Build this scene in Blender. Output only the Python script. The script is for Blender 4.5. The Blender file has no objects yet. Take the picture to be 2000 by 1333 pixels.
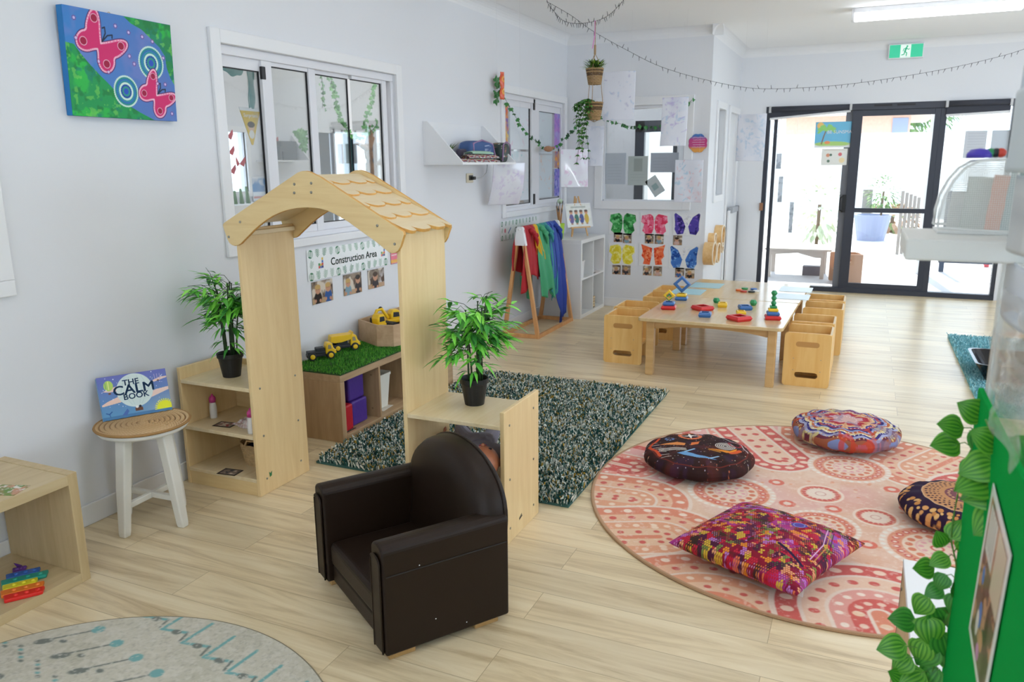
import bpy, math, random
import numpy as np
from math import sin, cos, pi, radians, sqrt, atan2
from mathutils import Vector, Matrix, Euler
random.seed(7)
S = bpy.context.scene
COL = S.collection
# ------------------------------------------------------------------ camera
H = 1.5
FPX = 1530.0
PITCH, YAW, ROLL = radians(-12.75), radians(24.1), radians(.44)
def _rot(a, b, c):
    Rz = np.array([[cos(b), -sin(b), 0], [sin(b), cos(b), 0], [0, 0, 1]])
    Rx = np.array([[1, 0, 0], [0, cos(a), -sin(a)], [0, sin(a), cos(a)]])
    Ry = np.array([[cos(c), 0, sin(c)], [0, 1, 0], [-sin(c), 0, cos(c)]])
    return Rz @ Rx @ Ry
RM = _rot(PITCH, YAW, ROLL)
cam_d = bpy.data.cameras.new('camera'); cam = bpy.data.objects.new('camera', cam_d); COL.objects.link(cam)
cam_d.sensor_width = 36; cam_d.lens = FPX * 36 / 2000; cam_d.clip_start = .05; cam_d.clip_end = 200
m = Matrix.Identity(4)
for i in range(3):
    m[i][0] = RM[i, 0]; m[i][1] = RM[i, 2]; m[i][2] = -RM[i, 1]
m[2][3] = H
cam.matrix_world = m
cam_d.dof.use_dof = True; cam_d.dof.focus_distance = 3.2; cam_d.dof.aperture_fstop = 6.3
S.camera = cam
# ------------------------------------------------------------------ world, sun, exposure
S.view_settings.view_transform = 'Standard'; S.view_settings.look = 'None'
S.view_settings.gamma = 1; S.view_settings.use_curve_mapping = False
S.view_settings.exposure = 0.0
W = bpy.data.worlds.new('world'); S.world = W; W.use_nodes = True
bg = W.node_tree.nodes['Background']; bg.inputs[0].default_value = (.70, .84, 1, 1); bg.inputs[1].default_value = 3.6
sun_d = bpy.data.lights.new('sun', 'SUN'); sun = bpy.data.objects.new('sun', sun_d); COL.objects.link(sun)
sun_d.energy = 9.0; sun_d.angle = radians(1); sun_d.color = (1, .95, .88)
sun.rotation_euler = Euler((radians(44), 0, radians(187)))
S.cycles.max_bounces = 8; S.cycles.diffuse_bounces = 5; S.cycles.transparent_max_bounces = 24
try: S.cycles.use_denoising = True
except Exception: pass
# ------------------------------------------------------------------ pixel of the photo -> point on a real plane
def _ray(px, py): return RM @ np.array([px - 1000, FPX, -(py - 666.5)])
def fl(px, py, z=0.0):
    d = _ray(px, py); t = (z - H) / d[2]; return Vector((d[0]*t, d[1]*t, z))
def onx(px, py, x):
    d = _ray(px, py); t = x / d[0]; return Vector((x, d[1]*t, H + d[2]*t))
def ony(px, py, y):
    d = _ray(px, py); t = y / d[1]; return Vector((d[0]*t, y, H + d[2]*t))
# ------------------------------------------------------------------ colour and materials
def lin(h):
    if isinstance(h, str):
        h = h.lstrip('#'); c = [int(h[i:i+2], 16)/255 for i in (0, 2, 4)]
    else: c = h
    return tuple(v/12.92 if v <= .04045 else ((v+.055)/1.055)**2.4 for v in c)
MATS = {}
def _new(name):
    mt = bpy.data.materials.new(name); mt.use_nodes = True; nt = mt.node_tree
    return mt, nt, nt.nodes['Principled BSDF']
def mat(name, col, rough=.5, metal=0.0, spec=.5, bump=0.0, bscale=60.0, var=0.0, vscale=8.0, emit=0, trans=0.0, sheen=0.0):
    if name in MATS: return MATS[name]
    mt, nt, b = _new(name); c = lin(col)
    b.inputs['Base Color'].default_value = (*c, 1); b.inputs['Roughness'].default_value = rough
    b.inputs['Metallic'].default_value = metal; b.inputs['Specular IOR Level'].default_value = spec
    if sheen: b.inputs['Sheen Weight'].default_value = sheen
    if emit:
        b.inputs['Emission Color'].default_value = (*c, 1); b.inputs['Emission Strength'].default_value = emit
    N, L = nt.nodes, nt.links
    tc = N.new('ShaderNodeTexCoord')
    if var:
        nz = N.new('ShaderNodeTexNoise'); nz.inputs['Scale'].default_value = vscale; nz.inputs['Detail'].default_value = 3
        L.new(tc.outputs['Object'], nz.inputs['Vector'])
        mx = N.new('ShaderNodeMix'); mx.data_type = 'RGBA'
        mx.inputs[6].default_value = (*[max(0, v*(1-var)) for v in c], 1); mx.inputs[7].default_value = (*[min(1, v*(1+var)) for v in c], 1)
        L.new(nz.outputs[0], mx.inputs[0]); L.new(mx.outputs[2], b.inputs['Base Color'])
    if bump:
        n2 = N.new('ShaderNodeTexNoise'); n2.inputs['Scale'].default_value = bscale; n2.inputs['Detail'].default_value = 4
        L.new(tc.outputs['Object'], n2.inputs['Vector'])
        bp = N.new('ShaderNodeBump'); bp.inputs['Strength'].default_value = bump; bp.inputs['Distance'].default_value = .01
        L.new(n2.outputs[0], bp.inputs['Height']); L.new(bp.outputs[0], b.inputs['Normal'])
    if trans:
        out = [n for n in N if n.type == 'OUTPUT_MATERIAL'][0]
        t = N.new('ShaderNodeBsdfTransparent'); ms = N.new('ShaderNodeMixShader'); ms.inputs[0].default_value = trans
        L.new(b.outputs[0], ms.inputs[1]); L.new(t.outputs[0], ms.inputs[2]); L.new(ms.outputs[0], out.inputs[0])
    MATS[name] = mt; return mt
def wood(name, c1, c2, axis='Z', scale=1.0, rough=.45, stretch=14, amount=1.0):
    """fine straight grain running along one object axis"""
    if name in MATS: return MATS[name]
    mt, nt, b = _new(name); N, L = nt.nodes, nt.links
    tc = N.new('ShaderNodeTexCoord'); mp = N.new('ShaderNodeMapping')
    s = [stretch*scale]*3; s['XYZ'.index(axis)] = .9*scale; mp.inputs['Scale'].default_value = s
    L.new(tc.outputs['Object'], mp.inputs[0])
    nz = N.new('ShaderNodeTexNoise'); nz.inputs['Scale'].default_value = 2.2; nz.inputs['Detail'].default_value = 7; nz.inputs['Roughness'].default_value = .6
    nz.inputs['Distortion'].default_value = .6
    L.new(mp.outputs[0], nz.inputs['Vector'])
    cr = N.new('ShaderNodeValToRGB'); cr.color_ramp.elements[0].position = .32; cr.color_ramp.elements[1].position = .68
    a, c = lin(c1), lin(c2)
    cr.color_ramp.elements[0].color = (*a, 1); cr.color_ramp.elements[1].color = (*c, 1)
    L.new(nz.outputs[0], cr.inputs[0]); L.new(cr.outputs[0], b.inputs['Base Color'])
    b.inputs['Roughness'].default_value = rough
    MATS[name] = mt; return mt
def vcol(name, rough=.8, bump=0.0, bscale=250, spec=.3, emit=0.0, alpha=1.0, sheen=0):
    """material that shows the printed or dyed pattern of the thing (colour attribute)"""
    if name in MATS: return MATS[name]
    mt, nt, b = _new(name); N, L = nt.nodes, nt.links
    at = N.new('ShaderNodeAttribute'); at.attribute_name = 'Col'
    L.new(at.outputs['Color'], b.inputs['Base Color']); b.inputs['Roughness'].default_value = rough; b.inputs['Specular IOR Level'].default_value = spec
    if sheen: b.inputs['Sheen Weight'].default_value = sheen
    if emit:
        L.new(at.outputs['Color'], b.inputs['Emission Color']); b.inputs['Emission Strength'].default_value = emit
    if alpha < 1: b.inputs['Alpha'].default_value = alpha
    if bump:
        tc = N.new('ShaderNodeTexCoord'); n2 = N.new('ShaderNodeTexNoise'); n2.inputs['Scale'].default_value = bscale
        L.new(tc.outputs['Object'], n2.inputs['Vector'])
        bp = N.new('ShaderNodeBump'); bp.inputs['Strength'].default_value = bump; bp.inputs['Distance'].default_value = .004
        L.new(n2.outputs[0], bp.inputs['Height']); L.new(bp.outputs[0], b.inputs['Normal'])
    MATS[name] = mt; return mt
def glassy(name, tint=(1, 1, 1), gl=.07, rough=.02):
    if name in MATS: return MATS[name]
    mt, nt, b = _new(name); N, L = nt.nodes, nt.links; N.remove(b)
    out = [n for n in N if n.type == 'OUTPUT_MATERIAL'][0]
    t = N.new('ShaderNodeBsdfTransparent'); t.inputs[0].default_value = (*tint, 1)
    g = N.new('ShaderNodeBsdfGlossy'); g.inputs['Roughness'].default_value = rough
    fr = N.new('ShaderNodeLayerWeight'); fr.inputs[0].default_value = .25
    mr = N.new('ShaderNodeMath'); mr.operation = 'MULTIPLY_ADD'; mr.inputs[1].default_value = .5; mr.inputs[2].default_value = gl*.6
    L.new(fr.outputs['Fresnel'], mr.inputs[0])
    ms = N.new('ShaderNodeMixShader'); L.new(mr.outputs[0], ms.inputs[0])
    L.new(t.outputs[0], ms.inputs[1]); L.new(g.outputs[0], ms.inputs[2]); L.new(ms.outputs[0], out.inputs[0])
    MATS[name] = mt; return mt
# ------------------------------------------------------------------ objects
def tag(o, label=None, cat=None, group=None, kind=None):
    if label: o['label'] = label
    if cat: o['category'] = cat
    if group: o['group'] = group
    if kind: o['kind'] = kind
    return o
def thing(name, label, cat, loc=(0, 0, 0), rz=0.0, group=None):
    o = bpy.data.objects.new(name, None); COL.objects.link(o); o.empty_display_size = .05
    o.location = loc; o.rotation_euler = (0, 0, rz); tag(o, label, cat, group); return o
def pmat(o):
    M = Matrix.Identity(4)
    while o is not None:
        M = Matrix.LocRotScale(o.location, o.rotation_euler, o.scale) @ M; o = o.parent
    return M
class MB:
    def __init__(s): s.v = []; s.f = []; s.c = []
    def add(s, vs, fs, M=None, col=None):
        n = len(s.v)
        for p in vs:
            p = Vector(p)
            s.v.append(tuple(M @ p) if M is not None else tuple(p))
        s.f += [tuple(n+i for i in f) for f in fs]
        if col is not None:
            s.c += [(0, 0, 0)]*(n-len(s.c)) + [col]*len(vs)
        return s
    def box(s, lo, hi, M=None, col=None):
        (a, b, c), (d, e, f) = lo, hi
        vs = [(a,b,c),(d,b,c),(d,e,c),(a,e,c),(a,b,f),(d,b,f),(d,e,f),(a,e,f)]
        return s.add(vs, [(0,3,2,1),(4,5,6,7),(0,1,5,4),(1,2,6,5),(2,3,7,6),(3,0,4,7)], M, col)
    def prism(s, pts, z0, z1, M=None, col=None):
        n = len(pts); a = sum(pts[i][0]*pts[(i+1) % n][1]-pts[(i+1) % n][0]*pts[i][1] for i in range(n))
        if a < 0: pts = pts[::-1]
        vs = [(x, y, z0) for x, y in pts]+[(x, y, z1) for x, y in pts]
        fs = [tuple(range(n-1, -1, -1)), tuple(range(n, 2*n))]+[(i, (i+1) % n, n+(i+1) % n, n+i) for i in range(n)]
        return s.add(vs, fs, M, col)
    def lathe(s, prof, n=24, M=None, cap=True, col=None):
        vs = [(r*cos(2*pi*k/n), r*sin(2*pi*k/n), z) for r, z in prof for k in range(n)]
        fs = [(i*n+k, i*n+(k+1) % n, (i+1)*n+(k+1) % n, (i+1)*n+k) for i in range(len(prof)-1) for k in range(n)]
        if cap:
            fs.append(tuple(range(n-1, -1, -1))); fs.append(tuple((len(prof)-1)*n+k for k in range(n)))
        return s.add(vs, fs, M, col)
    def tube(s, path, r, n=6, col=None):
        P = [Vector(p) for p in path]; vs = []; up = Vector((0, 0, 1)); L = len(P)
        for i, p in enumerate(P):
            d = (P[min(i+1, L-1)]-P[max(i-1, 0)]);
            if d.length < 1e-9: d = Vector((0, 0, 1))
            d.normalize(); a = d.cross(up)
            if a.length < .05: a = d.cross(Vector((1, 0, 0)))
            a.normalize(); b = a.cross(d); rr = r[i] if isinstance(r, (list, tuple)) else r
            for k in range(n): vs.append(p+(a*cos(2*pi*k/n)+b*sin(2*pi*k/n))*rr)
        fs = [(i*n+k, i*n+(k+1) % n, (i+1)*n+(k+1) % n, (i+1)*n+k) for i in range(L-1) for k in range(n)]
        fs += [tuple(range(n-1, -1, -1)), tuple((L-1)*n+k for k in range(n))]
        return s.add(vs, fs, None, col)
    def ball(s, c, r, n=10, m=7, M=None, col=None):
        if not isinstance(r, (list, tuple)): r = (r, r, r)
        vs = [(c[0], c[1], c[2]-r[2])]
        for i in range(1, m):
            t = pi*i/m
            for k in range(n): vs.append((c[0]+r[0]*sin(t)*cos(2*pi*k/n), c[1]+r[1]*sin(t)*sin(2*pi*k/n), c[2]-r[2]*cos(t)))
        vs.append((c[0], c[1], c[2]+r[2])); e = len(vs)-1
        fs = [(0, 1+(k+1) % n, 1+k) for k in range(n)]
        fs += [(1+i*n+k, 1+i*n+(k+1) % n, 1+(i+1)*n+(k+1) % n, 1+(i+1)*n+k) for i in range(m-2) for k in range(n)]
        fs += [(1+(m-2)*n+k, 1+(m-2)*n+(k+1) % n, e) for k in range(n)]
        return s.add(vs, fs, M, col)
    def build(s, name, mt, parent=None, world=False, bevel=0, smooth=False, seg=2, sub=0, label=None):
        me = bpy.data.meshes.new(name)
        vs = s.v
        if world and parent is not None:
            I = pmat(parent).inverted(); vs = [tuple(I @ Vector(p)) for p in vs]
        off = Vector((0, 0, 0))
        if parent is None and vs:       # a free mesh: origin at the middle of its base
            a = np.array(vs); off = Vector(((a[:, 0].min()+a[:, 0].max())/2, (a[:, 1].min()+a[:, 1].max())/2, a[:, 2].min()))
            vs = [tuple(Vector(p)-off) for p in vs]
        me.from_pydata([tuple(p) for p in vs], [], s.f); me.materials.append(mt); me.update()
        if s.c:
            cc = list(s.c)+[(0, 0, 0)]*(len(vs)-len(s.c))
            at = me.color_attributes.new('Col', 'FLOAT_COLOR', 'POINT')
            at.data.foreach_set('color', np.array([(*c, 1) for c in cc], dtype=np.float32).ravel())
        if smooth: me.polygons.foreach_set('use_smooth', [True]*len(me.polygons))
        o = bpy.data.objects.new(name, me); COL.objects.link(o); o.location = off
        if parent is not None: o.parent = parent; o.location = (0, 0, 0)
        if bevel:
            bm = o.modifiers.new('bevel', 'BEVEL'); bm.width = bevel; bm.segments = seg; bm.limit_method = 'ANGLE'; bm.angle_limit = radians(40)
        if sub:
            sm = o.modifiers.new('sub', 'SUBSURF'); sm.levels = sub; sm.render_levels = sub
        if label: o['label'] = label
        return o
def bx(name, lo, hi, mt, parent=None, bevel=0, world=True, label=None):
    return MB().box(lo, hi).build(name, mt, parent, world, bevel, label=label)
def struct(o): o['kind'] = 'structure'; return o
def copy_tree(o, parent=None):
    c = o.copy(); COL.objects.link(c)
    if parent is not None: c.parent = parent
    for ch in list(o.children): copy_tree(ch, c)
    return c
def frame_mat(o, x, y, z=None):
    """matrix with given origin, local x and y axes"""
    x = Vector(x).normalized(); y = Vector(y); y = (y - x*y.dot(x)).normalized(); z = x.cross(y)
    M = Matrix((x, y, z)).transposed().to_4x4(); M.translation = Vector(o); return M
def text(name, s, M, size, mt, parent=None, extr=.0008, align='CENTER', bold=0.0, sx=1.0, world=True, label=None, heavy=0.0):
    cu = bpy.data.curves.new(name, 'FONT'); cu.body = s; cu.size = size; cu.extrude = extr; cu.align_x = align; cu.align_y = 'CENTER'; cu.offset = bold
    cu.resolution_u = 3
    t = bpy.data.objects.new(name, cu); COL.objects.link(t)
    dg = bpy.context.evaluated_depsgraph_get(); me = bpy.data.meshes.new_from_object(t.evaluated_get(dg))
    bpy.data.objects.remove(t)
    if heavy:
        import bmesh
        bm = bmesh.new()
        for k in range(8):
            m3 = me.copy(); m3.transform(Matrix.Translation((heavy*cos(k*pi/4), heavy*sin(k*pi/4), 0))); bm.from_mesh(m3); bpy.data.meshes.remove(m3)
        bm.to_mesh(me); bm.free()
    M2 = M @ Matrix.Diagonal((sx, 1, 1, 1))
    if parent is not None and world: M2 = pmat(parent).inverted() @ M2
    me.transform(M2); me.materials.clear(); me.materials.append(mt)
    o = bpy.data.objects.new(name, me); COL.objects.link(o); o.parent = parent
    if label: o['label'] = label
    return o
# ------------------------------------------------------------------ printed patterns
class Cv:
    """evaluates a printed pattern at points (u, v) given in metres"""
    def __init__(s, u, v, bg, aa=.002):
        s.u = u; s.v = v; s.aa = aa; s.c = np.tile(np.array(lin(bg)), (len(u), 1)).astype(float)
    def mix(s, m, col):
        if isinstance(col, str): col = lin(col)
        m = np.clip(m, 0, 1)[:, None]; s.c = s.c*(1-m)+np.array(col)*m; return s
    def edge(s, d): return np.clip(.5 - d/s.aa, 0, 1)
    def disc(s, x, y, r, col, ry=None, a=0, al=1):
        dx, dy = s.u-x, s.v-y
        if a: dx, dy = dx*cos(a)+dy*sin(a), -dx*sin(a)+dy*cos(a)
        if ry: d = (np.hypot(dx/r, dy/ry)-1)*min(r, ry)
        else: d = np.hypot(dx, dy)-r
        return s.mix(s.edge(d)*al, col)
    def ring(s, x, y, r, w, col, ry=None, al=1):
        k = 1 if not ry else r/ry
        d = np.abs(np.hypot(s.u-x, (s.v-y)*k)-r)-w/2; return s.mix(s.edge(d)*al, col)
    def dots(s, x, y, r, dr, n, col, ry=None, a0=0, a1=2*pi, hole=None):
        ry = ry or r
        for k in range(n):
            t = a0+(a1-a0)*k/(n if abs(a1-a0-2*pi) < 1e-6 else max(1, n-1))
            s.disc(x+r*cos(t), y+ry*sin(t), dr, col)
            if hole: s.disc(x+r*cos(t), y+ry*sin(t), dr*.5, hole)
        return s
    def box(s, x0, y0, x1, y1, col, al=1):
        d = np.maximum(np.maximum(x0-s.u, s.u-x1), np.maximum(y0-s.v, s.v-y1)); return s.mix(s.edge(d)*al, col)
    def line(s, pts, w, col, al=1):
        d = np.full(len(s.u), 9.)
        for (ax, ay), (bx_, by) in zip(pts[:-1], pts[1:]):
            vx, vy = bx_-ax, by-ay; L2 = vx*vx+vy*vy+1e-12
            t = np.clip(((s.u-ax)*vx+(s.v-ay)*vy)/L2, 0, 1)
            d = np.minimum(d, np.hypot(s.u-ax-t*vx, s.v-ay-t*vy))
        return s.mix(s.edge(d-w/2)*al, col)
    def poly(s, pts, col, al=1):
        ins = np.zeros(len(s.u), bool); n = len(pts)
        for i in range(n):
            (ax, ay), (bx_, by) = pts[i], pts[(i+1) % n]
            if ay == by: continue
            c = ((ay > s.v) != (by > s.v)) & (s.u < (bx_-ax)*(s.v-ay)/(by-ay)+ax); ins ^= c
        return s.mix(ins.astype(float)*al, col)
    def noise(s, sc, seed=0, oct=3):
        rg = np.random.RandomState(seed); out = np.zeros(len(s.u)); amp = 1; tot = 0
        for o in range(oct):
            G = rg.rand(64, 64); x = (s.u*sc*2**o) % 63; y = (s.v*sc*2**o) % 63
            xi, yi = x.astype(int), y.astype(int); fx, fy = x-xi, y-yi; fx = fx*fx*(3-2*fx); fy = fy*fy*(3-2*fy)
            v = (G[yi, xi]*(1-fx)+G[yi, xi+1]*fx)*(1-fy)+(G[yi+1, xi]*(1-fx)+G[yi+1, xi+1]*fx)*fy
            out += amp*v; tot += amp; amp *= .5
        return out/tot
    def blot(s, sc, th, col, seed=0, w=.08, al=1, mask=1): return s.mix(np.clip((s.noise(sc, seed)-th)/w, 0, 1)*al*mask, col)
def grid_obj(name, fn, nu, nv, mt, paint=None, uv=None, parent=None, bg='#ffffff', aa=.002, world=True, smooth=True, thick=0, closed_u=False):
    """fn(U,V)->xyz arrays with U,V in 0..1; uv(U,V)->metres for the pattern"""
    U, V = np.meshgrid(np.linspace(0, 1, nu), np.linspace(0, 1, nv)); U = U.ravel(); V = V.ravel()
    X, Y, Z = fn(U, V); P = np.stack([X+0*U, Y+0*U, Z+0*U], 1)
    if parent is not None and world:
        I = np.array(pmat(parent).inverted()); P = P @ I[:3, :3].T + I[:3, 3]
    off = None
    if parent is None:
        off = np.array([(P[:, 0].min()+P[:, 0].max())/2, (P[:, 1].min()+P[:, 1].max())/2, P[:, 2].min()]); P = P-off
    i = np.arange(nu-1); j = np.arange(nv-1); I_, J = np.meshgrid(i, j); a = (J*nu+I_).ravel()
    F = np.stack([a, a+1, a+nu+1, a+nu], 1)
    me = bpy.data.meshes.new(name); me.vertices.add(len(P)); me.vertices.foreach_set('co', P.astype(np.float32).ravel())
    me.loops.add(len(F)*4); me.loops.foreach_set('vertex_index', F.ravel().astype(np.int32))
    me.polygons.add(len(F)); me.polygons.foreach_set('loop_start', np.arange(0, len(F)*4, 4, dtype=np.int32))
    me.polygons.foreach_set('loop_total', np.full(len(F), 4, dtype=np.int32))
    me.update(calc_edges=True); me.materials.append(mt)
    if paint:
        uu, vv = uv(U, V) if uv else (U, V)
        cv = Cv(uu, vv, bg, aa); paint(cv)
        at = me.color_attributes.new('Col', 'FLOAT_COLOR', 'POINT')
        at.data.foreach_set('color', np.concatenate([cv.c, np.ones((len(P), 1))], 1).astype(np.float32).ravel())
    if smooth: me.polygons.foreach_set('use_smooth', [True]*len(F))
    o = bpy.data.objects.new(name, me); COL.objects.link(o)
    if parent is not None: o.parent = parent
    else: o.location = off
    if thick:
        sm = o.modifiers.new('thick', 'SOLIDIFY'); sm.thickness = thick; sm.offset = 0
    return o
def sheet(name, M, w, h, paint, bg='#ffffff', res=.004, mt=None, parent=None, curl=0.0, wave=0.0, thick=.0012, bottomcurl=0.0, aa=None, world=True):
    """a printed sheet: local x right (0..w), y up (0..h), z out"""
    nu = max(4, int(w/res)); nv = max(4, int(h/res)); A = np.array(M)
    def fn(U, V):
        x = U*w; y = V*h; z = curl*np.sin(pi*U)*(1-V*.6)+wave*np.sin(U*7+V*3)+bottomcurl*(1-V)**2
        P = np.stack([x, y, z], 1) @ A[:3, :3].T + A[:3, 3]; return P[:, 0], P[:, 1], P[:, 2]
    return grid_obj(name, fn, nu, nv, mt or vcol('printed_paper', .55), paint, lambda U, V: (U*w, V*h), parent, bg, aa or res*1.2, world, thick=thick)
LAMP = 12.0; ADDED_LAMPS = ((-.9, 4.9), (1.9, 4.9), (-.9, 2.1), (1.9, 2.1), (-.9, -.8), (1.9, -.8), (2.2, 7.4))
# ================================================================== the room
XW = -2.942; YB = 8.02; XR = -1.455; YF = 9.88; ZC = 2.77
white_wall = mat('wall_paint', '#e4e5e8', .55, bump=.03, bscale=300, spec=.3)
trim_w = mat('trim_paint', '#ebebec', .35, spec=.5)
ceil_m = mat('ceiling_paint', '#f8f8f8', .8)
alu_w = mat('white_aluminium', '#e4e4e8', .35)
gasket = mat('black_gasket', '#17171c', .5)
alu_d = mat('dark_aluminium', '#2f333f', .35, spec=.5)
alu_g = mat('grey_aluminium', '#6d6f76', .4)
glass = glassy('window_glass', (.97, .985, .98), .05)
black_p = mat('black_plastic', '#141416', .4)

def wall(name, ax, p0, p1, u0, u1, z0, z1, holes=(), mt=None):
    us = sorted({u0, u1, *[h[0] for h in holes], *[h[1] for h in holes]}); zs = sorted({z0, z1, *[h[2] for h in holes], *[h[3] for h in holes]})
    b = MB()
    for a, c in zip(us[:-1], us[1:]):
        for d, e in zip(zs[:-1], zs[1:]):
            mu, mz = (a+c)/2, (d+e)/2
            if any(h[0] < mu < h[1] and h[2] < mz < h[3] for h in holes): continue
            if ax == 'x': b.box((p0, a, d), (p1, c, e))
            else: b.box((a, p0, d), (c, p1, e))
    return struct(b.build(name, mt or white_wall))

# floor: vinyl oak planks running across the room
def floor_mat():
    mt, nt, b = _new('oak_planks'); N, L = nt.nodes, nt.links
    tc = N.new('ShaderNodeTexCoord')
    br = N.new('ShaderNodeTexBrick'); br.offset = .37; br.inputs['Scale'].default_value = 1
    br.inputs['Brick Width'].default_value = 1.22; br.inputs['Row Height'].default_value = .18
    br.inputs['Mortar Size'].default_value = .0012; br.inputs['Color1'].default_value = (0, 0, 0, 1); br.inputs['Color2'].default_value = (1, 1, 1, 1)
    br.inputs['Mortar'].default_value = (.5, .5, .5, 1); br.inputs['Bias'].default_value = 0
    L.new(tc.outputs['Object'], br.inputs['Vector'])
    # per-plank shift of the grain
    sep = N.new('ShaderNodeSeparateColor'); L.new(br.outputs['Color'], sep.inputs[0])
    mp = N.new('ShaderNodeMapping'); mp.inputs['Scale'].default_value = (.55, 7.5, 1)
    L.new(tc.outputs['Object'], mp.inputs[0])
    av = N.new('ShaderNodeVectorMath'); av.operation = 'ADD'
    cx = N.new('ShaderNodeCombineXYZ'); ml = N.new('ShaderNodeMath'); ml.operation = 'MULTIPLY'; ml.inputs[1].default_value = 37.
    L.new(sep.outputs[0], ml.inputs[0]); L.new(ml.outputs[0], cx.inputs[0]); L.new(ml.outputs[0], cx.inputs[2])
    L.new(mp.outputs[0], av.inputs[0]); L.new(cx.outputs[0], av.inputs[1])
    nz = N.new('ShaderNodeTexNoise'); nz.inputs['Scale'].default_value = 2.0; nz.inputs['Detail'].default_value = 9; nz.inputs['Roughness'].default_value = .66; nz.inputs['Distortion'].default_value = .9
    L.new(av.outputs[0], nz.inputs['Vector'])
    cr = N.new('ShaderNodeValToRGB'); e = cr.color_ramp.elements
    e[0].position = .28; e[0].color = (*lin('#b99e76'), 1); e[1].position = .7; e[1].color = (*lin('#f0dfbd'), 1)
    k = e.new(.5); k.color = (*lin('#e2cda6'), 1)
    L.new(nz.outputs[0], cr.inputs[0])
    # plank tone
    tone = N.new('ShaderNodeMix'); tone.data_type = 'RGBA'; tone.blend_type = 'MULTIPLY'; tone.inputs[0].default_value = 1
    tr = N.new('ShaderNodeMapRange'); tr.inputs[3].default_value = .88; tr.inputs[4].default_value = 1.04
    L.new(sep.outputs[0], tr.inputs[0]); L.new(cr.outputs[0], tone.inputs[6]); L.new(tr.outputs[0], tone.inputs[7])
    mo = N.new('ShaderNodeMix'); mo.data_type = 'RGBA'; mo.inputs[7].default_value = (*lin('#b09a76'), 1)
    L.new(br.outputs['Fac'], mo.inputs[0]); L.new(tone.outputs[2], mo.inputs[6]); L.new(mo.outputs[2], b.inputs['Base Color'])
    b.inputs['Roughness'].default_value = .29; b.inputs['Specular IOR Level'].default_value = .62
    bp = N.new('ShaderNodeBump'); bp.inputs['Strength'].default_value = .06; bp.inputs['Distance'].default_value = .004
    L.new(nz.outputs[0], bp.inputs['Height']); L.new(bp.outputs[0], b.inputs['Normal'])
    return mt
fm = floor_mat()
struct(MB().box((-3.04, -3.1, -.06), (3.6, 9.98, 0)).build('floor', fm))
struct(MB().box((-3.04, -3.1, ZC), (3.6, 9.98, ZC+.1)).build('ceiling', ceil_m))

# left wall and its two windows ------------------------------------
W1 = dict(y0=onx(424.5, 74, XW).y, y1=onx(770, 150, XW).y, z0=onx(590, 466, XW).z, z1=2.085)
W2 = dict(y0=onx(984, 300, XW).y, y1=onx(1100, 300, XW).y, z0=onx(1040, 395, XW).z-.06, z1=onx(1060, 195, XW).z)
wall('wall_left', 'x', XW-.10, XW, -3.1, YB+.1, 0, ZC, [(W1['y0'], W1['y1'], W1['z0'], W1['z1']), (W2['y0'], W2['y1'], W2['z0'], W2['z1'])])

def casing_x(idx, Wn, x, wd=.066, dp=.02, bot=None):
    y0, y1, z0, z1 = Wn['y0'], Wn['y1'], Wn['z0'], Wn['z1']; b = MB(); bw = bot or wd
    b.box((x, y0-wd, z0-bw), (x+dp, y0, z1+wd)); b.box((x, y1, z0-bw), (x+dp, y1+wd, z1+wd))
    b.box((x, y0, z1), (x+dp, y1, z1+wd)); b.box((x, y0, z0-bw), (x+dp, y1, z0))
    return struct(b.build('window_%d_casing' % idx, trim_w, bevel=.004))
casing_x(1, W1, XW, .066, .02, .045)
casing_x(2, W2, XW, .066, .02, .05)
def slider(idx, Wn, panes, bars, parent_label):
    """aluminium sliding window set in the left wall"""
    y0, y1, z0, z1 = Wn['y0'], Wn['y1'], Wn['z0'], Wn['z1']
    root = struct(thing('window_%d' % idx, parent_label, 'window', (XW-.06, (y0+y1)/2, z0)))
    b = MB(); xa, xb = XW-.095, XW-.012
    b.box((xa, y0, z1-.045), (xb, y1, z1)); b.box((xa, y0, z0), (xb, y1, z0+.03)); b.box((xa, y0, z0+.03), (xb, y0+.012, z1-.045)); b.box((xa, y1-.03, z0+.03), (xb, y1, z1-.045))
    b.build('frame', alu_w, root, True, .003)
    for (ya, yb, xo) in bars:
        MB().box((XW-.055+xo, ya, z0+.03), (XW-.03+xo, yb, z1-.045)).build('stile', alu_w, root, True, .002)
    for (ya, yb, xo, t, bt) in panes:
        x = XW-.045+xo
        g = MB().box((x-.002, ya, z0+.03+bt), (x+.002, yb, z1-.045-t)).build('pane', glass, root, True)
        r = MB(); r.box((x-.012, ya, z1-.045-t), (x+.012, yb, z1-.045)); r.box((x-.012, ya, z0+.03), (x+.012, yb, z0+.03+bt)); r.build('rail', alu_w, root, True)
        k = MB(); e = .005
        k.box((x-.004, ya, z1-.045-t-e), (x+.006, yb, z1-.045-t)); k.box((x-.004, ya, z0+.03+bt), (x+.006, yb, z0+.03+bt+e)); k.box((x-.004, yb-e, z0+.03+bt), (x+.006, yb, z1-.045-t))
        k.build('gasket', gasket, root, True)
    return root
Y1 = lambda px, py=200: onx(px, py, XW-.045).y
w1 = slider(1, W1, [(W1['y0']+.012, Y1(508), 0, .055, .05), (Y1(527), Y1(600), .004, .02, .04), (Y1(613), Y1(682), -.012, .02, .04), (Y1(685), Y1(742), .004, .02, .04)],
            [(Y1(508), Y1(527), .012), (Y1(600), Y1(613), .006), (Y1(742), Y1(750), .006)], 'wide white sliding window behind the playhouse roof')
for z in (2.0, ):
    MB().box((XW-.03, Y1(507), z-.055), (XW-.014, Y1(507)+.03, z+.01)).build('latch', black_p, w1, True, .003)
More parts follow.
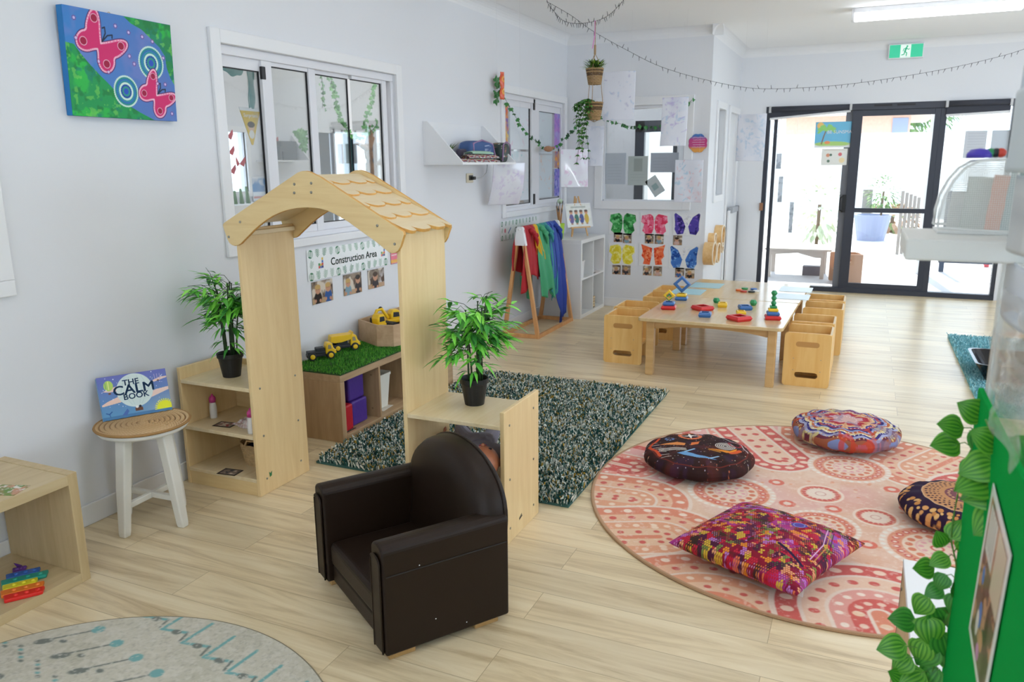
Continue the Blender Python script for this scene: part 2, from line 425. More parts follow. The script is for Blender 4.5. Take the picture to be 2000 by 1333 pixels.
Y2 = lambda px, py=300: onx(px, py, XW-.045).y
w2 = slider(2, W2, [(W2['y0']+.012, Y2(1034), 0, .05, .02), (Y2(1048), W2['y1']-.03, .006, .06, .04)], [(Y2(1034), Y2(1048), .012)], 'white sliding window covered with children paintings')
for z in (onx(1038, 203, XW).z, onx(1038, 390, XW).z):
    MB().box((XW-.03, Y2(1036), z-.05), (XW-.012, Y2(1036)+.045, z+.05)).build('latch', black_p, w2, True, .003)

# back wall with window 3
W3 = dict(x0=ony(1178, 300, YB).x, x1=ony(1336, 300, YB).x, z0=ony(1260, 393, YB).z, z1=ony(1260, 206, YB).z)
wall('wall_back', 'y', YB, YB+.10, XW-.1, XR-.1, 0, ZC, [(W3['x0'], W3['x1'], W3['z0'], W3['z1'])])
b = MB(); wd = .085
x0, x1, z0, z1 = W3['x0'], W3['x1'], W3['z0'], W3['z1']
b.box((x0-wd, YB-.02, z0-wd), (x0, YB, z1+wd)); b.box((x1, YB-.02, z0-wd), (x1+wd, YB, z1+wd)); b.box((x0, YB-.02, z1), (x1, YB, z1+wd)); b.box((x0, YB-.02, z0-wd), (x1, YB, z0))
struct(b.build('window_3_casing', trim_w, bevel=.004))
w3 = struct(thing('window_3', 'fixed window in the back wall above the butterfly prints', 'window', ((x0+x1)/2, YB+.05, z0)))
b = MB(); b.box((x0, YB+.01, z0), (x0+.012, YB+.09, z1)); b.box((x1-.012, YB+.01, z0), (x1, YB+.09, z1)); b.box((x0, YB+.01, z0), (x1, YB+.09, z0+.012)); b.box((x0, YB+.01, z1-.03), (x1, YB+.09, z1))
b.build('frame', alu_w, w3, True); MB().box((x0+.012, YB+.045, z0+.012), (x1-.012, YB+.049, z1-.03)).build('pane', glass, w3, True)
# return wall
W4 = dict(y0=8.42, y1=8.86, z0=1.16, z1=2.04)
wall('wall_return', 'x', XR-.10, XR, YB, YF, 0, ZC, [(W4['y0'], W4['y1'], W4['z0'], W4['z1']), (9.2, 9.78, 0, 2.04)])
casing_x(4, W4, XR, .07, .018)
w4 = struct(thing('window_4', 'narrow window in the return wall', 'window', (XR-.05, 8.64, 1.16)))
bx('frame', (XR-.09, W4['y0'], W4['z0']), (XR-.07, W4['y0']+.02, W4['z1']), alu_w, w4); bx('pane', (XR-.055, W4['y0'], W4['z0']), (XR-.05, W4['y1'], W4['z1']), glass, w4)
b = MB(); b.box((XR, 9.13, 0), (XR+.018, 9.2, 2.11)); b.box((XR, 9.78, 0), (XR+.018, 9.85, 2.11)); b.box((XR, 9.2, 2.04), (XR+.018, 9.78, 2.11))
struct(b.build('door_2_casing', trim_w, bevel=.004))
d2 = struct(thing('door_2', 'flush white door in the return wall', 'door', (XR-.04, 9.49, 0))); bx('leaf', (XR-.06, 9.2, 0), (XR-.025, 9.78, 2.04), trim_w, d2)
# far wall with sliding door
DX0, DX1, DZ = -1.15, 1.36, 2.125
wall('wall_far', 'y', YF, YF+.10, XR-.1, 3.6, 0, ZC, [(DX0, DX1, 0, DZ)])
wall('wall_right', 'x', 3.5, 3.6, -3.1, YF, 0, ZC, [(-1.5, 2.8, .6, 2.3), (4.2, 8.4, .4, 2.35)])  # unseen wall; openings invented and sized for the daylight they admit
wall('wall_rear', 'y', -3.1, -3.0, -3.04, 3.5, 0, ZC, [(-2.0, 2.2, .9, 2.2)])  # unseen wall behind the camera; opening put in for daylight
# cornices (plaster cove)
def cornice(idx, a, b_, nrm):
    a, b_, nrm = Vector(a), Vector(b_), Vector(nrm); R_ = .09; prof = [(0, ZC), (0, ZC-R_)] + [(R_*(1-cos(t))*1.0+.0, ZC-R_+R_*sin(t)) for t in np.linspace(.15, pi/2, 7)]
    bb = MB(); vs = []
    for P in (a, b_): vs += [tuple(Vector((P.x, P.y, 0))+nrm*u+Vector((0, 0, z))) for u, z in prof]
    n = len(prof); fs = [(i, (i+1) % n, n+(i+1) % n, n+i) for i in range(n)]+[tuple(range(n)), tuple(range(2*n-1, n-1, -1))]
    bb.add(vs, fs); return struct(bb.build('trim_%d' % idx, trim_w))
cornice(1, (XW, -3, 0), (XW, YB, 0), (1, 0, 0)); cornice(2, (XW, YB, 0), (XR+.09, YB, 0), (0, -1, 0))
cornice(3, (XR, YB-.09, 0), (XR, YF, 0), (1, 0, 0)); cornice(4, (XR, YF, 0), (3.5, YF, 0), (0, -1, 0))
# baseboards
BH = .092
struct(bx('baseboard_left', (XW, -3, 0), (XW+.014, YB, BH), trim_w, bevel=.003)); struct(bx('baseboard_back', (XW+.014, YB-.014, 0), (XR, YB, BH), trim_w, bevel=.003))
struct(bx('baseboard_return', (XR, YB-.014, 0), (XR+.014, 9.13, BH), trim_w, bevel=.003)); struct(bx('baseboard_far', (XR+.014, YF-.014, 0), (DX0-.04, YF, BH), trim_w, bevel=.003))
struct(bx('baseboard_far_right', (DX1+.04, YF-.014, 0), (3.5, YF, BH), trim_w, bevel=.003))
# a small casing corner of another window low on the left edge of the picture
c0 = onx(28, 577, XW); ya_, yb_, za_, zb_ = c0.y-1.0, c0.y-.06, c0.z+.06, c0.z+.75
struct(MB().box((XW, ya_-.06, c0.z), (XW+.02, c0.y, za_)).box((XW, ya_-.06, zb_), (XW+.02, c0.y, zb_+.06)).box((XW, yb_, za_), (XW+.02, c0.y, zb_)).box((XW, ya_-.06, za_), (XW+.02, ya_, zb_)).build('window_5_casing', trim_w, bevel=.004))
w5 = struct(thing('window_5', 'small window with a lowered white blind beyond the left edge', 'window', (XW+.004, (ya_+yb_)/2, za_))); bx('blind', (XW, ya_, za_), (XW+.008, yb_, zb_), mat('blind_white', '#e8e8ea', .8), w5)

# sliding door -------------------------------------------------------
D = struct(thing('door_1', 'three panel dark framed glass sliding door to the yard', 'door', (.1, YF+.05, 0)))
def dbox(name, x0, x1, z0, z1, y0=YF+.01, y1=YF+.09, m=alu_d, bev=.002): return MB().box((x0, y0, z0), (x1, y1, z1)).build(name, m, D, True, bev)
X = lambda px, py=400: ony(px, py, YF+.03).x
dbox('outer_frame', DX0, DX0+.05, 0, DZ); dbox('outer_frame', DX1-.04, DX1, 0, DZ); dbox('head_frame', DX0, DX1, DZ-.07, DZ, YF-.004); dbox('sill_track', DX0, DX1, 0, .055, YF-.006)
s1a, s1b = X(1640)-.075, X(1648)-.01
m0, m1, m2, m3 = X(1651), X(1670), X(1807), X(1830)
dbox('fixed_stile', DX0+.09, DX0+.13, .05, DZ-.07, YF+.05, YF+.08); dbox('fixed_stile', m0-.07, m0, .05, DZ-.07, YF+.05, YF+.08, alu_g)
dbox('door_stile', m0, m1, .05, DZ-.07, YF+.012, YF+.045); dbox('door_stile', m2, (m2+m3)/2, .05, DZ-.07, YF+.012, YF+.045)
dbox('mullion', (m2+m3)/2, m3, .0, DZ-.07, YF+.012, YF+.09)
dbox('door_rail', m1, m2, .05, .115, YF+.014, YF+.043); dbox('door_rail', m1, m2, DZ-.135, DZ-.07, YF+.014, YF+.043)
zr = ony(1735, 412, YF).z; dbox('mid_rail', m1, m2, zr-.025, zr+.025, YF+.014, YF+.043)
for a, c in ((DX0+.13, m0-.07), (m3, DX1-.04)): MB().box((a, YF+.062, .05), (c, YF+.066, DZ-.07)).build('glass_panel', glass, D, True)
MB().box((m1, YF+.027, .1), (m2, YF+.031, DZ-.13)).build('glass_panel', glass, D, True)
b = MB(); hx = m0+.02; hz = ony(1660, 398, YF).z
b.tube([(hx-.05, YF-.005, hz+.09), (hx-.075, YF-.04, hz+.07), (hx-.08, YF-.045, hz), (hx-.075, YF-.04, hz-.07), (hx-.05, YF-.005, hz-.09)], .009, 8); b.box((hx-.06, YF-.008, hz-.1), (hx-.015, YF+.012, hz+.1))
b.build('pull_handle', black_p, D, True, .003)
for xx in (X(1730, 215), X(1775, 215)): MB().box((xx-.12, YF-.007, DZ-.035), (xx+.06, YF-.003, DZ-.015)).build('vent_slot', gasket, D, True)
# roller blinds over the side panels
blind_m = mat('blind_fabric', '#3d3f48', .8)
def blind(px0, px1, zL, zR, label):
    xa, xb = X(px0, 215), X(px1, 215)
    t = thing('roller_blind', label, 'blind', ((xa+xb)/2, YF-.05, zR), group='roller blinds above the sliding door')
    M = Matrix.Translation((0, 0, 0)); b = MB()
    b.add([(xa, YF-.03, zL), (xb, YF-.03, zR), (xb, YF-.03, DZ-.01), (xa, YF-.03, DZ-.01), (xa, YF-.026, zL), (xb, YF-.026, zR), (xb, YF-.026, DZ-.01), (xa, YF-.026, DZ-.01)], [(0,1,2,3),(7,6,5,4),(0,4,5,1),(1,5,6,2),(2,6,7,3),(3,7,4,0)])
    b.build('fabric', blind_m, t, True); MB().tube([(xa, YF-.035, DZ-.035), (xb, YF-.035, DZ-.035)], .03, 12).build('roller', blind_m, t, True, smooth=True)
    MB().tube([(xa, YF-.032, zL), (xb, YF-.032, zR)], .013, 8).build('bottom_bar', trim_w, t, True, label='white bottom bar')
    for x in (xa, xb): MB().box((x-.012, YF-.07, DZ-.07), (x+.012, YF-.005, DZ)).build('bracket', mat('bracket_white', '#c9c9c9', .5), t, True)
blind(1506, 1662, ony(1506, 233, YF).z, ony(1662, 217, YF).z, 'dark roller blind, slanting, above the left door panel')
blind(1848, 1972, ony(1848, 226, YF).z, ony(1972, 218, YF).z, 'dark roller blind rolled level above the right door panel')

# neighbouring room seen through windows 1 and 2 ---------------------
XN = -6.4
struct(bx('floor_next_room', (XN-.1, .5, -.06), (XW-.1, 12.0, 0), fm)); struct(bx('ceiling_next_room', (XN-.1, .5, ZC), (XW-.1, 12.0, ZC+.1), ceil_m))
q0, q1 = onx(618, 300, XN).y, onx(744, 300, XN).y
wall('wall_next_far', 'x', XN-.1, XN, .5, 12.0, 0, ZC, [(q0, onx(728, 300, XN).y, .35, onx(690, 255, XN).z), (4.0, onx(480, 300, XN).y, onx(460, 375, XN).z, onx(460, 258, XN).z)])
wall('wall_next_near', 'y', .5, .6, XN, XW-.1, 0, ZC); wall('wall_next_end', 'y', 11.9, 12.0, XN, XW-.1, 0, ZC, [(-6.2, -5.2, 0, 2.1)])
struct(bx('wall_storage', (XW-.15, YB+1.98, 0), (XR-.1, YB+2.08, .35), white_wall))
# room behind the back wall: bright, black framed window to the outside
yb2 = 10.1
dxa, dxb = ony(1240, 300, yb2).x, ony(1322, 300, yb2).x; zt = ony(1260, 236, yb2).z
wall('wall_storage_far', 'y', yb2, yb2+.1, -4.2, XR-.1, .35, ZC, [(dxa, dxb, .9, zt)])
struct(bx('wall_storage_left', (-4.3, YB+.1, 0), (-4.2, yb2, ZC), white_wall)); struct(bx('floor_storage', (-4.2, YB+.1, -.06), (XR-.1, yb2, 0), fm)); struct(bx('ceiling_storage', (-4.2, YB+.1, ZC), (XR-.1, yb2, ZC+.1), ceil_m))
t = struct(thing('window_6', 'black framed window beyond the back room', 'window', ((dxa+dxb)/2, yb2, 0)))
b = MB(); b.box((dxa, yb2-.01, .9), (dxa+.12, yb2+.06, zt)); b.box((dxa, yb2-.01, zt-.14), (dxb, yb2+.06, zt)); b.box((dxb-.05, yb2-.01, .9), (dxb, yb2+.06, zt)); b.build('frame', alu_d, t, True)
bx('pane', (dxa+.1, yb2+.03, .9), (dxb-.04, yb2+.035, zt-.1), glass, t)
# ================================================================== lamps
lamp_e = mat('lamp_diffuser', '#f2f7ff', .4, emit=LAMP)
def tube_light(x0, x1, y, label, ang=0, group='ceiling batten lights'):
    t = thing('ceiling_light', label, 'light', ((x0+x1)/2, y, ZC-.09), ang, group)
    L = (x1-x0)/2
    MB().prism([(-L, -.07), (L, -.07), (L, .07), (-L, .07)], .05, .09).build('housing', trim_w, t, bevel=.004)
    MB().prism([(-L+.01, -.062), (L-.01, -.062), (L-.01, .062), (-L+.01, .062)], -.005, .05).build('diffuser', lamp_e, t, bevel=.012, seg=3)
    for s in (-1, 1): MB().box((s*L-.012, -.07, -.008), (s*L+.012, .07, .09)).build('end_cap', trim_w, t, bevel=.004)
tube_light(-.235, 1.02, 7.75, 'long white ceiling batten light in front of the exit sign', 0)
for (x, y), w_ in zip(ADDED_LAMPS, ('above the playhouse side of the tables', 'above the right side of the room by the tables', 'above the armchair', 'above the screen at the right', 'behind the camera on the left', 'behind the camera on the right', 'near the far right corner')): tube_light(x-.62, x+.62, y, 'added white batten light, unseen overhead, '+w_, 0)  # out of view, added to light the room
for (x, y), w_ in zip(((-4.0, 4.2), (-5.4, 5.6), (-4.0, 7.0), (-5.4, 8.4), (-4.6, 10.0)), ('first from the near end', 'second from the near end', 'third from the near end', 'fourth from the near end', 'farthest from the near end')): tube_light(x-.6, x+.6, y, 'white ceiling light of the partly added row in the room behind the wide window, '+w_, radians(90), 'lights of the next room')  # room has ceiling lights; extra ones added here to brighten it
tube_light(-3.4, -2.2, 9.2, 'white ceiling batten light in the room behind the back wall, farther one', 0); tube_light(-3.4, -2.2, 8.5, 'added white batten light brightening the room behind the back wall, nearer one', 0)  # nearer lamp is an addition that brightens the back room
# ================================================================== playhouse arch with side shelves
lam = wood('beech_laminate', '#e2c28c', '#ecd09c', 'Z', rough=.38, scale=1.3, stretch=9)
lam_h = wood('beech_laminate_across', '#e0c088', '#ebd09a', 'X', rough=.38, scale=1.3, stretch=9)
lam_y = wood('beech_laminate_deep', '#e0c89a', '#ead7b2', 'Y', rough=.38, scale=1.3, stretch=9)
ply = wood('rounded_ply_edge', '#cc9448', '#dca858', 'X', rough=.45)
screw_m = mat('screw_metal', '#9a9a94', .3, metal=.9)
PH = thing('playhouse_arch', 'beech toy house front with shingled gable roof, flanked by two low open shelves', 'play furniture', (-2.05, 2.78, 0))
FY, BY = 2.61, 2.965
def pb(name, lo, hi, m=lam, bev=.0025, **k): return MB().box(lo, hi).build(name, m, PH, True, bev, **k)
zt_l = ony(346, 719, FY).z
pb('side_panel', (-2.897, FY, 0), (-2.879, BY, zt_l)); pb('pillar', (-2.466, FY, 0), (-2.448, BY, 1.235)); pb('pillar', (-1.657, FY, 0), (-1.639, BY, 1.235)); pb('side_panel', (-1.222, FY, 0), (-1.204, BY, .565))
pb('top_board', (-2.879, FY, .503), (-2.466, BY-.01, .521), lam_y); pb('shelf_board', (-2.879, FY, .276), (-2.466, BY-.01, .294), lam_y); pb('bottom_board', (-2.879, FY, .066), (-2.466, BY-.01, .084), lam_y)
pb('plinth', (-2.879, FY+.004, 0), (-2.466, FY+.02, .066), lam_h); pb('back_panel', (-2.879, BY-.012, 0), (-2.466, BY, .55), lam_h)
pb('top_board', (-1.639, FY, .491), (-1.222, BY-.01, .509), lam_y); pb('shelf_board', (-1.639, FY, .252), (-1.222, BY-.01, .27), lam_y); pb('bottom_board', (-1.639, FY, .06), (-1.222, BY-.01, .078), lam_y)
GY = 2.592
gpx = [(580,337.5),(588,334.5),(597,333.8),(605,336),(625,346),(787.5,452.5),(789,459),(786,468),(782,482),(777.5,490),(772,494.5),(766,495.5),(760,494),(755,490),(732.5,472),(713,458),(695,445),(680,434),(665,425),(652,418),(640,412.5),(628,409),(615,407),(604,406),(592.5,406),(581,407),(570,409),(557,412),(545,416.5),(532,422.5),(520,430),(507,440),(495,450.5),(485,461),(475,471),(470,476.5),(465,479.5),(458,481),(452,479),(447,474.5),(443,466),(440,457),(437,449),(435,442),(435,438),(437.5,435)]
gp = [(ony(a, c, GY).x, ony(a, c, GY).z) for a, c in gpx]
def edgemat(o):
    o.data.materials.append(ply); o.data.polygons.foreach_set('material_index', [0 if i < 2 else 1 for i in range(len(o.data.polygons))])
def gable(y0, y1, pts):
    n = len(pts); b = MB(); vs = [(x, y0, z) for x, z in pts]+[(x, y1, z) for x, z in pts]
    b.add(vs, [tuple(range(n)), tuple(range(2*n-1, n-1, -1))]+[(i, n+i, n+(i+1) % n, (i+1) % n) for i in range(n)])
    o = b.build('gable_board', lam_h, PH, True, .003); edgemat(o); return o
gable(GY, FY, gp); gable(BY, BY+.018, gp)
for a, c in ((575,360),(608,358),(575,377),(608,376),(469,434),(447,463),(737,441),(771,477)):
    p = ony(a, c, GY); MB().lathe([(.0, 0), (.0055, 0), (.0055, .002), (.003, .004), (0, .004)], 12, Matrix.Translation((p.x, GY, p.z)) @ Matrix.Rotation(pi/2, 4, 'X'), cap=False).build('screw', screw_m, PH, True)
def scr_x(x, y, z, s=1): MB().lathe([(.0, 0), (.005, 0), (.005, .002), (0, .003)], 10, Matrix.Translation((x, y, z)) @ Matrix.Rotation(s*pi/2, 4, 'Y'), cap=False).build('screw', screw_m, PH, True)
for y in (FY+.05, BY-.06):
    for z in (.512, .285, .075): scr_x(-2.448, y, z); scr_x(-1.204, y, z-.012)
pb('roof_batten', (-2.448, FY+.01, 1.205), (-2.428, BY-.01, 1.225), lam_y)
# roof boards and shingles
pk = Vector((-2.062, 0, 1.462)); eR = Vector((gp[5][0]+.004, 0, gp[5][1]-.006)); eL = Vector((gp[-1][0], 0, gp[-1][1]-.004))
def slope(e, sign):
    d = (e-pk); L = d.length; d.normalize(); n = Vector((-d.z*sign, 0, d.x*sign)).normalized()
    if n.z < 0: n = -n
    M = frame_mat(pk+Vector((0, FY+.001, 0))-n*.022, d, (0, 1, 0)); zs = 1 if (M.to_3x3() @ Vector((0, 0, 1))).z > 0 else -1
    D = BY-FY-.002; ze = zs
    b = MB(); b.box((0, 0, min(0, .008*ze)), (L-.02, D, max(0, .008*ze)), M); b.build('roof_board', lam_y, PH, True)
    for k in range(5):
        s0, s1 = max(0, k*L/5-.02), (k+1)*L/5+(.012 if k == 4 else 0)
        pts = [(s0, 0)]; off = (.02, .075, .0, .055, .03)[k]; edges = [0]; w = D/2.9; y = off+w*.3
        while y < D-.03: edges.append(y); y += w
        edges.append(D)
        pts = [(s0, 0)]
        for a, c in zip(edges[:-1], edges[1:]):
            for q in range(9):
                t = q/8; yy = a+(c-a)*t; dip = (min(t, .38)/.38); curve = -.036*(1-sin(dip*pi/2)) if t < .38 else (-.022*((t-.38)/.62)**6)
                pts.append((s1+curve, yy))
        pts.append((s0, D))
        Mk = M @ Matrix.Translation((0, 0, (.008+.002)*ze)) @ Matrix.Translation((s0, 0, 0)) @ Matrix.Rotation(-radians(4.2)*ze, 4, 'Y') @ Matrix.Translation((-s0, 0, 0))
        sh_ = MB().prism(pts, min(0, .014*ze), max(0, .014*ze), Mk).build('shingle_row', lam_y, PH, True, .004, seg=3); edgemat(sh_)
slope(eR, 1); slope(eL, -1)
# little green and grey maker's stickers
st = MB(); M = Matrix.Translation((-2.4475, 2.68, .075)) @ Matrix.Rotation(pi/2, 4, 'Z') @ Matrix.Rotation(pi/2, 4, 'X')
st.prism([(0, 0), (.012, .004), (.016, .026), (.006, .018), (-.004, .026)], 0, .0008, M); st.build('sticker', mat('sticker_green', '#2f7d4a', .4), PH, True, label='small green leaf sticker')
M = Matrix.Translation((-1.2035, 2.75, .06)) @ Matrix.Rotation(pi/2, 4, 'Z') @ Matrix.Rotation(pi/2, 4, 'X')
MB().prism([(0, 0), (.03, .006), (.03, .012), (.02, .01), (.026, .02), (.01, .012), (0, .008)], 0, .0008, M).build('sticker', mat('sticker_dark', '#4a4438', .4), PH, True, label='small dark maker mark')

# ------------------------------------------------------------------ bamboo plants
pot_m = mat('black_pot', '#17181a', .45, var=.3, vscale=30)
soil_m = mat('pot_soil', '#15130f', .9)
leaf_v = vcol('plant_leaves', .4, spec=.4)
stem_m = mat('bamboo_stem', '#2c4522', .5, var=.3, vscale=40)
GREENS = [lin(c) for c in ('#5cb340', '#84dc50', '#4a9a44', '#9cec5c', '#6cc848', '#3a823c', '#8ae058')]
def leaf(b, p, d, L, w, col, up=None, fold=.25, droop=.3):
    d = Vector(d).normalized(); up = up or Vector((0, 0, 1)); s = d.cross(up)
    if s.length < .1: s = d.cross(Vector((1, 0, 0)))
    s.normalize(); n = s.cross(d); P = []
    for t, ww in ((0, .12), (.18, .75), (.42, 1), (.7, .68), (1, .02)):
        c = Vector(p)+d*L*t-Vector((0, 0, 1))*droop*L*t*t
        P += [c-s*w*ww/2+n*fold*w*ww/2, c, c+s*w*ww/2+n*fold*w*ww/2]
    fs = []
    for i in range(4):
        a = i*3; fs += [(a, a+1, a+4, a+3), (a+1, a+2, a+5, a+4)]
    b.add(P, fs, None, col)
def potted(label, loc, pot_h, r_top, hgt, spread, seed, group, skirt=None, cut=None):
    rg = random.Random(seed); t = thing('potted_bamboo', label, 'plant', loc, 0, group)
    k = r_top
    MB().lathe([(k*.66, 0), (k*.9, pot_h*.8), (k*.98, pot_h*.82), (k, pot_h), (k*.93, pot_h), (k*.86, pot_h*.84), (0, pot_h*.84)], 32).build('pot', pot_m, t, smooth=False, bevel=.001)
    MB().lathe([(k*.85, pot_h*.8), (k*.85, pot_h*.85), (0, pot_h*.86)], 20).build('soil', soil_m, t)
    lv = MB(); stm = MB()
    tips = []
    for i in range(9):
        a = rg.uniform(0, 2*pi); r0 = rg.uniform(.01, k*.6); lean = rg.uniform(.0, .05); a2 = a+rg.uniform(-.5, .5)
        h = hgt*rg.uniform(.72, .95); P = []
        for q in range(6):
            f = q/5; P.append((r0*cos(a)+lean*f*f*cos(a2), r0*sin(a)+lean*f*f*sin(a2), pot_h*.82+(h-pot_h*.82)*f))
        stm.tube(P, [.0045*(1-.4*q/5) for q in range(6)], 6)
        for q in range(1, 6): stm.ball(P[q], (.0055, .0055, .003), 6, 4)
        tips.append(P)
    for P in tips:
        for b_ in range(9):
            f = rg.uniform(.5, 1.0); i = min(4, int(f*5)); p0 = Vector(P[i]).lerp(Vector(P[i+1]), f*5-i)
            a = rg.uniform(0, 2*pi); ln = rg.uniform(.05, spread); e = p0+Vector((cos(a)*ln, sin(a)*ln, rg.uniform(-.06, .09)))
            mid = p0.lerp(e, .5)+Vector((0, 0, .02)); stm.tube([p0, mid, e], .0012, 4)
            for j in range(rg.randint(5, 7)):
                f2 = rg.uniform(.35, 1); q = p0.lerp(e, f2); aa = a+rg.uniform(-1.1, 1.1)
                leaf(lv, q, (cos(aa), sin(aa), rg.uniform(-.5, .55)), rg.uniform(.055, .1), rg.uniform(.016, .024), rg.choice(GREENS), droop=rg.uniform(.0, .4))
    for j in range(26):
        a = rg.uniform(0, 2*pi); z = rg.uniform(pot_h*1.1, hgt*.5); r = rg.uniform(.02, .06)
        leaf(lv, (r*cos(a), r*sin(a), z), (cos(a), sin(a), rg.uniform(-.6, .6)), rg.uniform(.05, .08), .014, rg.choice(GREENS), droop=.5)
    stm.build('stems', stem_m, t, smooth=True); lv.build('leaves', leaf_v, t)
    return t
p = fl(927, 789, .509); potted('bright green bamboo plant in black pot on the right playhouse shelf', (p.x, p.y, .509), .115, .062, .50, .17, 3, 'potted bamboo on the playhouse shelves')
potted('bamboo plant in black pot on the left playhouse shelf, leaves against the wall', (-2.70, 2.755, .521), .115, .062, .49, .16, 11, 'potted bamboo on the playhouse shelves')

# ------------------------------------------------------------------ things on the left shelves
pink = mat('pink_plastic', '#c63f86', .35); milk = mat('milk_white', '#e9e4de', .3); clearp = glassy('clear_plastic', (.95, .95, .95), .1)
def bottle(x, y, z, label):
    t = thing('toy_milk_bottle', label, 'toy bottle', (x, y, z), 0, 'toy milk bottles on the middle shelf')
    MB().lathe([(.0, 0), (.017, 0), (.018, .006), (.0175, .05), (.0145, .075), (.0125, .082), (0, .082)], 20, cap=False).build('bottle_body', milk, t, smooth=True)
    MB().lathe([(.0, .08), (.016, .08), (.016, .1), (.012, .108), (.006, .113), (.004, .12), (0, .122)], 20, cap=False).build('cap', pink, t, smooth=True, label='pink cap')
p = fl(418, 816, .294); bottle(p.x, p.y, .294, 'toy milk bottle with pink cap standing clear on the middle left shelf')
bottle(-2.505, 2.648, .294, 'toy milk bottle with pink cap half hidden by the left playhouse pillar')
cloth_v = vcol('checked_cloth', .9)
def rumple(fn_seed, sx, sy, h, seed):
    rg = np.random.RandomState(seed); ph = rg.rand(6)*6
    def fn(U, V):
        x = (U-.5)*sx*(1+.15*np.sin(V*5+ph[0])); y = (V-.5)*sy*(1+.2*np.sin(U*6+ph[1]))
        z = h*(.35+.3*np.sin(U*9+ph[2]+V*3)+.25*np.sin(V*12+ph[3]-U*4)+.1*np.sin(U*25+ph[4]))*np.sin(np.pi*U)**.4*np.sin(np.pi*V)**.4
        return x, y, np.maximum(z, 0)+.002
    return fn
o = grid_obj('rumpled_cloth', rumple(0, .17, .13, .05, 3), 50, 40, cloth_v, lambda c: (c.mix((np.sin(c.u*260) > .6)*.5, '#b8695f'), c.mix((np.sin(c.v*260) > .7)*.4, '#9a5a58')), lambda U, V: (U*.2, V*.2), bg='#e6dcd6', thick=.003)
o.location = (-2.60, 2.76, .295); tag(o, 'crumpled pale checked doll cloth behind the bottles on the middle shelf', 'cloth')
def photo_paint(w, h, seed, kids=2, dark=.0):
    rg = random.Random(seed)
    def f(c):
        c.blot(9/max(w, .02)*.2, .45, '#8a7a68', seed, .2); c.blot(20/max(w, .02)*.2, .5, '#5a4a40', seed+1, .15); c.blot(14/max(w, .02)*.2, .55, '#d8cdbd', seed+2, .1)
        c.box(0, 0, w, h*.22, rg.choice(['#b9926a', '#a98560', '#c7a880']), .8)
        for k in range(kids):
            x = w*(k+.5+rg.uniform(-.12, .12))/kids; y = h*rg.uniform(.5, .62); r = min(w/kids*.26, h*.2)
            c.disc(x, y-r*2.1, r*1.35, rg.choice(['#2f5f9e', '#20232a', '#7fa0b0', '#3c3a40', '#caa9a0', '#31506e']), ry=r*1.7)
            c.disc(x, y, r, '#c9967a', ry=r*1.1); c.disc(x, y+r*.55, r*1.02, rg.choice(['#4a3324', '#c6a367', '#2b211b']), ry=r*.6)
            c.disc(x-r*.35, y-.05*r, r*.1, '#2a201c'); c.disc(x+r*.35, y-.05*r, r*.1, '#2a201c')
            c.disc(x-r, y-r*2.6, r*.4, '#c9967a'); c.disc(x+r*.8, y-r*2.7, r*.4, '#c9967a')
    return f
def flatcard(name, label, cat, x, y, z, w, h, rz, paint, bg='#2b2724', group=None, res=.003):
    M = Matrix.Translation((x, y, z+.001)) @ Matrix.Rotation(rz, 4, 'Z')
    o = sheet(name, M, w, h, paint, bg, res); return tag(o, label, cat, group)
def framed(seed):
    def f(c): c.box(.008, .008, .092, .062, '#8b7a6e'); c.blot(60, .5, '#d8c9b8', seed, .1, mask=((c.u > .01) & (c.u < .09) & (c.v > .01) & (c.v < .06))); c.blot(90, .55, '#9b2f35' if seed == 1 else '#3c4048', seed+3, .1, mask=((c.u > .01) & (c.u < .09) & (c.v > .01) & (c.v < .06)))
    return f
p = fl(437, 831, .295); flatcard('photo_card', 'small dark bordered photo card on the middle left shelf by the bottle', 'card', p.x-.045, p.y-.03, .294, .1, .07, .12, framed(1), group='photo cards on the left shelves')
p = fl(446, 924, .085); flatcard('photo_card', 'small dark bordered photo card on the bottom left shelf by the basket', 'card', p.x-.045, p.y-.03, .084, .1, .07, .12, framed(2), group='photo cards on the left shelves')
wick = mat('wicker', '#c9a878', .8, bump=.8, bscale=120, var=.3, vscale=60)
t = thing('wicker_basket', 'pale woven doll basket with handles on the bottom left shelf', 'basket', (-2.585, 2.79, .084), .12)
b = MB()
for k in range(12):
    z = .004+k*.009; s = 1+.25*k/11
    b.tube([(.075*s*cos(a)*1.15, .055*s*sin(a), z+.002*sin(a*9+k)) for a in np.linspace(0, 2*pi, 33)], .0055, 6)
b.lathe([(0, .003), (.06, .003)], 16, cap=False); b.build('basket_body', wick, t, smooth=True)
for s in (-1, 1): MB().tube([(-.05, s*.065, .1), (-.03, s*.07, .135), (.03, s*.07, .135), (.05, s*.065, .1)], .005, 7).build('handle', wick, t, smooth=True)
grid_obj('dark_cloth_inside', lambda U, V: ((U-.5)*.16*1.0, (V-.5)*.1, .085+.02*np.sin(U*9)*np.cos(V*7)), 16, 12, mat('navy_cloth', '#1c2a4a', .9), parent=t, world=False)

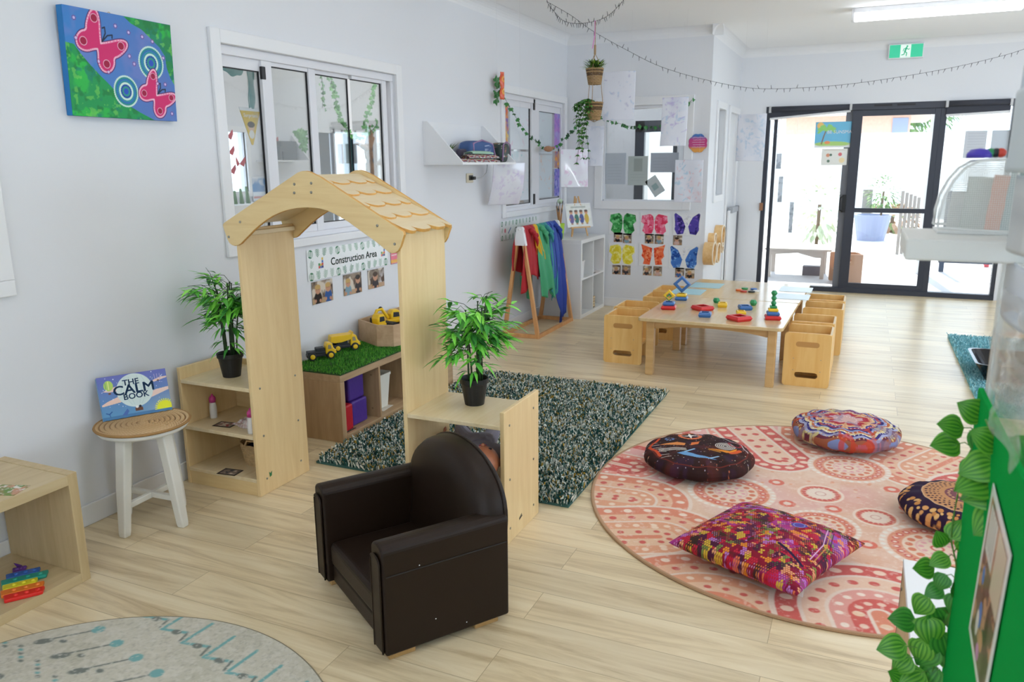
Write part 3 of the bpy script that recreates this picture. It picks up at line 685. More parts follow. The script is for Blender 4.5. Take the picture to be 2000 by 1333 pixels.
# ------------------------------------------------------------------ dolls on the right shelf
skin_d = mat('doll_skin_brown', '#a9694a', .4); skin_l = mat('doll_skin_pale', '#d9a68a', .4)
grey_f = mat('doll_grey_suit', '#8d8a98', .9, bump=.3, bscale=90, var=.15); pinkf = mat('doll_pink_trim', '#b8405a', .8); darkb = mat('doll_dark', '#2a1a18', .6)
def skin_obj(name, pts, edges, mt, parent, sub=2):
    me = bpy.data.meshes.new(name); me.from_pydata([p[:3] for p in pts], edges, []); me.materials.append(mt)
    o = bpy.data.objects.new(name, me); COL.objects.link(o); o.parent = parent
    o.modifiers.new('skin', 'SKIN'); 
    if not me.skin_vertices: bpy.context.view_layer.update()
    if not me.skin_vertices:
        bpy.context.view_layer.objects.active = o; bpy.ops.mesh.customdata_skin_add()
    sv = me.skin_vertices[0].data
    for i, p in enumerate(pts): sv[i].radius = (p[3], p[3])
    sv[0].use_root = True
    s = o.modifiers.new('sub', 'SUBSURF'); s.levels = sub; s.render_levels = sub
    return o
def doll(label, loc, rz, suit, skin, trim, s=1.0, tilt=0):
    t = thing('baby_doll', label, 'doll', loc, rz, 'baby dolls on the right playhouse shelves'); t.scale = (s, s, s); t.rotation_euler = (0, tilt, rz)
    # lying on its back, head at +x
    pts = [(0, 0, .045, .045), (.07, 0, .05, .05), (.12, 0, .05, .03), (.05, .065, .045, .022), (-.01, .1, .05, .018), (-.03, .12, .065, .014), (.05, -.065, .045, .022), (.0, -.1, .05, .018), (-.03, -.11, .07, .014),
           (-.07, .04, .05, .03), (-.13, .06, .065, .024), (-.18, .06, .05, .02), (-.07, -.04, .05, .03), (-.13, -.06, .065, .024), (-.18, -.055, .05, .02)]
    ed = [(0, 1), (1, 2), (1, 3), (3, 4), (4, 5), (1, 6), (6, 7), (7, 8), (0, 9), (9, 10), (10, 11), (0, 12), (12, 13), (13, 14)]
    skin_obj('suit', pts, ed, suit, t)
    b = MB(); b.ball((.175, 0, .06), (.058, .05, .05), 20, 14); b.ball((.17, .05, .055), (.01, .006, .014), 8, 6); b.ball((.17, -.05, .055), (.01, .006, .014), 8, 6)
    b.ball((.165, 0, .112), (.007, .007, .007), 8, 6)          # nose
    h = b.build('head', skin, t, smooth=True)
    for sy in (-1, 1):
        MB().ball((.18, sy*.02, .1045), (.006, .0065, .004), 8, 6).build('eye', darkb, h)
    MB().ball((.147, 0, .105), (.003, .012, .004), 8, 5).build('mouth', pinkf, h)
    MB().lathe([(.032, 0), (.034, .006), (.032, .012)], 16, Matrix.Translation((.118, 0, .052)) @ Matrix.Rotation(pi/2, 4, 'Y')).build('collar', trim, t)
    for sx, sy, z in ((-.034, .128, .075), (-.034, -.118, .08)):
        hb = MB(); hb.ball((sx, sy, z), (.012, .011, .008), 8, 6)
        for f in range(4): hb.tube([(sx+(f-1.5)*.006, sy, z+.004), (sx+(f-1.5)*.008, sy+.003, z+.018), (sx+(f-1.5)*.008, sy+.008, z+.024)], .0032, 5)
        hb.tube([(sx+.008, sy, z), (sx+.017, sy-.004, z+.008)], .0035, 5); hb.build('hand', skin, t, smooth=True)
    return t
hd_ = fl(940, 905, .34); doll('baby doll with brown face in grey suit lying on the right playhouse shelf', (hd_.x-.10, hd_.y+.19, .27), radians(-60), grey_f, skin_d, pinkf, 1.28)
doll('baby doll in grey suit with dark hands lying deeper left on the shelf', (-1.545, 2.82, .27), radians(100), grey_f, darkb, grey_f, .8)
doll('pale pink baby doll lying on the bottom board below', (-1.38, 2.80, .078), radians(-50), mat('doll_rose_suit', '#9a7a80', .9), skin_d, pinkf, .9)

# ================================================================== stool, woven mat and book
st_w = mat('stool_white', '#e3e0d6', .45, var=.06, vscale=6)
SX, SY = -2.705, 2.235
t = thing('white_stool', 'white painted round stool with four splayed legs and crossed stretcher', 'stool', (SX, SY, 0), radians(3))
MB().lathe([(0, .418), (.15, .418), (.172, .424), (.18, .436), (.172, .445), (0, .445)], 48, cap=False).build('seat', st_w, t, smooth=True)
MB().box((-.11, -.018, .385), (.11, .018, .42)).box((-.018, -.11, .386), (.018, .11, .419)).build('seat_brace', st_w, t, bevel=.004)
for k in range(4):
    a = k*pi/2-pi/2; c, s = cos(a), sin(a); R0, R1 = .105, .158
    L = []
    for z, r, w1, w2 in ((0, R1, .017, .016), (.02, R1-.002, .019, .018), (.2, R1-.022, .024, .021), (.42, R0, .026, .022)):
        for u, v in ((-w1, -w2), (w1, -w2), (w1, w2), (-w1, w2)): L.append(((r+v)*c-u*s, (r+v)*s+u*c, z))
    MB().add(L, [(3, 2, 1, 0), (12, 13, 14, 15)]+[(i*4+j, i*4+(j+1) % 4, i*4+4+(j+1) % 4, i*4+4+j) for i in range(3) for j in range(4)]).build('leg', st_w, t, bevel=.006, seg=3)
MB().box((-.135, -.01, .115), (.135, .01, .14)).build('stretcher', st_w, t, bevel=.003); MB().box((-.01, -.135, .112), (.01, .135, .137)).build('stretcher', st_w, t, bevel=.003)
straw = vcol('braided_straw', .8, bump=.3)
def mat_fn(U, V):
    a = U*2*pi; r = .004+V*.182; k = np.abs(np.sin(V*9*pi)); z = .447+.007*k+.0025*np.sin(a*(8+70*V)+np.floor(V*9)*1.3)*k
    return SX+r*np.cos(a), SY+r*np.sin(a), z
def mat_p(c):
    r = c.v/.186; c.mix((.5+.5*np.sin(c.u*(8+70*r)*1.0+np.floor(r*9)*1.7))*.75*(np.abs(np.sin(r*9*pi)) > .2), '#b08650'); c.mix((np.abs(np.sin(r*9*pi)) < .35)*.8, '#8f683c')
o = grid_obj('woven_placemat', mat_fn, 420, 90, straw, mat_p, lambda U, V: (U*2*pi, V*.186), bg='#dfc096'); tag(o, 'round braided straw mat covering the white stool seat', 'placemat')
b = MB()
for k in range(1): b.tube([(SX+.184*cos(a), SY+.184*sin(a), .45) for a in np.linspace(0, 2*pi, 49)], .006, 6)
r = b.build('rim', mat('straw_rim', '#a87f4c', .8, bump=.5, bscale=150)); r.parent = o; r.location = r.location-o.location
# book
BW, BHH = .262, .205
bl = fl(202, 824, .457); br = fl(337, 800, .457); xa = (br-bl).normalized(); back = Vector((xa.y, -xa.x, 0))
if back.x > 0: back = -back
BW = (br-bl).length
upv = (Vector((0, 0, 1))*cos(radians(20))+back*sin(radians(20)))
B = thing('calm_book', 'upright picture book with blue balloon cover titled THE CALM BOOK, on the stool', 'book', tuple(bl), 0)
MBk = frame_mat(bl, xa, upv)
BHH = .185
def book_p(c):
    w, h = BW, BHH; s = w/1.0
    g = c.v/h; c.c = np.outer(1-g, lin('#5f9cc4'))+np.outer(g, lin('#6a6fb8'))
    g2 = np.clip((.55-g)/.5, 0, 1)*np.clip((c.u/w-.45)/.5, 0, 1); c.mix(g2*.8, '#aab2bd')
    E_ = lambda x, y, r, col, ry=None, al=1: c.disc(x*w, y*h, r*w, col, ry=(ry*w if ry else None), al=al)
    c.poly([(x*w, y*h) for x, y in ((.06, .66), (.16, .72), (.32, .76), (.32, .63), (.15, .63))], '#f0cdbf')
    c.poly([(x*w, y*h) for x, y in ((.02, .36), (.1, .42), (.32, .53), (.42, .47), (.36, .38), (.02, .32))], '#f2cdbb')
    c.poly([(x*w, y*h) for x, y in ((.68, .46), (.8, .54), (1.0, .57), (1.0, .5), (.7, .36))], '#efcfc0'); c.poly([(x*w, y*h) for x, y in ((.78, .76), (.9, .82), (1.0, .82), (1.0, .79), (.8, .72))], '#efcfc0')
    c.box(0, 0, w, .07*h, '#4a78a8'); c.disc(.9*w, .07*h, .12*w, '#eef02a', al=1); c.box(0, 0, w, .06*h, '#4c7fae')
    for k in range(15):
        a = pi*k/14; c.line([(.9*w+.125*w*cos(a), .07*h+.125*w*sin(a)), (.9*w+.145*w*cos(a), .07*h+.145*w*sin(a))], .004, '#eef02a')
    c.disc(.51*w, .60*h, .262*w, '#d5e3df'); c.poly([(.27*w, .5*h), (.75*w, .5*h), (.6*w, .24*h), (.46*w, .24*h)], '#d2e1dd')
    for k in (-2, -1, 1, 2): c.line([(.51*w+k*.035*w, .27*h), (.51*w+k*.1*w, .6*h), (.51*w+k*.06*w, .92*h)], .012*w, '#bfd6d2', .6)
    c.box(.47*w, .11*h, .58*w, .19*h, '#6a4028'); c.disc(.5*w, .205*h, .02*w, '#f2efe6'); c.disc(.545*w, .21*h, .02*w, '#1d2433')
    c.disc(.15*w, .78*h, .066*w, '#b9d768', ry=.08*w); c.line([(.15*w, .7*h), (.15*w, .88*h)], .012*w, '#e9ef9a'); c.line([(.11*w, .72*h), (.11*w, .86*h)], .01*w, '#6fa67a'); c.box(.135*w, .58*h, .17*w, .62*h, '#7a4f38')
    for k in (-2, 0, 2): c.line([(.86*w+k*.018*w, .78*h), (.86*w+k*.02*w, .9*h)], .008*w, '#b9a8d4')
    c.box(.85*w, .73*h, .88*w, .76*h, '#7a4f38')
    c.poly([(.27*w, .06*h), (.36*w, .2*h), (.38*w, .14*h), (.34*w, .05*h)], '#4d6fb4'); c.line([(.06*w, .16*h), (.1*w, .13*h), (.14*w, .18*h)], .015*w, '#2c5a9a'); c.line([(.1*w, .14*h), (.11*w, .07*h)], .01*w, '#2c5a9a')
    rg = random.Random(4)
    for k in range(44):
        x, y = rg.uniform(.03, .97), rg.uniform(.25, .97)
        if (x-.51)**2+((y-.6)*.7)**2 < .075: continue
        c.disc(x*w, y*h, rg.choice([.004, .006, .009])*w, '#dfe6f5')
cov = sheet('front_cover', MBk @ Matrix.Translation((0, 0, .0005)), BW, BHH, book_p, '#ffffff', .0012, vcol('glossy_cover', .35), B, aa=.0012)
MB().box((.002, .002, -.012), (BW-.004, BHH-.003, -.0012), MBk @ Matrix.Rotation(radians(-2), 4, 'X')).build('pages', mat('page_paper', '#e9ecee', .7), B, True)
MB().box((0, 0, -.016), (BW, BHH, -.0125), MBk @ Matrix.Rotation(radians(-4), 4, 'X')).build('back_cover', mat('back_cover_blue', '#8fb6d6', .4), B, True)
# open leaves fanning back so that the book stands
MB().box((.0, 0, 0), (BW*.93, BHH*1.0, .0025), MBk @ Matrix.Translation((.01, .004, -.018)) @ Matrix.Rotation(radians(-11), 4, 'X')).build('rear_leaf', mat('back_cover_blue', '#8fb6d6', .4), B, True)
navy = mat('title_navy', '#144a78', .4)
for s, x, y, sz, sx in (('THE', .47, .795, .034, 1.05), ('CALM', .50, .63, .056, 1.12), ('BOOK', .515, .465, .034, 1.05)):
    text('title', s, MBk @ Matrix.Translation((x*BW, y*BHH, .0012)) @ Matrix.Rotation(radians(1), 4, 'Z'), sz, navy, cov, .0002, sx=sx, heavy=sz*.022)

# ================================================================== low oak shelf at the left edge
oak = wood('light_oak', '#c2aa80', '#d2bd94', 'Y', rough=.45, scale=1.2, stretch=9); oak_v = wood('light_oak_upright', '#bda478', '#cfb88e', 'Z', rough=.45, scale=1.2, stretch=9)
LS = thing('low_cube_shelf', 'low light oak open cube shelf against the wall at the left edge', 'shelf', (-2.73, 1.5, 0))
lx0, lx1, ly1 = -2.925, -2.53, 1.786
for nm, lo, hi, m_ in (('top_board', (lx0, .75, .385), (lx1, ly1-.036, .423), oak), ('bottom_board', (lx0, .75, 0), (lx1, ly1-.036, .038), oak), ('side_board', (lx0, ly1-.036, 0), (lx1, ly1, .425), oak_v), ('side_board', (lx0, .72, 0), (lx1, .756, .425), oak_v)):
    MB().box(lo, hi).build(nm, m_, LS, True, .0015)
p = fl(10, 962, .424); flatcard('photo_print', 'small photo of hands lying on the low oak shelf at the left edge', 'photo', -2.64, 1.52, .423, .11, .085, .35, lambda c: (c.blot(40, .45, '#c9967a', 3), c.blot(60, .5, '#6f8f4a', 5), c.blot(80, .6, '#e8e3da', 6)), '#8f8a55')
# rainbow unicorn popper toy
UN = thing('rainbow_popper_toy', 'flat rubber unicorn head toy in rainbow stripes inside the low shelf', 'toy', (0, 0, 0))
up = [fl(a, c, .0415) for a, c in ((33, 1112), (36, 1123), (50, 1120), (78, 1115), (84, 1120), (84, 1128), (60, 1133), (48, 1138), (78, 1134), (82, 1141), (62, 1150), (50, 1162), (42, 1168), (28, 1168), (16, 1160), (8, 1150), (6, 1140), (14, 1131), (26, 1125))]
cc = sum(up, Vector())/len(up); UN.location = cc
bands = ['#5b2a7d', '#2b62b8', '#1f9a86', '#e8dc2c', '#ef7f28', '#e5281f']
b = MB(); a0, a1 = fl(40, 1112, .04), fl(40, 1172, .04); ax_ = (a1-a0); LL = ax_.length; ax_.normalize(); sd = Vector((ax_.y, -ax_.x, 0)); sd = sd if sd.y > 0 else -sd
for k, col in enumerate(bands):
    t0, t1 = k/6, (k+1)/6; c0 = a0+ax_*LL*t0; c1 = a0+ax_*LL*t1
    la, lb = (.025, .045, .06, .055, .06, .05)[k], (.02, .065, .09, .055, .075, .075)[k]
    n0 = [c0-sd*la, c0+sd*lb, c1+sd*(lb*.9), c1-sd*la*.95]
    MB().prism([(q.x, q.y) for q in n0], .0385, .052).build('band', mat('rubber_'+col[1:], col, .4), UN, True, .004, seg=3)
    for j in range(3):
        q = (c0+c1)/2+sd*(-la*.6+(la+lb)*.8*(j+.5)/3); MB().lathe([(.008, 0), (.0065, .004), (0, .006)], 12, Matrix.Translation((q.x, q.y, .052)), cap=False).build('bubble', mat('rubber_'+col[1:], col, .4), UN, True, smooth=True)
q = a0-ax_*.008; MB().lathe([(.008, 0), (.004, .02), (0, .035)], 10, Matrix.Translation((q.x, q.y, .045)) @ Matrix.Rotation(.7, 4, 'X'), cap=False).build('horn', mat('rubber_5b2a7d', '#5b2a7d', .4), UN, True)

# ================================================================== brown child armchair
lea = mat('brown_leatherette', '#21140b', .45, spec=.28, bump=.06, bscale=400, var=.1, vscale=20)
P0 = Vector((-1.228, 1.785, 0)); ed = Vector((.555, .832, 0)); ew = Vector((-.832, .555, 0))
AC = thing('child_armchair', 'small dark brown leatherette armchair with rounded back standing in the foreground', 'armchair', tuple(P0+ed*.22+ew*.3))
MA = Matrix((ed, ew, Vector((0, 0, 1)))).transposed().to_4x4(); MA.translation = P0     # x = depth, y = width to the left
AD, AWd, AZ = .445, .615, .388
def apart(name, b, bev=.012, **k):
    vs = [tuple(MA @ Vector(p)) for p in b.v]; b.v = vs; return b.build(name, lea, AC, True, bev, seg=4, smooth=False, **k)
def arm(y0, y1, outer):
    # rolled top arm: rounded profile in the y-z plane swept along the depth
    w = y1-y0; r = w/2; prof = [(y0, .022), (y1, .022)]
    prof += [(y0+r+r*cos(t), AZ-r*.62+r*.62*sin(t)) for t in np.linspace(0, pi, 13)]
    n = len(prof); b = MB(); x0, x1 = .0, AD
    b.add([(x0, y, z) for y, z in prof]+[(x1, y, z) for y, z in prof], [tuple(range(n))[::-1], tuple(range(n, 2*n))]+[(i, (i+1) % n, n+(i+1) % n, n+i) for i in range(n)])
    o = apart('armrest', b, .009)
    # raised front facing with piping
    pr = [(y0+.012, .03), (y1-.012, .03)]+[(y0+r+(r-.012)*cos(t), AZ-.03-r*.6+(r-.012)*.6*sin(t)) for t in np.linspace(0, pi, 11)]
    n = len(pr); b = MB(); b.add([(-.007, y, z) for y, z in pr]+[(.0, y, z) for y, z in pr], [tuple(range(n))[::-1], tuple(range(n, 2*n))]+[(i, (i+1) % n, n+(i+1) % n, n+i) for i in range(n)])
    vs = [tuple(MA @ Vector(p)) for p in b.v]; b.v = vs; f = b.build('front_facing', lea, o, True, .008, seg=3)
    q = MB(); q.tube([tuple(MA @ Vector((-.006, y, z))) for y, z in pr[1:]+pr[:1]], .0035, 6); q.build('piping', lea, o, True, smooth=True)
    ys = y0-.0015 if outer < 0 else y1+.0015
    q = MB(); q.tube([tuple(MA @ Vector((x, ys, .29))) for x in (.01, .15, .3, AD-.01)], .0018, 5); q.build('seam', mat('leather_seam', '#17100b', .6), o, True)
arm(0, .088, -1); arm(AWd-.088, AWd, 1)
b = MB(); b.box((.02, .088, .022), (AD, AWd-.088, .09)); apart('seat_base', b, .01)
b = MB(); b.box((.012, .09, .092), (AD-.07, AWd-.09, .185)); apart('seat_cushion', b, .022)
# back: rounded arch shape, leaning slightly, thick and padded
n = 24; yc = AWd/2; hw = AWd/2-.012; prof = [(yc-hw, .08), (yc-hw, .30)]+[(yc-hw*cos(t), .34+.215*sin(t)**.85) for t in np.linspace(.05, pi-.05, n)]+[(yc+hw, .30), (yc+hw, .08)]
def backpts(x, sh, dz=0): return [(x+.06*(z-.1), yc+(y-yc)*sh, z if z < .2 else z-dz) for y, z in prof]
rings = [backpts(AD-.125, .62, .09), backpts(AD-.118, .82, .04), backpts(AD-.10, .93, .016), backpts(AD-.07, .985, .004), backpts(AD-.03, 1), backpts(AD-.005, .99, .004)]
m_ = len(prof); vs = [p for r_ in rings for p in r_]; fs = [(i*m_+j, (i*m_+(j+1) % m_), (i+1)*m_+(j+1) % m_, (i+1)*m_+j) for i in range(5) for j in range(m_)]
fs += [tuple(range(m_))[::-1], tuple(range(5*m_, 6*m_))]
fs = [f[::-1] for f in fs]
b = MB().add(vs, fs); b.v = [tuple(MA @ Vector(p)) for p in b.v]; bk = b.build('backrest', lea, AC, True, .012, smooth=False, seg=4)
for p_ in bk.data.polygons: p_.use_smooth = True
for x in (AD-.022,):
    b = MB(); b.tube([tuple(MA @ Vector((px+.0, y, z))) for px, y, z in backpts(x, 1.003)[2:-2]], .004, 6); b.build('piping', lea, bk, True, smooth=True)
for x, y in ((.05, .045), (AD-.09, .045), (.05, AWd-.045), (AD-.09, AWd-.045)):
    b = MB(); b.box((x-.035, y-.03, 0), (x+.055, y+.03, .024)); b.v = [tuple(MA @ Vector(p)) for p in b.v]; b.build('foot', wood('foot_wood', '#a9834f', '#c09a63', 'X'), AC, True, .003, label='flat wooden foot')
b = MB(); b.box((AD+.001, .03, .19), (AD+.003, .075, .26)); b.v = [tuple(MA @ Vector(p)) for p in b.v]; b.build('care_label', mat('paper_white', '#e8e8e6', .7), AC, True, label='white care label')
for x, z in ((.12, .3), (.17, .1), (.28, .05)):
    b = MB(); b.ball((x, -.0025, z), (.0022, .0012, .002), 6, 4); b.v = [tuple(MA @ Vector(p)) for p in b.v]; b.build('scuff', mat('paper_white', '#e8e8e6', .7), AC, True)
# ================================================================== construction shelf behind the playhouse
oak_d = wood('walnut_oak', '#a98a66', '#bfa17c', 'Y', rough=.5, scale=1.2, stretch=9); oak_dv = wood('walnut_oak_upright', '#a5855f', '#bb9b74', 'Z', rough=.5, scale=1.2, stretch=9)
cx0, cx1, cy0, cz = -2.912, -2.527, 3.36, .385
CS = thing('cube_shelf', 'low brown oak cube shelf under the Construction Area sign, turf on top', 'shelf', (-2.72, 3.76, 0))
for nm, lo, hi, m_ in (('top_board', (cx0, cy0, cz-.04), (cx1, cy0+.80, cz), oak_d), ('bottom_board', (cx0, cy0+.038, 0), (cx1, cy0+.762, .038), oak_d), ('side_board', (cx0, cy0, 0), (cx1, cy0+.038, cz-.04), oak_dv), ('side_board', (cx0, cy0+.762, 0), (cx1, cy0+.80, cz-.04), oak_dv), ('divider', (cx0, cy0+.372, .038), (cx1, cy0+.388, cz-.04), oak_dv)):
    MB().box(lo, hi).build(nm, m_, CS, True, .0015)
for y, z in ((cy0+.02, cz-.02), (cy0+.366, cz-.09), (cy0+.366, .09)): MB().lathe([(.006, 0), (.006, .001), (0, .0012)], 10, Matrix.Translation((cx1-.05, y, z)) @ Matrix.Rotation(pi/2, 4, 'X'), cap=False).build('screw_cap', mat('cap_brown', '#8f7350', .5), CS, True)
# artificial turf: blades
def turf(name, x0, x1, y0, y1, z, n, label):
    rg = np.random.RandomState(5); b = MB(); root = thing(name, label, 'mat', ((x0+x1)/2, (y0+y1)/2, z))
    MB().box((x0, y0, z), (x1, y1, z+.006)).build('backing', mat('turf_backing', '#2c4a1e', .9), root, True)
    gc = [lin(c) for c in ('#3f8a2a', '#56a333', '#2f6e22', '#6fb63e')]
    for i in range(n):
        x, y = rg.uniform(x0, x1), rg.uniform(y0, y1); a = rg.uniform(0, 2*pi); h = rg.uniform(.010, .018); l = rg.uniform(-.008, .008, 2); w = .0022
        b.add([(x-w*cos(a), y-w*sin(a), z+.005), (x+w*cos(a), y+w*sin(a), z+.005), (x+l[0], y+l[1], z+.005+h)], [(0, 1, 2)], None, gc[rg.randint(4)])
    tag(b.build('blades', vcol('turf_blades', .7), root, True), kind='stuff'); return root
turf('turf_mat', cx0+.012, cx1+.004, cy0+.002, cy0+.80, cz, 9000, 'green artificial turf mat covering the brown oak cube shelf')
tz = cz+.014
ylw = mat('truck_yellow', '#f2c41c', .4); blk = mat('truck_black', '#25262a', .5); glz = mat('truck_window', '#9a9078', .2)
def truck(loc, rz, label, bed):
    t = thing('toy_truck', label, 'toy truck', loc, rz, 'yellow toy trucks on the turf'); t.scale = (.82, .82, .82)
    MB().box((-.095, -.028, .022), (.075, .028, .045)).build('chassis', blk, t, bevel=.006)
    cabp = [(.035, .035), (.105, .035), (.107, .062), (.092, .075), (.082, .112), (.045, .116), (.036, .09)]
    M = Matrix.Rotation(pi/2, 4, 'X')
    c = MB().prism(cabp, -.036, .036, M).build('cab', ylw, t, bevel=.007, seg=3)
    MB().prism([(.05, .072), (.078, .072), (.072, .102), (.052, .104)], -.0375, .0375, M).build('side_window', glz, c, bevel=.003)
    MB().box((.0, -.026, -.0015), (.034, .026, .0015), Matrix.Translation((.0925, 0, .076)) @ Matrix.Rotation(radians(-106), 4, 'Y')).build('windscreen', glz, c)
    MB().box((.104, -.03, .035), (.112, .03, .052)).build('bumper', ylw, c, bevel=.003)
    for y in (-.022, .022): MB().ball((.108, y, .06), (.003, .005, .004), 8, 5).build('headlight', mat('lamp_white', '#e8e0c0', .3), c)
    if bed:
        bp = [(-.115, .075), (-.108, .12), (.04, .125), (.052, .14), (.06, .14), (.035, .085), (-.03, .07), (-.08, .068)]
        MB().prism(bp, -.045, .045, M).build('dump_bed', ylw, t, bevel=.005)
        MB().box((-.06, -.02, .04), (.02, .02, .075)).build('bed_support', blk, t, bevel=.004)
    else:
        MB().box((-.09, -.034, .045), (.03, .034, .062)).box((-.03, -.03, .06), (.03, .03, .085)).build('engine_deck', blk, t, bevel=.004)
    for x in (-.062, .068):
        for s in (-1, 1):
            w = MB().lathe([(.012, 0), (.026, 0), (.029, .004), (.029, .018), (.025, .022), (.012, .022)], 20, Matrix.Translation((x, s*.022, .029)) @ Matrix.Rotation(-s*pi/2, 4, 'X')).build('wheel', blk, t)
            MB().lathe([(0, .0), (.017, .0), (.017, .005), (.008, .007), (0, .007)], 16, Matrix.Translation((x, s*.044, .029)) @ Matrix.Rotation(-s*pi/2, 4, 'X'), cap=False).build('hub', ylw, w)
    return t
p = fl(631, 702, tz); truck((p.x-.02, p.y, tz), radians(52), 'yellow toy truck with black flat deck, empty, on the turf', False)
p = fl(682, 685, tz); truck((p.x-.03, p.y+.0, tz), radians(50), 'yellow toy tipper truck with dump bed on the turf', True)
# wooden tray with diggers
tp = [(-2.915, 4.10), (-2.70, 3.985), (-2.60, 4.02), (-2.56, 4.13), (-2.56, 4.52), (-2.70, 4.60), (-2.915, 4.60)]
TR = thing('plywood_tray', 'octagonal plywood tray of toy diggers on the far end of the shelf', 'tray', (-2.75, 4.3, tz))
tply = wood('tray_ply', '#b99670', '#cdac86', 'Y', rough=.55, stretch=9)
MB().prism(tp, tz, tz+.012).build('base', tply, TR, True)
cxm, cym = -2.76, 4.3
for i in range(len(tp)):
    a, c = tp[i], tp[(i+1) % len(tp)]; a2 = (a[0]+(cxm-a[0])*.06, a[1]+(cym-a[1])*.05); c2 = (c[0]+(cxm-c[0])*.06, c[1]+(cym-c[1])*.05)
    MB().prism([a, c, c2, a2], tz+.012, tz+.135).build('side', tply, TR, True, .002)
tag(MB().box((cx0, cy0+.80, 0), (cx1, cy0+1.28, cz)).box((cx0, cy0+.801, cz), (cx1, cy0+1.28, cz+.012)).build('storage_chest', oak_d, bevel=.003), 'brown box continuing the construction shelf behind the right playhouse pillar', 'box')
def digger(loc, rz, label, arm):
    t = thing('toy_digger', label, 'toy digger', loc, rz, 'yellow toy diggers in the plywood tray'); t.scale = (1.0, 1.0, 1.0); M = Matrix.Rotation(pi/2, 4, 'X')
    MB().box((-.06, -.035, .0), (.06, .035, .03)).build('track_base', blk, t, bevel=.01)
    MB().box((-.06, -.03, .03), (.045, .03, .055)).build('body', ylw, t, bevel=.006)
    c = MB().prism([(-.03, .05), (.04, .05), (.035, .1), (.02, .115), (-.02, .115), (-.035, .09)], -.028, .028, M).build('cab', ylw, t, bevel=.006)
    MB().prism([(-.018, .068), (.028, .068), (.024, .098), (-.015, .1)], -.0295, .0295, M).build('side_window', blk, c)
    if arm:
        MB().tube([(-.04, 0, .06), (-.085, 0, .125), (-.12, 0, .12), (-.145, 0, .07)], .011, 8).build('arm', ylw, t); MB().prism([(-.165, .03), (-.12, .03), (-.125, .07), (-.16, .075)], -.025, .025, M).build('bucket', blk, t, bevel=.004)
        MB().lathe([(0, 0), (.014, 0), (.014, .008), (0, .008)], 14, Matrix.Translation((-.085, .012, .125)) @ Matrix.Rotation(-pi/2, 4, 'X'), cap=False).build('pivot', blk, t)
    else:
        MB().prism([(.06, .01), (.1, .01), (.115, .05), (.07, .045)], -.05, .05, M).build('loader_bucket', blk, t, bevel=.004)
    for x in (-.04, .04):
        w = MB().lathe([(0, 0), (.02, 0), (.02, .01), (0, .01)], 14, Matrix.Translation((x, -.035, .02)) @ Matrix.Rotation(pi/2, 4, 'X'), cap=False).build('wheel', ylw, t)
    return t
digger((-2.78, 4.13, tz+.06), radians(80), 'small yellow toy loader in the near corner of the plywood tray', False)
digger((-2.78, 4.31, tz+.06), radians(60), 'yellow toy excavator with raised arm deeper in the plywood tray', True)
# soft blocks
def soft(x, y, z, s, col, label, name='soft_block'):
    o = MB().box((x, y, z), (x+s[0], y+s[1], z+s[2])).build(name, mat('vinyl_'+col[1:], col, .45, bump=.1, bscale=60), bevel=.012, seg=4); return tag(o, label, 'soft block', 'soft vinyl blocks in the oak cube shelf')
soft(-2.70, 3.402, .04, (.15, .095, .15), '#b81624', 'red vinyl soft block in front on the floor of the oak shelf')
soft(-2.72, 3.515, .04, (.15, .15, .145), '#4a2a86', 'lower of the two purple vinyl soft blocks in the oak shelf')
soft(-2.73, 3.505, .187, (.15, .15, .145), '#452680', 'upper of the two purple vinyl soft blocks in the oak shelf')
soft(-2.89, 3.405, .04, (.14, .09, .29), '#159078', 'tall teal vinyl soft block at the back of the oak shelf')
b = MB(); M = Matrix.Translation((-2.66, 3.90, .039))
def rrect(w, d, r, n=5): return [(sx*(w-r)+r*cos(t), sy*(d-r)+r*sin(t)) for sx, sy, a0 in ((1, 1, 0), (-1, 1, pi/2), (-1, -1, pi), (1, -1, 1.5*pi)) for t in np.linspace(a0, a0+pi/2, n)]
def loft(b, sections, M=None, caps=(True, True)):
    n = len(sections[0][0]); vs = [(x, y, z) for pts, z in sections for x, y in pts]
    fs = [(i*n+j, i*n+(j+1) % n, (i+1)*n+(j+1) % n, (i+1)*n+j) for i in range(len(sections)-1) for j in range(n)]
    if caps[0]: fs.append(tuple(range(n))[::-1])
    if caps[1]: fs.append(tuple(range((len(sections)-1)*n, len(sections)*n)))
    return b.add(vs, fs, M)
loft(b, [(rrect(.045, .06, .02), 0), (rrect(.06, .078, .025), .2), (rrect(.064, .082, .025), .2), (rrect(.064, .082, .025), .215), (rrect(.057, .075, .022), .215), (rrect(.045, .06, .02), .01)], M, (True, True))
tag(b.build('white_bin', mat('bin_white', '#e0ddd0', .4), smooth=False), 'white plastic bin in the right hole of the oak cube shelf', 'bin')
flatcard('paper_sheet', 'pale paper lying under the white bin on the oak shelf', 'paper', -2.57, 3.83, .039, .13, .04, pi/2+.1, lambda c: c.blot(60, .55, '#cfc6b8', 3), '#ddd4c6', res=.005)
flatcard('photo_card', 'small dark photo card lying beside the red soft block', 'card', -2.545, 3.42, .039, .09, .015, pi/2, framed(1))

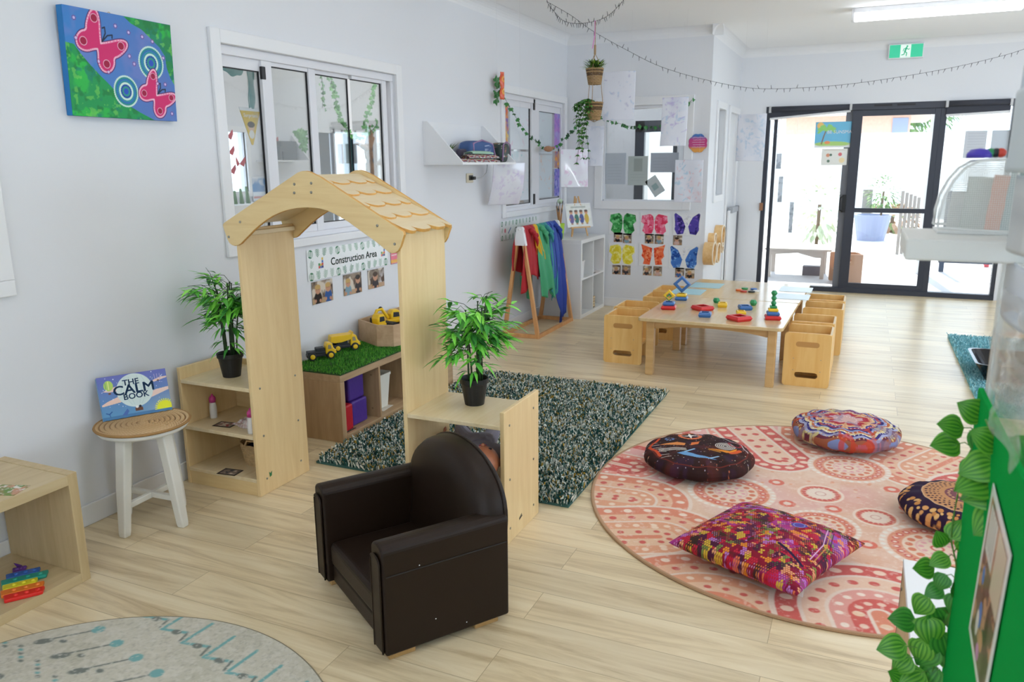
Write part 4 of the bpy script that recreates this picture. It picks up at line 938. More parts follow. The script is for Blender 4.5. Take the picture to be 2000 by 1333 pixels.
# ================================================================== rugs
def shag(name, x0, x1, y0, y1, h, cols, n, label, group=None):
    root = thing(name, label, 'rug', ((x0+x1)/2, (y0+y1)/2, 0), 0, group)
    MB().box((x0, y0, 0), (x1, y1, h*.35)).build('backing', mat(name+'_backing', cols[0], .95), root, True)
    rg = np.random.RandomState(9); x = rg.uniform(x0, x1, n); y = rg.uniform(y0, y1, n); a = rg.uniform(0, 2*pi, n); L = rg.uniform(.6, 1.15, n)*h; l = rg.normal(0, .010, (n, 2)); w = .0036
    ca, sa = np.cos(a)*w, np.sin(a)*w; z0 = np.full(n, h*.2)
    P = np.empty((n, 4, 3)); P[:, 0] = np.stack([x-ca, y-sa, z0], 1); P[:, 1] = np.stack([x+ca, y+sa, z0], 1); P[:, 2] = np.stack([x+l[:, 0]+ca, y+l[:, 1]+sa, z0+L], 1); P[:, 3] = np.stack([x+l[:, 0]-ca, y+l[:, 1]-sa, z0+L], 1)
    V = P.reshape(-1, 3)-np.array(root.location); F = np.arange(4*n).reshape(-1, 4)
    me = bpy.data.meshes.new('pile'); me.vertices.add(4*n); me.vertices.foreach_set('co', V.astype(np.float32).ravel()); me.loops.add(4*n); me.loops.foreach_set('vertex_index', F.ravel().astype(np.int32))
    me.polygons.add(n); me.polygons.foreach_set('loop_start', np.arange(0, 4*n, 4, dtype=np.int32)); me.polygons.foreach_set('loop_total', np.full(n, 4, dtype=np.int32)); me.update(calc_edges=True)
    pal = np.array([lin(c) for c in cols]); c = pal[rg.randint(len(cols), size=n)]; c = np.repeat(c, 4, axis=0)
    at = me.color_attributes.new('Col', 'FLOAT_COLOR', 'POINT'); at.data.foreach_set('color', np.concatenate([c, np.ones((4*n, 1))], 1).astype(np.float32).ravel())
    me.materials.append(vcol('shag_pile', .95, spec=.1)); o = bpy.data.objects.new('pile', me); COL.objects.link(o); o.parent = root; o['kind'] = 'stuff'; return root
shag('shag_rug', -2.48, -1.10, 3.06, 4.96, .034, ['#39605a', '#26504a', '#e0e2d4', '#f0f0e6', '#2f5552', '#ccd2c6', '#607f74', '#234542', '#b8963e', '#e6e6da'], 60000, 'rectangular shaggy rug flecked dark green and cream in mid room')
shag('teal_rug', .745, 1.75, 5.25, 7.62, .03, ['#86c0c8', '#9ccdd2', '#76b0ba', '#b0dade'], 24000, 'shaggy teal rug at the right edge of the floor')
# round coral rug
RX, RY, RR = -.05, 3.56, 1.05
rug_v = vcol('woven_print', .95, bump=.25, bscale=500, spec=.15, sheen=.2)
def rug_p(c):
    co, pk, sa, wt, re = '#dc8768', '#e0a594', '#e3bd9c', '#e6d0be', '#cf5a50'
    c.blot(2.2, .45, '#e0a98c', 3, .3, .8); c.blot(3, .5, '#dfa9a6', 8, .3, .6); c.blot(16, .5, '#ead2bf', 12, .2, .35)
    rg = random.Random(2)
    # fields of small dots between the figures
    for i in range(420):
        a, r = rg.uniform(0, 2*pi), RR*sqrt(rg.random()); c.disc(RX+r*cos(a), RY+r*sin(a), .009, rg.choice(['#e2a583', '#e8c8ae', '#dd9a7c']))
    def arch(x, y, ang, R0, cols, L=.55):
        """concentric arch of bands and dots opening along ang"""
        ux, uy = cos(ang), sin(ang); dx, dy = c.u-x, c.v-y; s = dx*ux+dy*uy; t = -dx*uy+dy*ux
        d = np.where(s < 0, np.hypot(s, t), np.abs(t)); R = R0
        for col, w, kind in cols:
            m = np.clip((R-d)/c.aa+.5, 0, 1)*(s < L); c.mix(m, col)
            if kind:
                Rm = R-w/2; nn = int(pi*Rm/(w*1.25))+2; dc, rr = kind
                for k in range(nn+1):
                    q = pi/2+pi*k/nn; px, py = Rm*cos(q), Rm*sin(q); c.disc(x+px*ux-py*uy, y+px*uy+py*ux, rr, dc, ry=rr*.8)
                k = w*1.25
                while k < L:
                    for sgn in (-1, 1): c.disc(x+k*ux-sgn*Rm*uy, y+k*uy+sgn*Rm*ux, rr, dc)
                    k += w*1.25
            R -= w
            if R <= 0: break
    def medal(x, y, R, seed=0, big=True):
        c.disc(x, y, R*1.17, '#e7cbb6'); c.dots(x, y, R*1.1, R*.06, 34, '#eadfd2'); c.disc(x, y, R, co if seed % 2 else '#dc9272')
        c.dots(x, y, R*.84, R*.085, 24, re, hole='#e8cdb9'); c.disc(x, y, R*.7, '#e6cbb2'); c.dots(x, y, R*.56, R*.085, 14, '#d67a58'); c.dots(x, y, R*.32, R*.06, 10, '#e0a0a0'); c.ring(x, y, R*.42, R*.04, '#e2b0a8'); c.ring(x, y, R*.12, R*.05, re)
    A1 = [(wt, .02, 0), (re, .075, ('#eccab2', .022)), (wt, .014, 0), ('#e6c2a6', .075, (re, .019)), (wt, .014, 0), ('#dd9a8c', .06, ('#efdccc', .014)), (re, .06, ('#e9c4ae', .014)), (wt, .012, 0), (co, .2, ('#e8c4a4', .02))]
    A2 = [(wt, .018, 0), (co, .07, ('#f0d8c4', .018)), ('#e4b493', .065, (re, .016)), (wt, .012, 0), ('#e0a07c', .06, ('#eed3ba', .014)), ('#e3bd9c', .06, (re, .014)), (co, .2, ('#ecd0b6', .016))]
    A3 = [(re, .05, 0), ('#e5aca4', .09, ('#f0ded2', .02)), (wt, .014, 0), ('#e49280', .05, ('#f0ded2', .01)), (re, .08, ('#eccab2', .022)), (wt, .012, 0), ('#df9a80', .2, (re, .018))]
    arch(-.98, 3.62, radians(170), .30, A3); arch(-.86, 3.24, radians(185), .27, A2); arch(-.66, 2.93, radians(205), .30, A2); arch(-.35, 2.42, radians(250), .46, A2)
    arch(.16, 2.66, radians(285), .36, A1); arch(-.50, 4.28, radians(110), .34, A3, .6); arch(-.12, 4.36, radians(95), .22, A2); arch(.40, 4.16, radians(60), .3, A2); arch(.62, 3.93, radians(40), .26, A1); arch(.80, 3.45, radians(10), .28, A2); arch(.62, 3.0, radians(-20), .28, A1); arch(-.30, 4.02, radians(120), .18, A1)
    medal(-.46, 3.5, .17, 1); medal(.03, 4.03, .165); medal(-.06, 3.29, .135, 1); medal(.37, 3.26, .18)
    for x, y, R in ((-.08, 3.64, .088), (.15, 3.47, .08)):
        c.disc(x, y, R*1.15, '#ecd5c2'); c.disc(x, y, R, co); c.disc(x, y, R*.82, '#e9cdb5'); c.dots(x, y, R*.82, R*.12, 20, re); c.disc(x, y, R*.6, '#ead4c2'); c.ring(x, y, R*.25, .004, '#c98a7a')
    for x, y in ((-.28, 3.70), (-.21, 3.47), (-.02, 3.49), (.12, 3.19), (.28, 3.62), (.22, 3.82)): c.disc(x, y, .036, '#dd6f58'); c.disc(x, y, .017, '#e8ccba')
    c.blot(60, .62, '#efdccb', 5, .15, .35); c.blot(140, .5, '#c98f76', 9, .3, .12)
    c.ring(RX, RY, RR-.004, .014, '#b98f6c')
def disc_fn(cx, cy, R, z): return lambda U, V: (cx+(.002+V*(R-.002))*np.cos(U*2*pi), cy+(.002+V*(R-.002))*np.sin(U*2*pi), z+0*U)
def round_rug(name, label, cx, cy, R, paint, bg, h, nu, nv, edge_c):
    root = thing(name, label, 'rug', (cx, cy, 0))
    # square grid mapped to a disc keeps the print evenly sharp
    def fn(U, V):
        a, b_ = 2*U-1, 2*V-1; x = a*np.sqrt(1-b_*b_/2); y = b_*np.sqrt(1-a*a/2); return cx+R*x, cy+R*y, h+0*U
    grid_obj('face', fn, nu, nv, rug_v, paint, lambda U, V: fn(U, V)[:2], root, bg=bg, aa=.005, smooth=False)
    MB().lathe([(0, 0), (R, 0), (R+.004, h*.5), (R, h*.97), (0, h*.9)], 128, Matrix.Translation((cx, cy, 0)), cap=False).build('base', mat(name+'_edge', edge_c, .95), root, True)
    MB().tube([(cx+R*cos(a), cy+R*sin(a), h*.55) for a in np.linspace(0, 2*pi, 129)], h*.55, 6).build('binding', mat(name+'_binding', edge_c, .9, bump=.4, bscale=300), root, True)
    return root
round_rug('round_coral_rug', 'large round rug printed with coral and pink dotted arches, cushions on it', RX, RY, RR, rug_p, '#e2bfa3', .009, 620, 620, '#b08a66')
def rug2_p(c):
    c.blot(7, .45, '#b5b09c', 4, .3, .6); c.blot(60, .5, '#d6d0c2', 5, .2, .5); c.blot(120, .55, '#8f8b7c', 6, .2, .35)
    # rows of motifs run diagonally
    th = radians(-14); ux, uy = cos(th), sin(th); cx, cy = -1.774, 1.006
    def P(s, t): return (cx+s*ux-t*uy, cy+s*uy+t*ux)
    te, gr = '#74a8a6', '#74786f'
    for k in range(-6, 8):
        s = k*.125
        c.line([P(s, .30), P(s+.07, .42)], .008, gr); c.disc(*P(s+.075, .43), .022, te, ry=.020); c.disc(*P(s, .29), .03, gr, ry=.015, a=.6); c.disc(*P(s+.05, .33), .014, gr, ry=.009)
        c.line([P(s-.03, .68), P(s-.01, .56), P(s+.08, .60)], .013, te); c.line([P(s+.08, .60), P(s+.10, .56)], .009, gr); c.disc(*P(s+.045, .58), .018, gr, ry=.013)
        c.line([P(s, .02), P(s-.03, .11), P(s+.07, .10), P(s+.10, .02)], .010, gr); c.line([P(s, .02), P(s+.03, -.08)], .01, te); c.disc(*P(s, .0), .024, te, ry=.016); c.disc(*P(s-.04, .13), .02, gr, ry=.013)
        for j in range(5): c.disc(*P(s-.03+j*.021, .235-.008*j), .010, te if j % 2 else gr, ry=.006)
    c.blot(110, .60, '#cfcabd', 15, .12, .6)
round_rug('round_grey_rug', 'round pale grey rug with teal and grey tribal marks at the bottom edge', -1.774, 1.006, .753, rug2_p, '#c6c0ae', .006, 420, 420, '#857c66')

# ================================================================== cushions
def cush(name, label, cx, cy, Ra, h, paint, bg, rz=0, square=None, nu=260, nv=200, base=.012, tuft=0, matn='cushion_print', wr=.006, dip=0, seed=1):
    root = thing(name, label, 'cushion', (cx, cy, base), rz, 'cushions on the round coral rug')
    rg = np.random.RandomState(seed); ph = rg.rand(8)*6
    def half(sgn, hh):
        def fn(U, V):
            if square:
                w, d = square; a, b_ = 2*U-1, 2*V-1
                pin = 1-.10*(1-np.abs(a)**3)*0
                x = a*w/2*(1-.07*(1-b_*b_)*np.abs(a)); y = b_*d/2*(1-.09*(1-a*a)*np.abs(b_)); e = (1-np.abs(a)**2.6)*(1-np.abs(b_)**2.6)
                z = sgn*hh*np.maximum(e, 0)**.48+wr*np.sin(a*7+ph[0]+b_*3)*np.sin(b_*5+ph[1])*e
            else:
                a, b_ = 2*U-1, 2*V-1; x0 = a*np.sqrt(1-b_*b_/2); y0 = b_*np.sqrt(1-a*a/2); r = np.clip(np.hypot(x0, y0), 0, 1); th = np.arctan2(y0, x0)
                k = 1+.015*np.sin(th*9+ph[0])*r; x, y = Ra*x0*k, Ra*y0*k
                z = sgn*hh*(1-r**3.2)**.42*(1-.12*np.exp(-(r/.2)**2)*(dip > 0))+wr*np.sin(th*14+ph[1])*r**3*(1-r**8)*(1 if sgn > 0 else .6)
            z = z+hh*0+zc
            return x, y, z
        return fn
    zc = h*.48
    uvf = lambda fn: (lambda U, V: fn(U, V)[:2])
    f1 = half(1, h*.52); f0 = half(-1, h*.48)
    o = grid_obj('top_cover', f1, nu, nv, vcol(matn, .85, bump=.1, spec=.2), paint, uvf(f1), root, bg=bg, aa=.0022, world=False)
    u = grid_obj('under_cover', f0, nu//2, nv//2, vcol(matn, .85, bump=.1, spec=.2), paint, uvf(f0), root, bg=bg, aa=.003, world=False)
    return root, zc, f1
def c1_p(c):
    c.blot(12, .5, '#54261e', 2, .2, .7); c.blot(25, .55, '#3a2440', 3, .2, .5); rg = random.Random(1)
    for i in range(260): a, r = rg.uniform(0, 2*pi), .27*sqrt(rg.random()); c.disc(r*cos(a), r*sin(a), rg.uniform(.001, .0028), rg.choice(['#c9704a', '#d9c2a8', '#8f4a3a', '#b0a0b0']))
    c.dots(-.02, .15, .052, .010, 20, '#d9744c'); c.poly([(-.02, .20), (-.012, .158), (.03, .15), (-.012, .142), (-.02, .10), (-.028, .142), (-.07, .15), (-.028, .158)], '#efe8df')
    for k in range(5): c.ring(.13, .0, .011+.009*k, .0035, '#e6ded4')
    c.poly([(-.19, .02), (-.07, -.0), (-.06, .03), (-.1, .05)], '#d98a4e'); c.poly([(-.04, .0), (.0, .02), (.015, .06), (.0, .05), (-.03, .04)], '#d9763f')
    for k in range(3): c.line([(-.2, -.03-k*.012), (-.16, -.035-k*.012), (-.12, -.03-k*.012), (-.07, -.04-k*.012)], .004, '#e8e2d8')
    c.poly([(-.12, -.1), (-.08, -.08), (-.03, -.12), (.06, -.17), (.0, -.16), (-.06, -.14)], '#6d9cc8'); c.line([(-.08, -.085), (-.03, -.05)], .01, '#8db8d8'); c.line([(.03, -.155), (.07, -.14)], .008, '#9cc0dc')
    c.poly([(.04, -.04), (.12, -.09), (.17, -.07), (.18, -.03), (.14, -.06)], '#e08a2c'); c.line([(.04, -.05), (.09, -.085)], .006, '#eaa13a'); c.line([(.14, -.09), (.19, -.05)], .02, '#d0582c')
    for k in range(7): c.line([(-.25+.008*k, .06-.03*k), (-.20+.008*k, .05-.03*k)], .003, '#e0d6cc')
    c.ring(0, 0, .235, .006, '#6b2b22'); c.line([(-.18, .12), (-.24, .02), (-.2, -.1)], .014, '#d0522f'); c.line([(.14, .13), (.22, .06), (.23, -.05)], .004, '#e9e2e6'); c.dots(.185, .04, .03, .006, 12, '#a42a30'); c.dots(-.13, .1, .02, .006, 8, '#6a86b8'); c.dots(.03, .19, .02, .005, 8, '#b8a8c0')
cush('round_cushion', 'round dark brown cushion printed with animals and a white star, left of three', -.66, 3.74, .268, .115, c1_p, '#301c1a', radians(20), seed=3)
def c2_p(c):
    r = np.hypot(c.u/1.0, c.v); th = np.arctan2(c.v, c.u); w = r+.012*np.sin(th*5)+.006*np.sin(th*13)
    cols = ['#c8a0a8', '#b03a48', '#a8283a', '#c77a58', '#d8b48a', '#4a3f86', '#a8424a', '#352a6a', '#8d96bc', '#b5653e', '#d9c79a', '#3c3476', '#a6a8c8', '#6a2f3e', '#9a5a40', '#7a86b0']
    for i, cl in enumerate(cols): c.mix(((w > .06+i*.0145) & (w <= .06+(i+1)*.0145)).astype(float), cl)
    for k in range(5): a = k*2*pi/5+.3; c.poly([(.16*cos(a-.12), .16*sin(a-.12)), (.16*cos(a+.12), .16*sin(a+.12)), (.05*cos(a), .05*sin(a))], '#cf9a72')
    for k, (R, n, cc) in enumerate(((.05, 20, '#e8d8d8'), (.115, 44, '#e8c8b8'), (.15, 50, '#f0e6e0'), (.19, 60, '#e6dce6'), (.222, 70, '#dfe0ee'), (.245, 76, '#e9c88a'))): c.dots(0, 0, R+.006*(k % 2), .0034, n, cc)
    c.blot(26, .56, '#c4452e', 4, .05, .8, mask=(r > .15)*(np.sin(th*3+1) > .3)); c.blot(30, .58, '#d8c98a', 6, .05, .8, mask=(r > .12)*(np.sin(th*3+1) < -.5)); c.blot(18, .6, '#8a7a90', 9, .06, .6)
cush('round_cushion', 'round red and purple striped dot-painted cushion, the farthest one back', .0, 4.42, .275, .13, c2_p, '#d0a8a0', radians(35), wr=.010, dip=1, seed=6)
def c4_p(c):
    rg = random.Random(5); c.disc(0.02, .0, .17, '#c08a5e')
    for R, n, d in ((.155, 40, .006), (.14, 38, .005), (.125, 34, .005), (.11, 30, .004), (.06, 18, .004)): c.dots(.02, 0, R, d, n, '#3a2436')
    c.ring(.02, 0, .17, .004, '#d8b088'); c.disc(.02, 0, .085, '#7a4a50'); c.dots(.02, 0, .07, .006, 20, '#d9a878'); c.disc(.02, 0, .04, '#d09a6a')
    for i in range(130): a, r = rg.uniform(0, 2*pi), rg.uniform(.19, .262); c.disc(r*cos(a), r*sin(a), rg.uniform(.005, .012), rg.choice(['#d59a5e', '#c98a4e', '#e0b070']))
cush('round_cushion', 'round dark purple cushion with orange dots, half hidden by the green board', .47, 3.56, .235, .12, c4_p, '#2c1a34', 0, seed=8, nu=160, nv=140)
def c3_p(c):
    c.blot(14, .5, '#7a1230', 2, .1, .9); c.blot(20, .55, '#46203a', 3, .08, .9); c.blot(16, .6, '#a83a8a', 4, .06, .8); c.blot(18, .62, '#3a2c22', 5, .05, .9)
    c.blot(9, .55, '#a65cb8', 7, .1, .8, mask=np.clip((c.v-.04)/.08, 0, 1)); rg = np.random.RandomState(3)
    pal = ['#e8912e', '#e8a070', '#c42a3e', '#d9b23a', '#7a8a40', '#b87ac0', '#c8203a', '#e0704a', '#c890b8', '#8a2a5a', '#e8883e', '#5a7a3a', '#a81a34']
    hx = .0088; gy = hx*.866; keyf = Cv(np.zeros(1), np.zeros(1), '#000000')
    # clusters of hexagonally packed dots
    j = np.floor(c.v/gy).astype(int); best = np.full(len(c.u), 9.); ci = np.zeros(len(c.u), int)
    sd = rg.rand(2200, 2)*[.9, .7]-[.45, .35]
    def hexcl(x, y):
        out = np.zeros(len(x), int)
        kx = np.round(x/hx*2).astype(int); ky = np.round(y/gy).astype(int); key = (kx+200)*1000+(ky+200); uq, inv = np.unique(key, return_inverse=True)
        first = np.zeros(len(uq), int); first[inv] = np.arange(len(key)); D = np.hypot(x[first][:, None]-sd[None, :, 0], y[first][:, None]-sd[None, :, 1]); return D.argmin(1)[inv]*7919 % 100003
    for dj in (0, 1):
        jj = j+dj; off = np.where(jj % 2 == 0, 0, hx/2); i0 = np.floor((c.u-off)/hx).astype(int)
        for di in (0, 1):
            ii = i0+di; x = ii*hx+off; y = jj*gy; d = np.hypot(c.u-x, c.v-y); h = hexcl(x, y)
            m = d < best; best = np.where(m, d, best); ci = np.where(m, h, ci)
    rr = .0038-((ci//13) % 7 > 3)*.0018; P = np.array([lin(p) for p in pal]); colr = P[(ci//7) % len(pal)]; on = (ci % 11) < 8
    m = (np.clip(.5-(best-rr)/.0015, 0, 1)*on)[:, None]; c.c = c.c*(1-m)+colr*m
    c.disc(.08, .09, .03, '#5a4a9a', ry=.022, a=.4); c.line([(.05, .07), (.02, .04)], .004, '#4a3a7a'); c.ring(.08, .09, .02, .003, '#8a9ad0'); c.line([(-.22, .08), (-.15, .10), (-.08, .12)], .008, '#9a4ac0')
    for k in range(3): c.line([(.16+.012*k, .16), (.2+.012*k, .04), (.21+.012*k, -.08)], .003, ['#e0b0d0', '#c98a4a', '#3a2030'][k])
    c.line([(.1, -.1), (.16, -.12), (.21, -.14)], .012, '#2a1a3a')
q = [fl(a, c_, .06) for a, c_ in ((1328, 1075), (1567, 1178), (1669, 1070), (1437, 992))]
ctr = sum(q, Vector())/4; ax = (q[1]-q[0]+q[2]-q[3]); rz3 = atan2(ax.y, ax.x); w3 = ((q[1]-q[0]).length+(q[2]-q[3]).length)/2; d3 = ((q[3]-q[0]).length+(q[2]-q[1]).length)/2
print('cushion3', ctr, math.degrees(rz3), w3, d3)
C3, zc3, f3 = cush('square_cushion', 'rectangular cushion crowded with tiny red, orange and purple dots, nearest the camera', ctr.x, ctr.y, 0, .15, c3_p, '#8a1c30', rz3, square=(w3*1.04, d3*1.06), nu=340, nv=260, wr=.004, seed=2)
MB().box((-.012, -.001, -.017), (.012, .001, .017)).build('fabric_tag', mat('paper_white', '#e8e8e6', .7), C3, label='small white fabric tag').location = (w3*.5-.01, -d3*.5+.045, .055)
# ================================================================== on the left wall
ML = lambda y, z, off=.002: Matrix(((0, 0, 1, XW+off), (1, 0, 0, y), (0, 1, 0, z), (0, 0, 0, 1)))    # local x -> +y, y -> up, z -> into the room
# butterfly painting
a = [onx(x_, y_, XW) for x_, y_ in ((107, 12), (320, 50), (331, 236), (127, 228))]
py0, py1 = (a[0].y+a[3].y)/2, (a[1].y+a[2].y)/2; pz0, pz1 = (a[2].z+a[3].z)/2, (a[0].z+a[1].z)/2; PW, PHt = py1-py0, pz1-pz0
def paint_p(c):
    w, h = PW, PHt; g = c.u/w
    c.mix(np.clip(g*1.3, 0, 1)*.8, '#5f78bd'); c.blot(7, .5, '#3f7fc8', 3, .2, .5); c.blot(11, .55, '#7a86c8', 5, .15, .5)
    q = lambda x, y: (x*w, (1-y)*h)
    # picture coordinates measured on the canvas: 0..1 from the left and from the top
    bl = [q(*p) for p in ((0, .33), (.07, .34), (.12, .42), (.2, .52), (.27, .6), (.33, .66), (.42, .76), (.5, .86), (.62, .93), (.76, 1.0), (0, 1.0))]
    c.poly(bl, '#1b9a52'); tr = [q(*p) for p in ((.53, 0), (.6, .06), (.7, .1), (.78, .17), (.87, .25), (.92, .33), (.93, .45), (.96, .55), (1, .62), (1, 0))]
    c.poly(tr, '#1f8a4c')
    m = np.zeros(len(c.u)); c2 = Cv(c.u, c.v, '#000000', c.aa); c2.poly(bl, '#ffffff'); c2.poly(tr, '#ffffff'); m = c2.c[:, 0]
    c.blot(16, .52, '#2fc04a', 8, .12, .8, mask=m); c.blot(22, .55, '#0f7f6a', 10, .1, .8, mask=m); c.blot(30, .6, '#157a3c', 12, .1, .7, mask=m); c.blot(40, .63, '#7bd85a', 13, .08, .5, mask=m)
    for x, y, R in ((.50, .73, .115), (.77, .42, .125)):
        X_, Y_ = q(x, y); R *= w
        for k, (f, cl) in enumerate(((1, '#bfe3cf'), (.93, '#3f9fc0'), (.86, '#3d9fbe'), (.7, '#57b0cf'), (.5, '#b9dfd6'), (.45, '#4aa8c8'), (.33, '#2f9a8a'), (.2, '#2a55c0'))): c.disc(X_, Y_, R*f, cl, ry=R*f*1.05)
        for f, n, cl in ((.96, 46, '#cfeadc'), (.84, 42, '#1f8f86'), (.74, 38, '#2b6fb8'), (.62, 32, '#1f8f9a'), (.52, 30, '#d8efe2'), (.38, 18, '#1f3fa0')): c.dots(X_, Y_, R*f, .0042, n, cl, ry=R*f*1.05)
    def bfly(x, y, s, rot):
        X_, Y_ = q(x, y); cr, sr = cos(rot), sin(rot)
        T = lambda a_, b_: (X_+s*(a_*cr-b_*sr), Y_+s*(a_*sr+b_*cr))
        up_ = [(0, .08), (.12, .22), (.4, .62), (.6, .72), (.68, .55), (.6, .2), (.5, .05), (.62, -.1), (.62, -.35), (.45, -.5), (.22, -.42), (.08, -.2), (0, -.12)]
        out = [T(-a_, b_) for a_, b_ in up_]+[T(a_, b_) for a_, b_ in up_[::-1]]
        for _ in range(2): out = [((1-w_)*out[i][0]+w_*out[(i+1) % len(out)][0], (1-w_)*out[i][1]+w_*out[(i+1) % len(out)][1]) for i in range(len(out)) for w_ in (.25, .75)]
        c.line(out+out[:1], .012*1.3, '#4a2a6a'); c.poly(out, '#d8286e'); c.line(out+out[:1], .008, '#f08ab0'); c.blot(20, .5, '#b82468', 15, .2, .0)
        L_ = out+out[:1]
        for (ax_, ay), (bx_, by) in zip(L_[:-1], L_[1:]):
            n_ = 1
            for k in range(n_): t_ = k/n_; c.disc(ax_+(bx_-ax_)*t_, ay+(by-ay)*t_, .0028, '#f4c6d8')
        for a_, b_ in ((-.5, .48), (.5, .48), (-.42, -.25), (.42, -.25)):
            p = T(a_, b_); c.disc(*p, .115*s, '#f2b8d0'); c.disc(*p, .098*s, '#a5063f')
        for sx in (-1, 1): c.line([T(0, .15), T(sx*.04, .4), T(sx*.14, .52), T(sx*.18, .45)], .006, '#1c2a44')
    bfly(.29, .32, .150, radians(-38)); bfly(.79, .76, .125, radians(-42))
    for x, y in ((.09, .1), (.09, .28), (.45, .11), (.57, .15), (.7, .17), (.8, .2), (.27, .47), (.35, .56), (.56, .38), (.6, .45), (.9, .35), (.82, .62), (.9, .62), (.95, .92)):
        X_, Y_ = q(x, y); c.dots(X_, Y_, .008, .0022, 7, '#8a3a86'); c.disc(X_, Y_, .005, '#d8c0e8')
PT = thing('butterfly_painting', 'painted canvas of two pink butterflies on blue and green, high on the left wall', 'painting', (XW+.02, (py0+py1)/2, pz0))
lean = Matrix.Rotation(radians(2.0), 4, 'X')
sheet('canvas_front', ML(py0, pz0, .0345) @ lean, PW, PHt, paint_p, '#3d84cc', .0016, vcol('paint_print', .45), PT, aa=.0018)
MB().box((0, 0, -.034), (PW, PHt, -.001), ML(py0, pz0, .0345) @ lean).build('stretcher_block', mat('canvas_edge_blue', '#2079bd', .6), PT, True, .002)
MB().tube([(XW+.012, (py0+py1)/2-.02+.006*cos(t), pz1+.004+.008*sin(t)) for t in np.linspace(0, 2*pi, 15)], .0012, 5).build('hanging_hook', mat('brass', '#c09a6a', .3, metal=.7), PT, True)

# construction sign and photos
lam_v = vcol('laminated_print', .18, spec=.6)
GRS = ['#3f7f5a', '#5f9a74', '#8fb09a', '#2f6f4c']
def fern(c, x, y, s, ang, col, n=5, mon=False):
    ux, uy = cos(ang), sin(ang)
    if mon:
        c.disc(x, y, s*.62, col)
        for k in range(-3, 4): c.line([(x+ux*s*.1*k, y+uy*s*.1*k), (x+ux*s*.14*k+uy*s*.7, y+uy*s*.14*k-ux*s*.7)], s*.07, '#eef2ef'); c.line([(x+ux*s*.1*k, y+uy*s*.1*k), (x+ux*s*.14*k-uy*s*.7, y+uy*s*.14*k+ux*s*.7)], s*.07, '#eef2ef')
        c.line([(x-ux*s*.6, y-uy*s*.6), (x+ux*s*.6, y+uy*s*.6)], s*.08, col); return
    c.line([(x-ux*s*.6, y-uy*s*.6), (x+ux*s*.6, y+uy*s*.6)], s*.06, col)
    for k in range(n):
        t = -.45+k/(n-1)*.95; px, py = x+ux*s*t, y+uy*s*t; l = s*.45*(1-.5*abs(t))
        for sg in (-1, 1): c.line([(px, py), (px+ux*l*.6-sg*uy*l, py+uy*l*.6+sg*ux*l)], s*.10, col)
def leafy(w, h, seed, n):
    rg = random.Random(seed)
    def f(c):
        for k in range(n):
            x = w*(k+.5)/n
            for yy in (h*.86, h*.13):
                mon = (k % 4 == 0); fern(c, x, yy, h*.22, pi/2+rg.uniform(-.5, .5), rg.choice(GRS[:3] if not mon else GRS[:1]), 5, mon)
        fern(c, w*.045, h*.5, h*.2, 1.2, '#8fb09a')
    return f
sy0, sz1 = onx(597, 490, XW).y, onx(597, 490, XW).z; sz0 = onx(601, 551, XW).z; sy1 = onx(757, 500, XW).y; sw, sh = sy1-sy0, sz1-sz0
SG = thing('construction_area_sign', 'laminated leafy sign reading Construction Area below the wide window', 'sign', (XW+.01, (sy0+sy1)/2, sz0))
def sg_p(c):
    leafy(sw, sh, 3, 13)(c)
    for x0 in (.12, .9):
        for k, (dx, dy, cl) in enumerate(((0, 0, '#c9402f'), (1, 0, '#3a62a8'), (2, 0, '#2f2f6a'), (2, 1, '#c9402f'), (2, 2, '#3a62a8'), (0, 1, '#3f8a4a'), (1, .8, '#d8b23a'), (2, 3, '#d8b23a'))):
            c.box(x0*sw+dx*.016, sh*.36+dy*.016, x0*sw+dx*.016+.015, sh*.36+dy*.016+.015, cl)
sheet('print', ML(sy0, sz0, .004), sw, sh, sg_p, '#eef1f0', .0022, lam_v, SG)
text('lettering', 'Construction Area', ML(sy0+sw*.55, sz0+sh*.5, .0052), sh*.35, mat('sign_green', '#3f7a5c', .5), SG, .0002, heavy=.0008, sx=1.02)
for i, (p0, p1, k, cap) in enumerate((((607, 549), (650, 586), 2, 'photo of two children at a table, left one under the construction sign'), ((669, 535), (706, 570), 2, 'photo of two children talking, middle one under the construction sign'), ((717, 526), (750, 558), 1, 'pale photo of one child, right one under the construction sign'))):
    A_, B_ = onx(*p0, XW), onx(*p1, XW); w, h = B_.y-A_.y, A_.z-B_.z
    tag(sheet('photo_print', ML(A_.y, B_.z, .004), w, h-.01, photo_paint(w, h, 20+i, k), '#9a8878' if i < 2 else '#d8d2d8', .003, lam_v), cap, 'photo', 'photos under the construction sign')
p = onx(767, 503, XW); 
def flw(c):
    for k in range(6): c.disc(.04+.024*cos(k), .05+.024*sin(k), .02, '#e86a80')
    for k in range(4): c.disc(.01+.02*k, .018, .012, '#f0b040')
    c.line([(.01, .06), (.07, .06)], .006, '#f4e0e0')
tag(sheet('flower_notice', ML(p.y-.03, p.z-.045, .004), .08, .085, flw, '#e98a98', .003, lam_v), 'small pink and yellow notice beside the gable foot of the playhouse', 'notice')
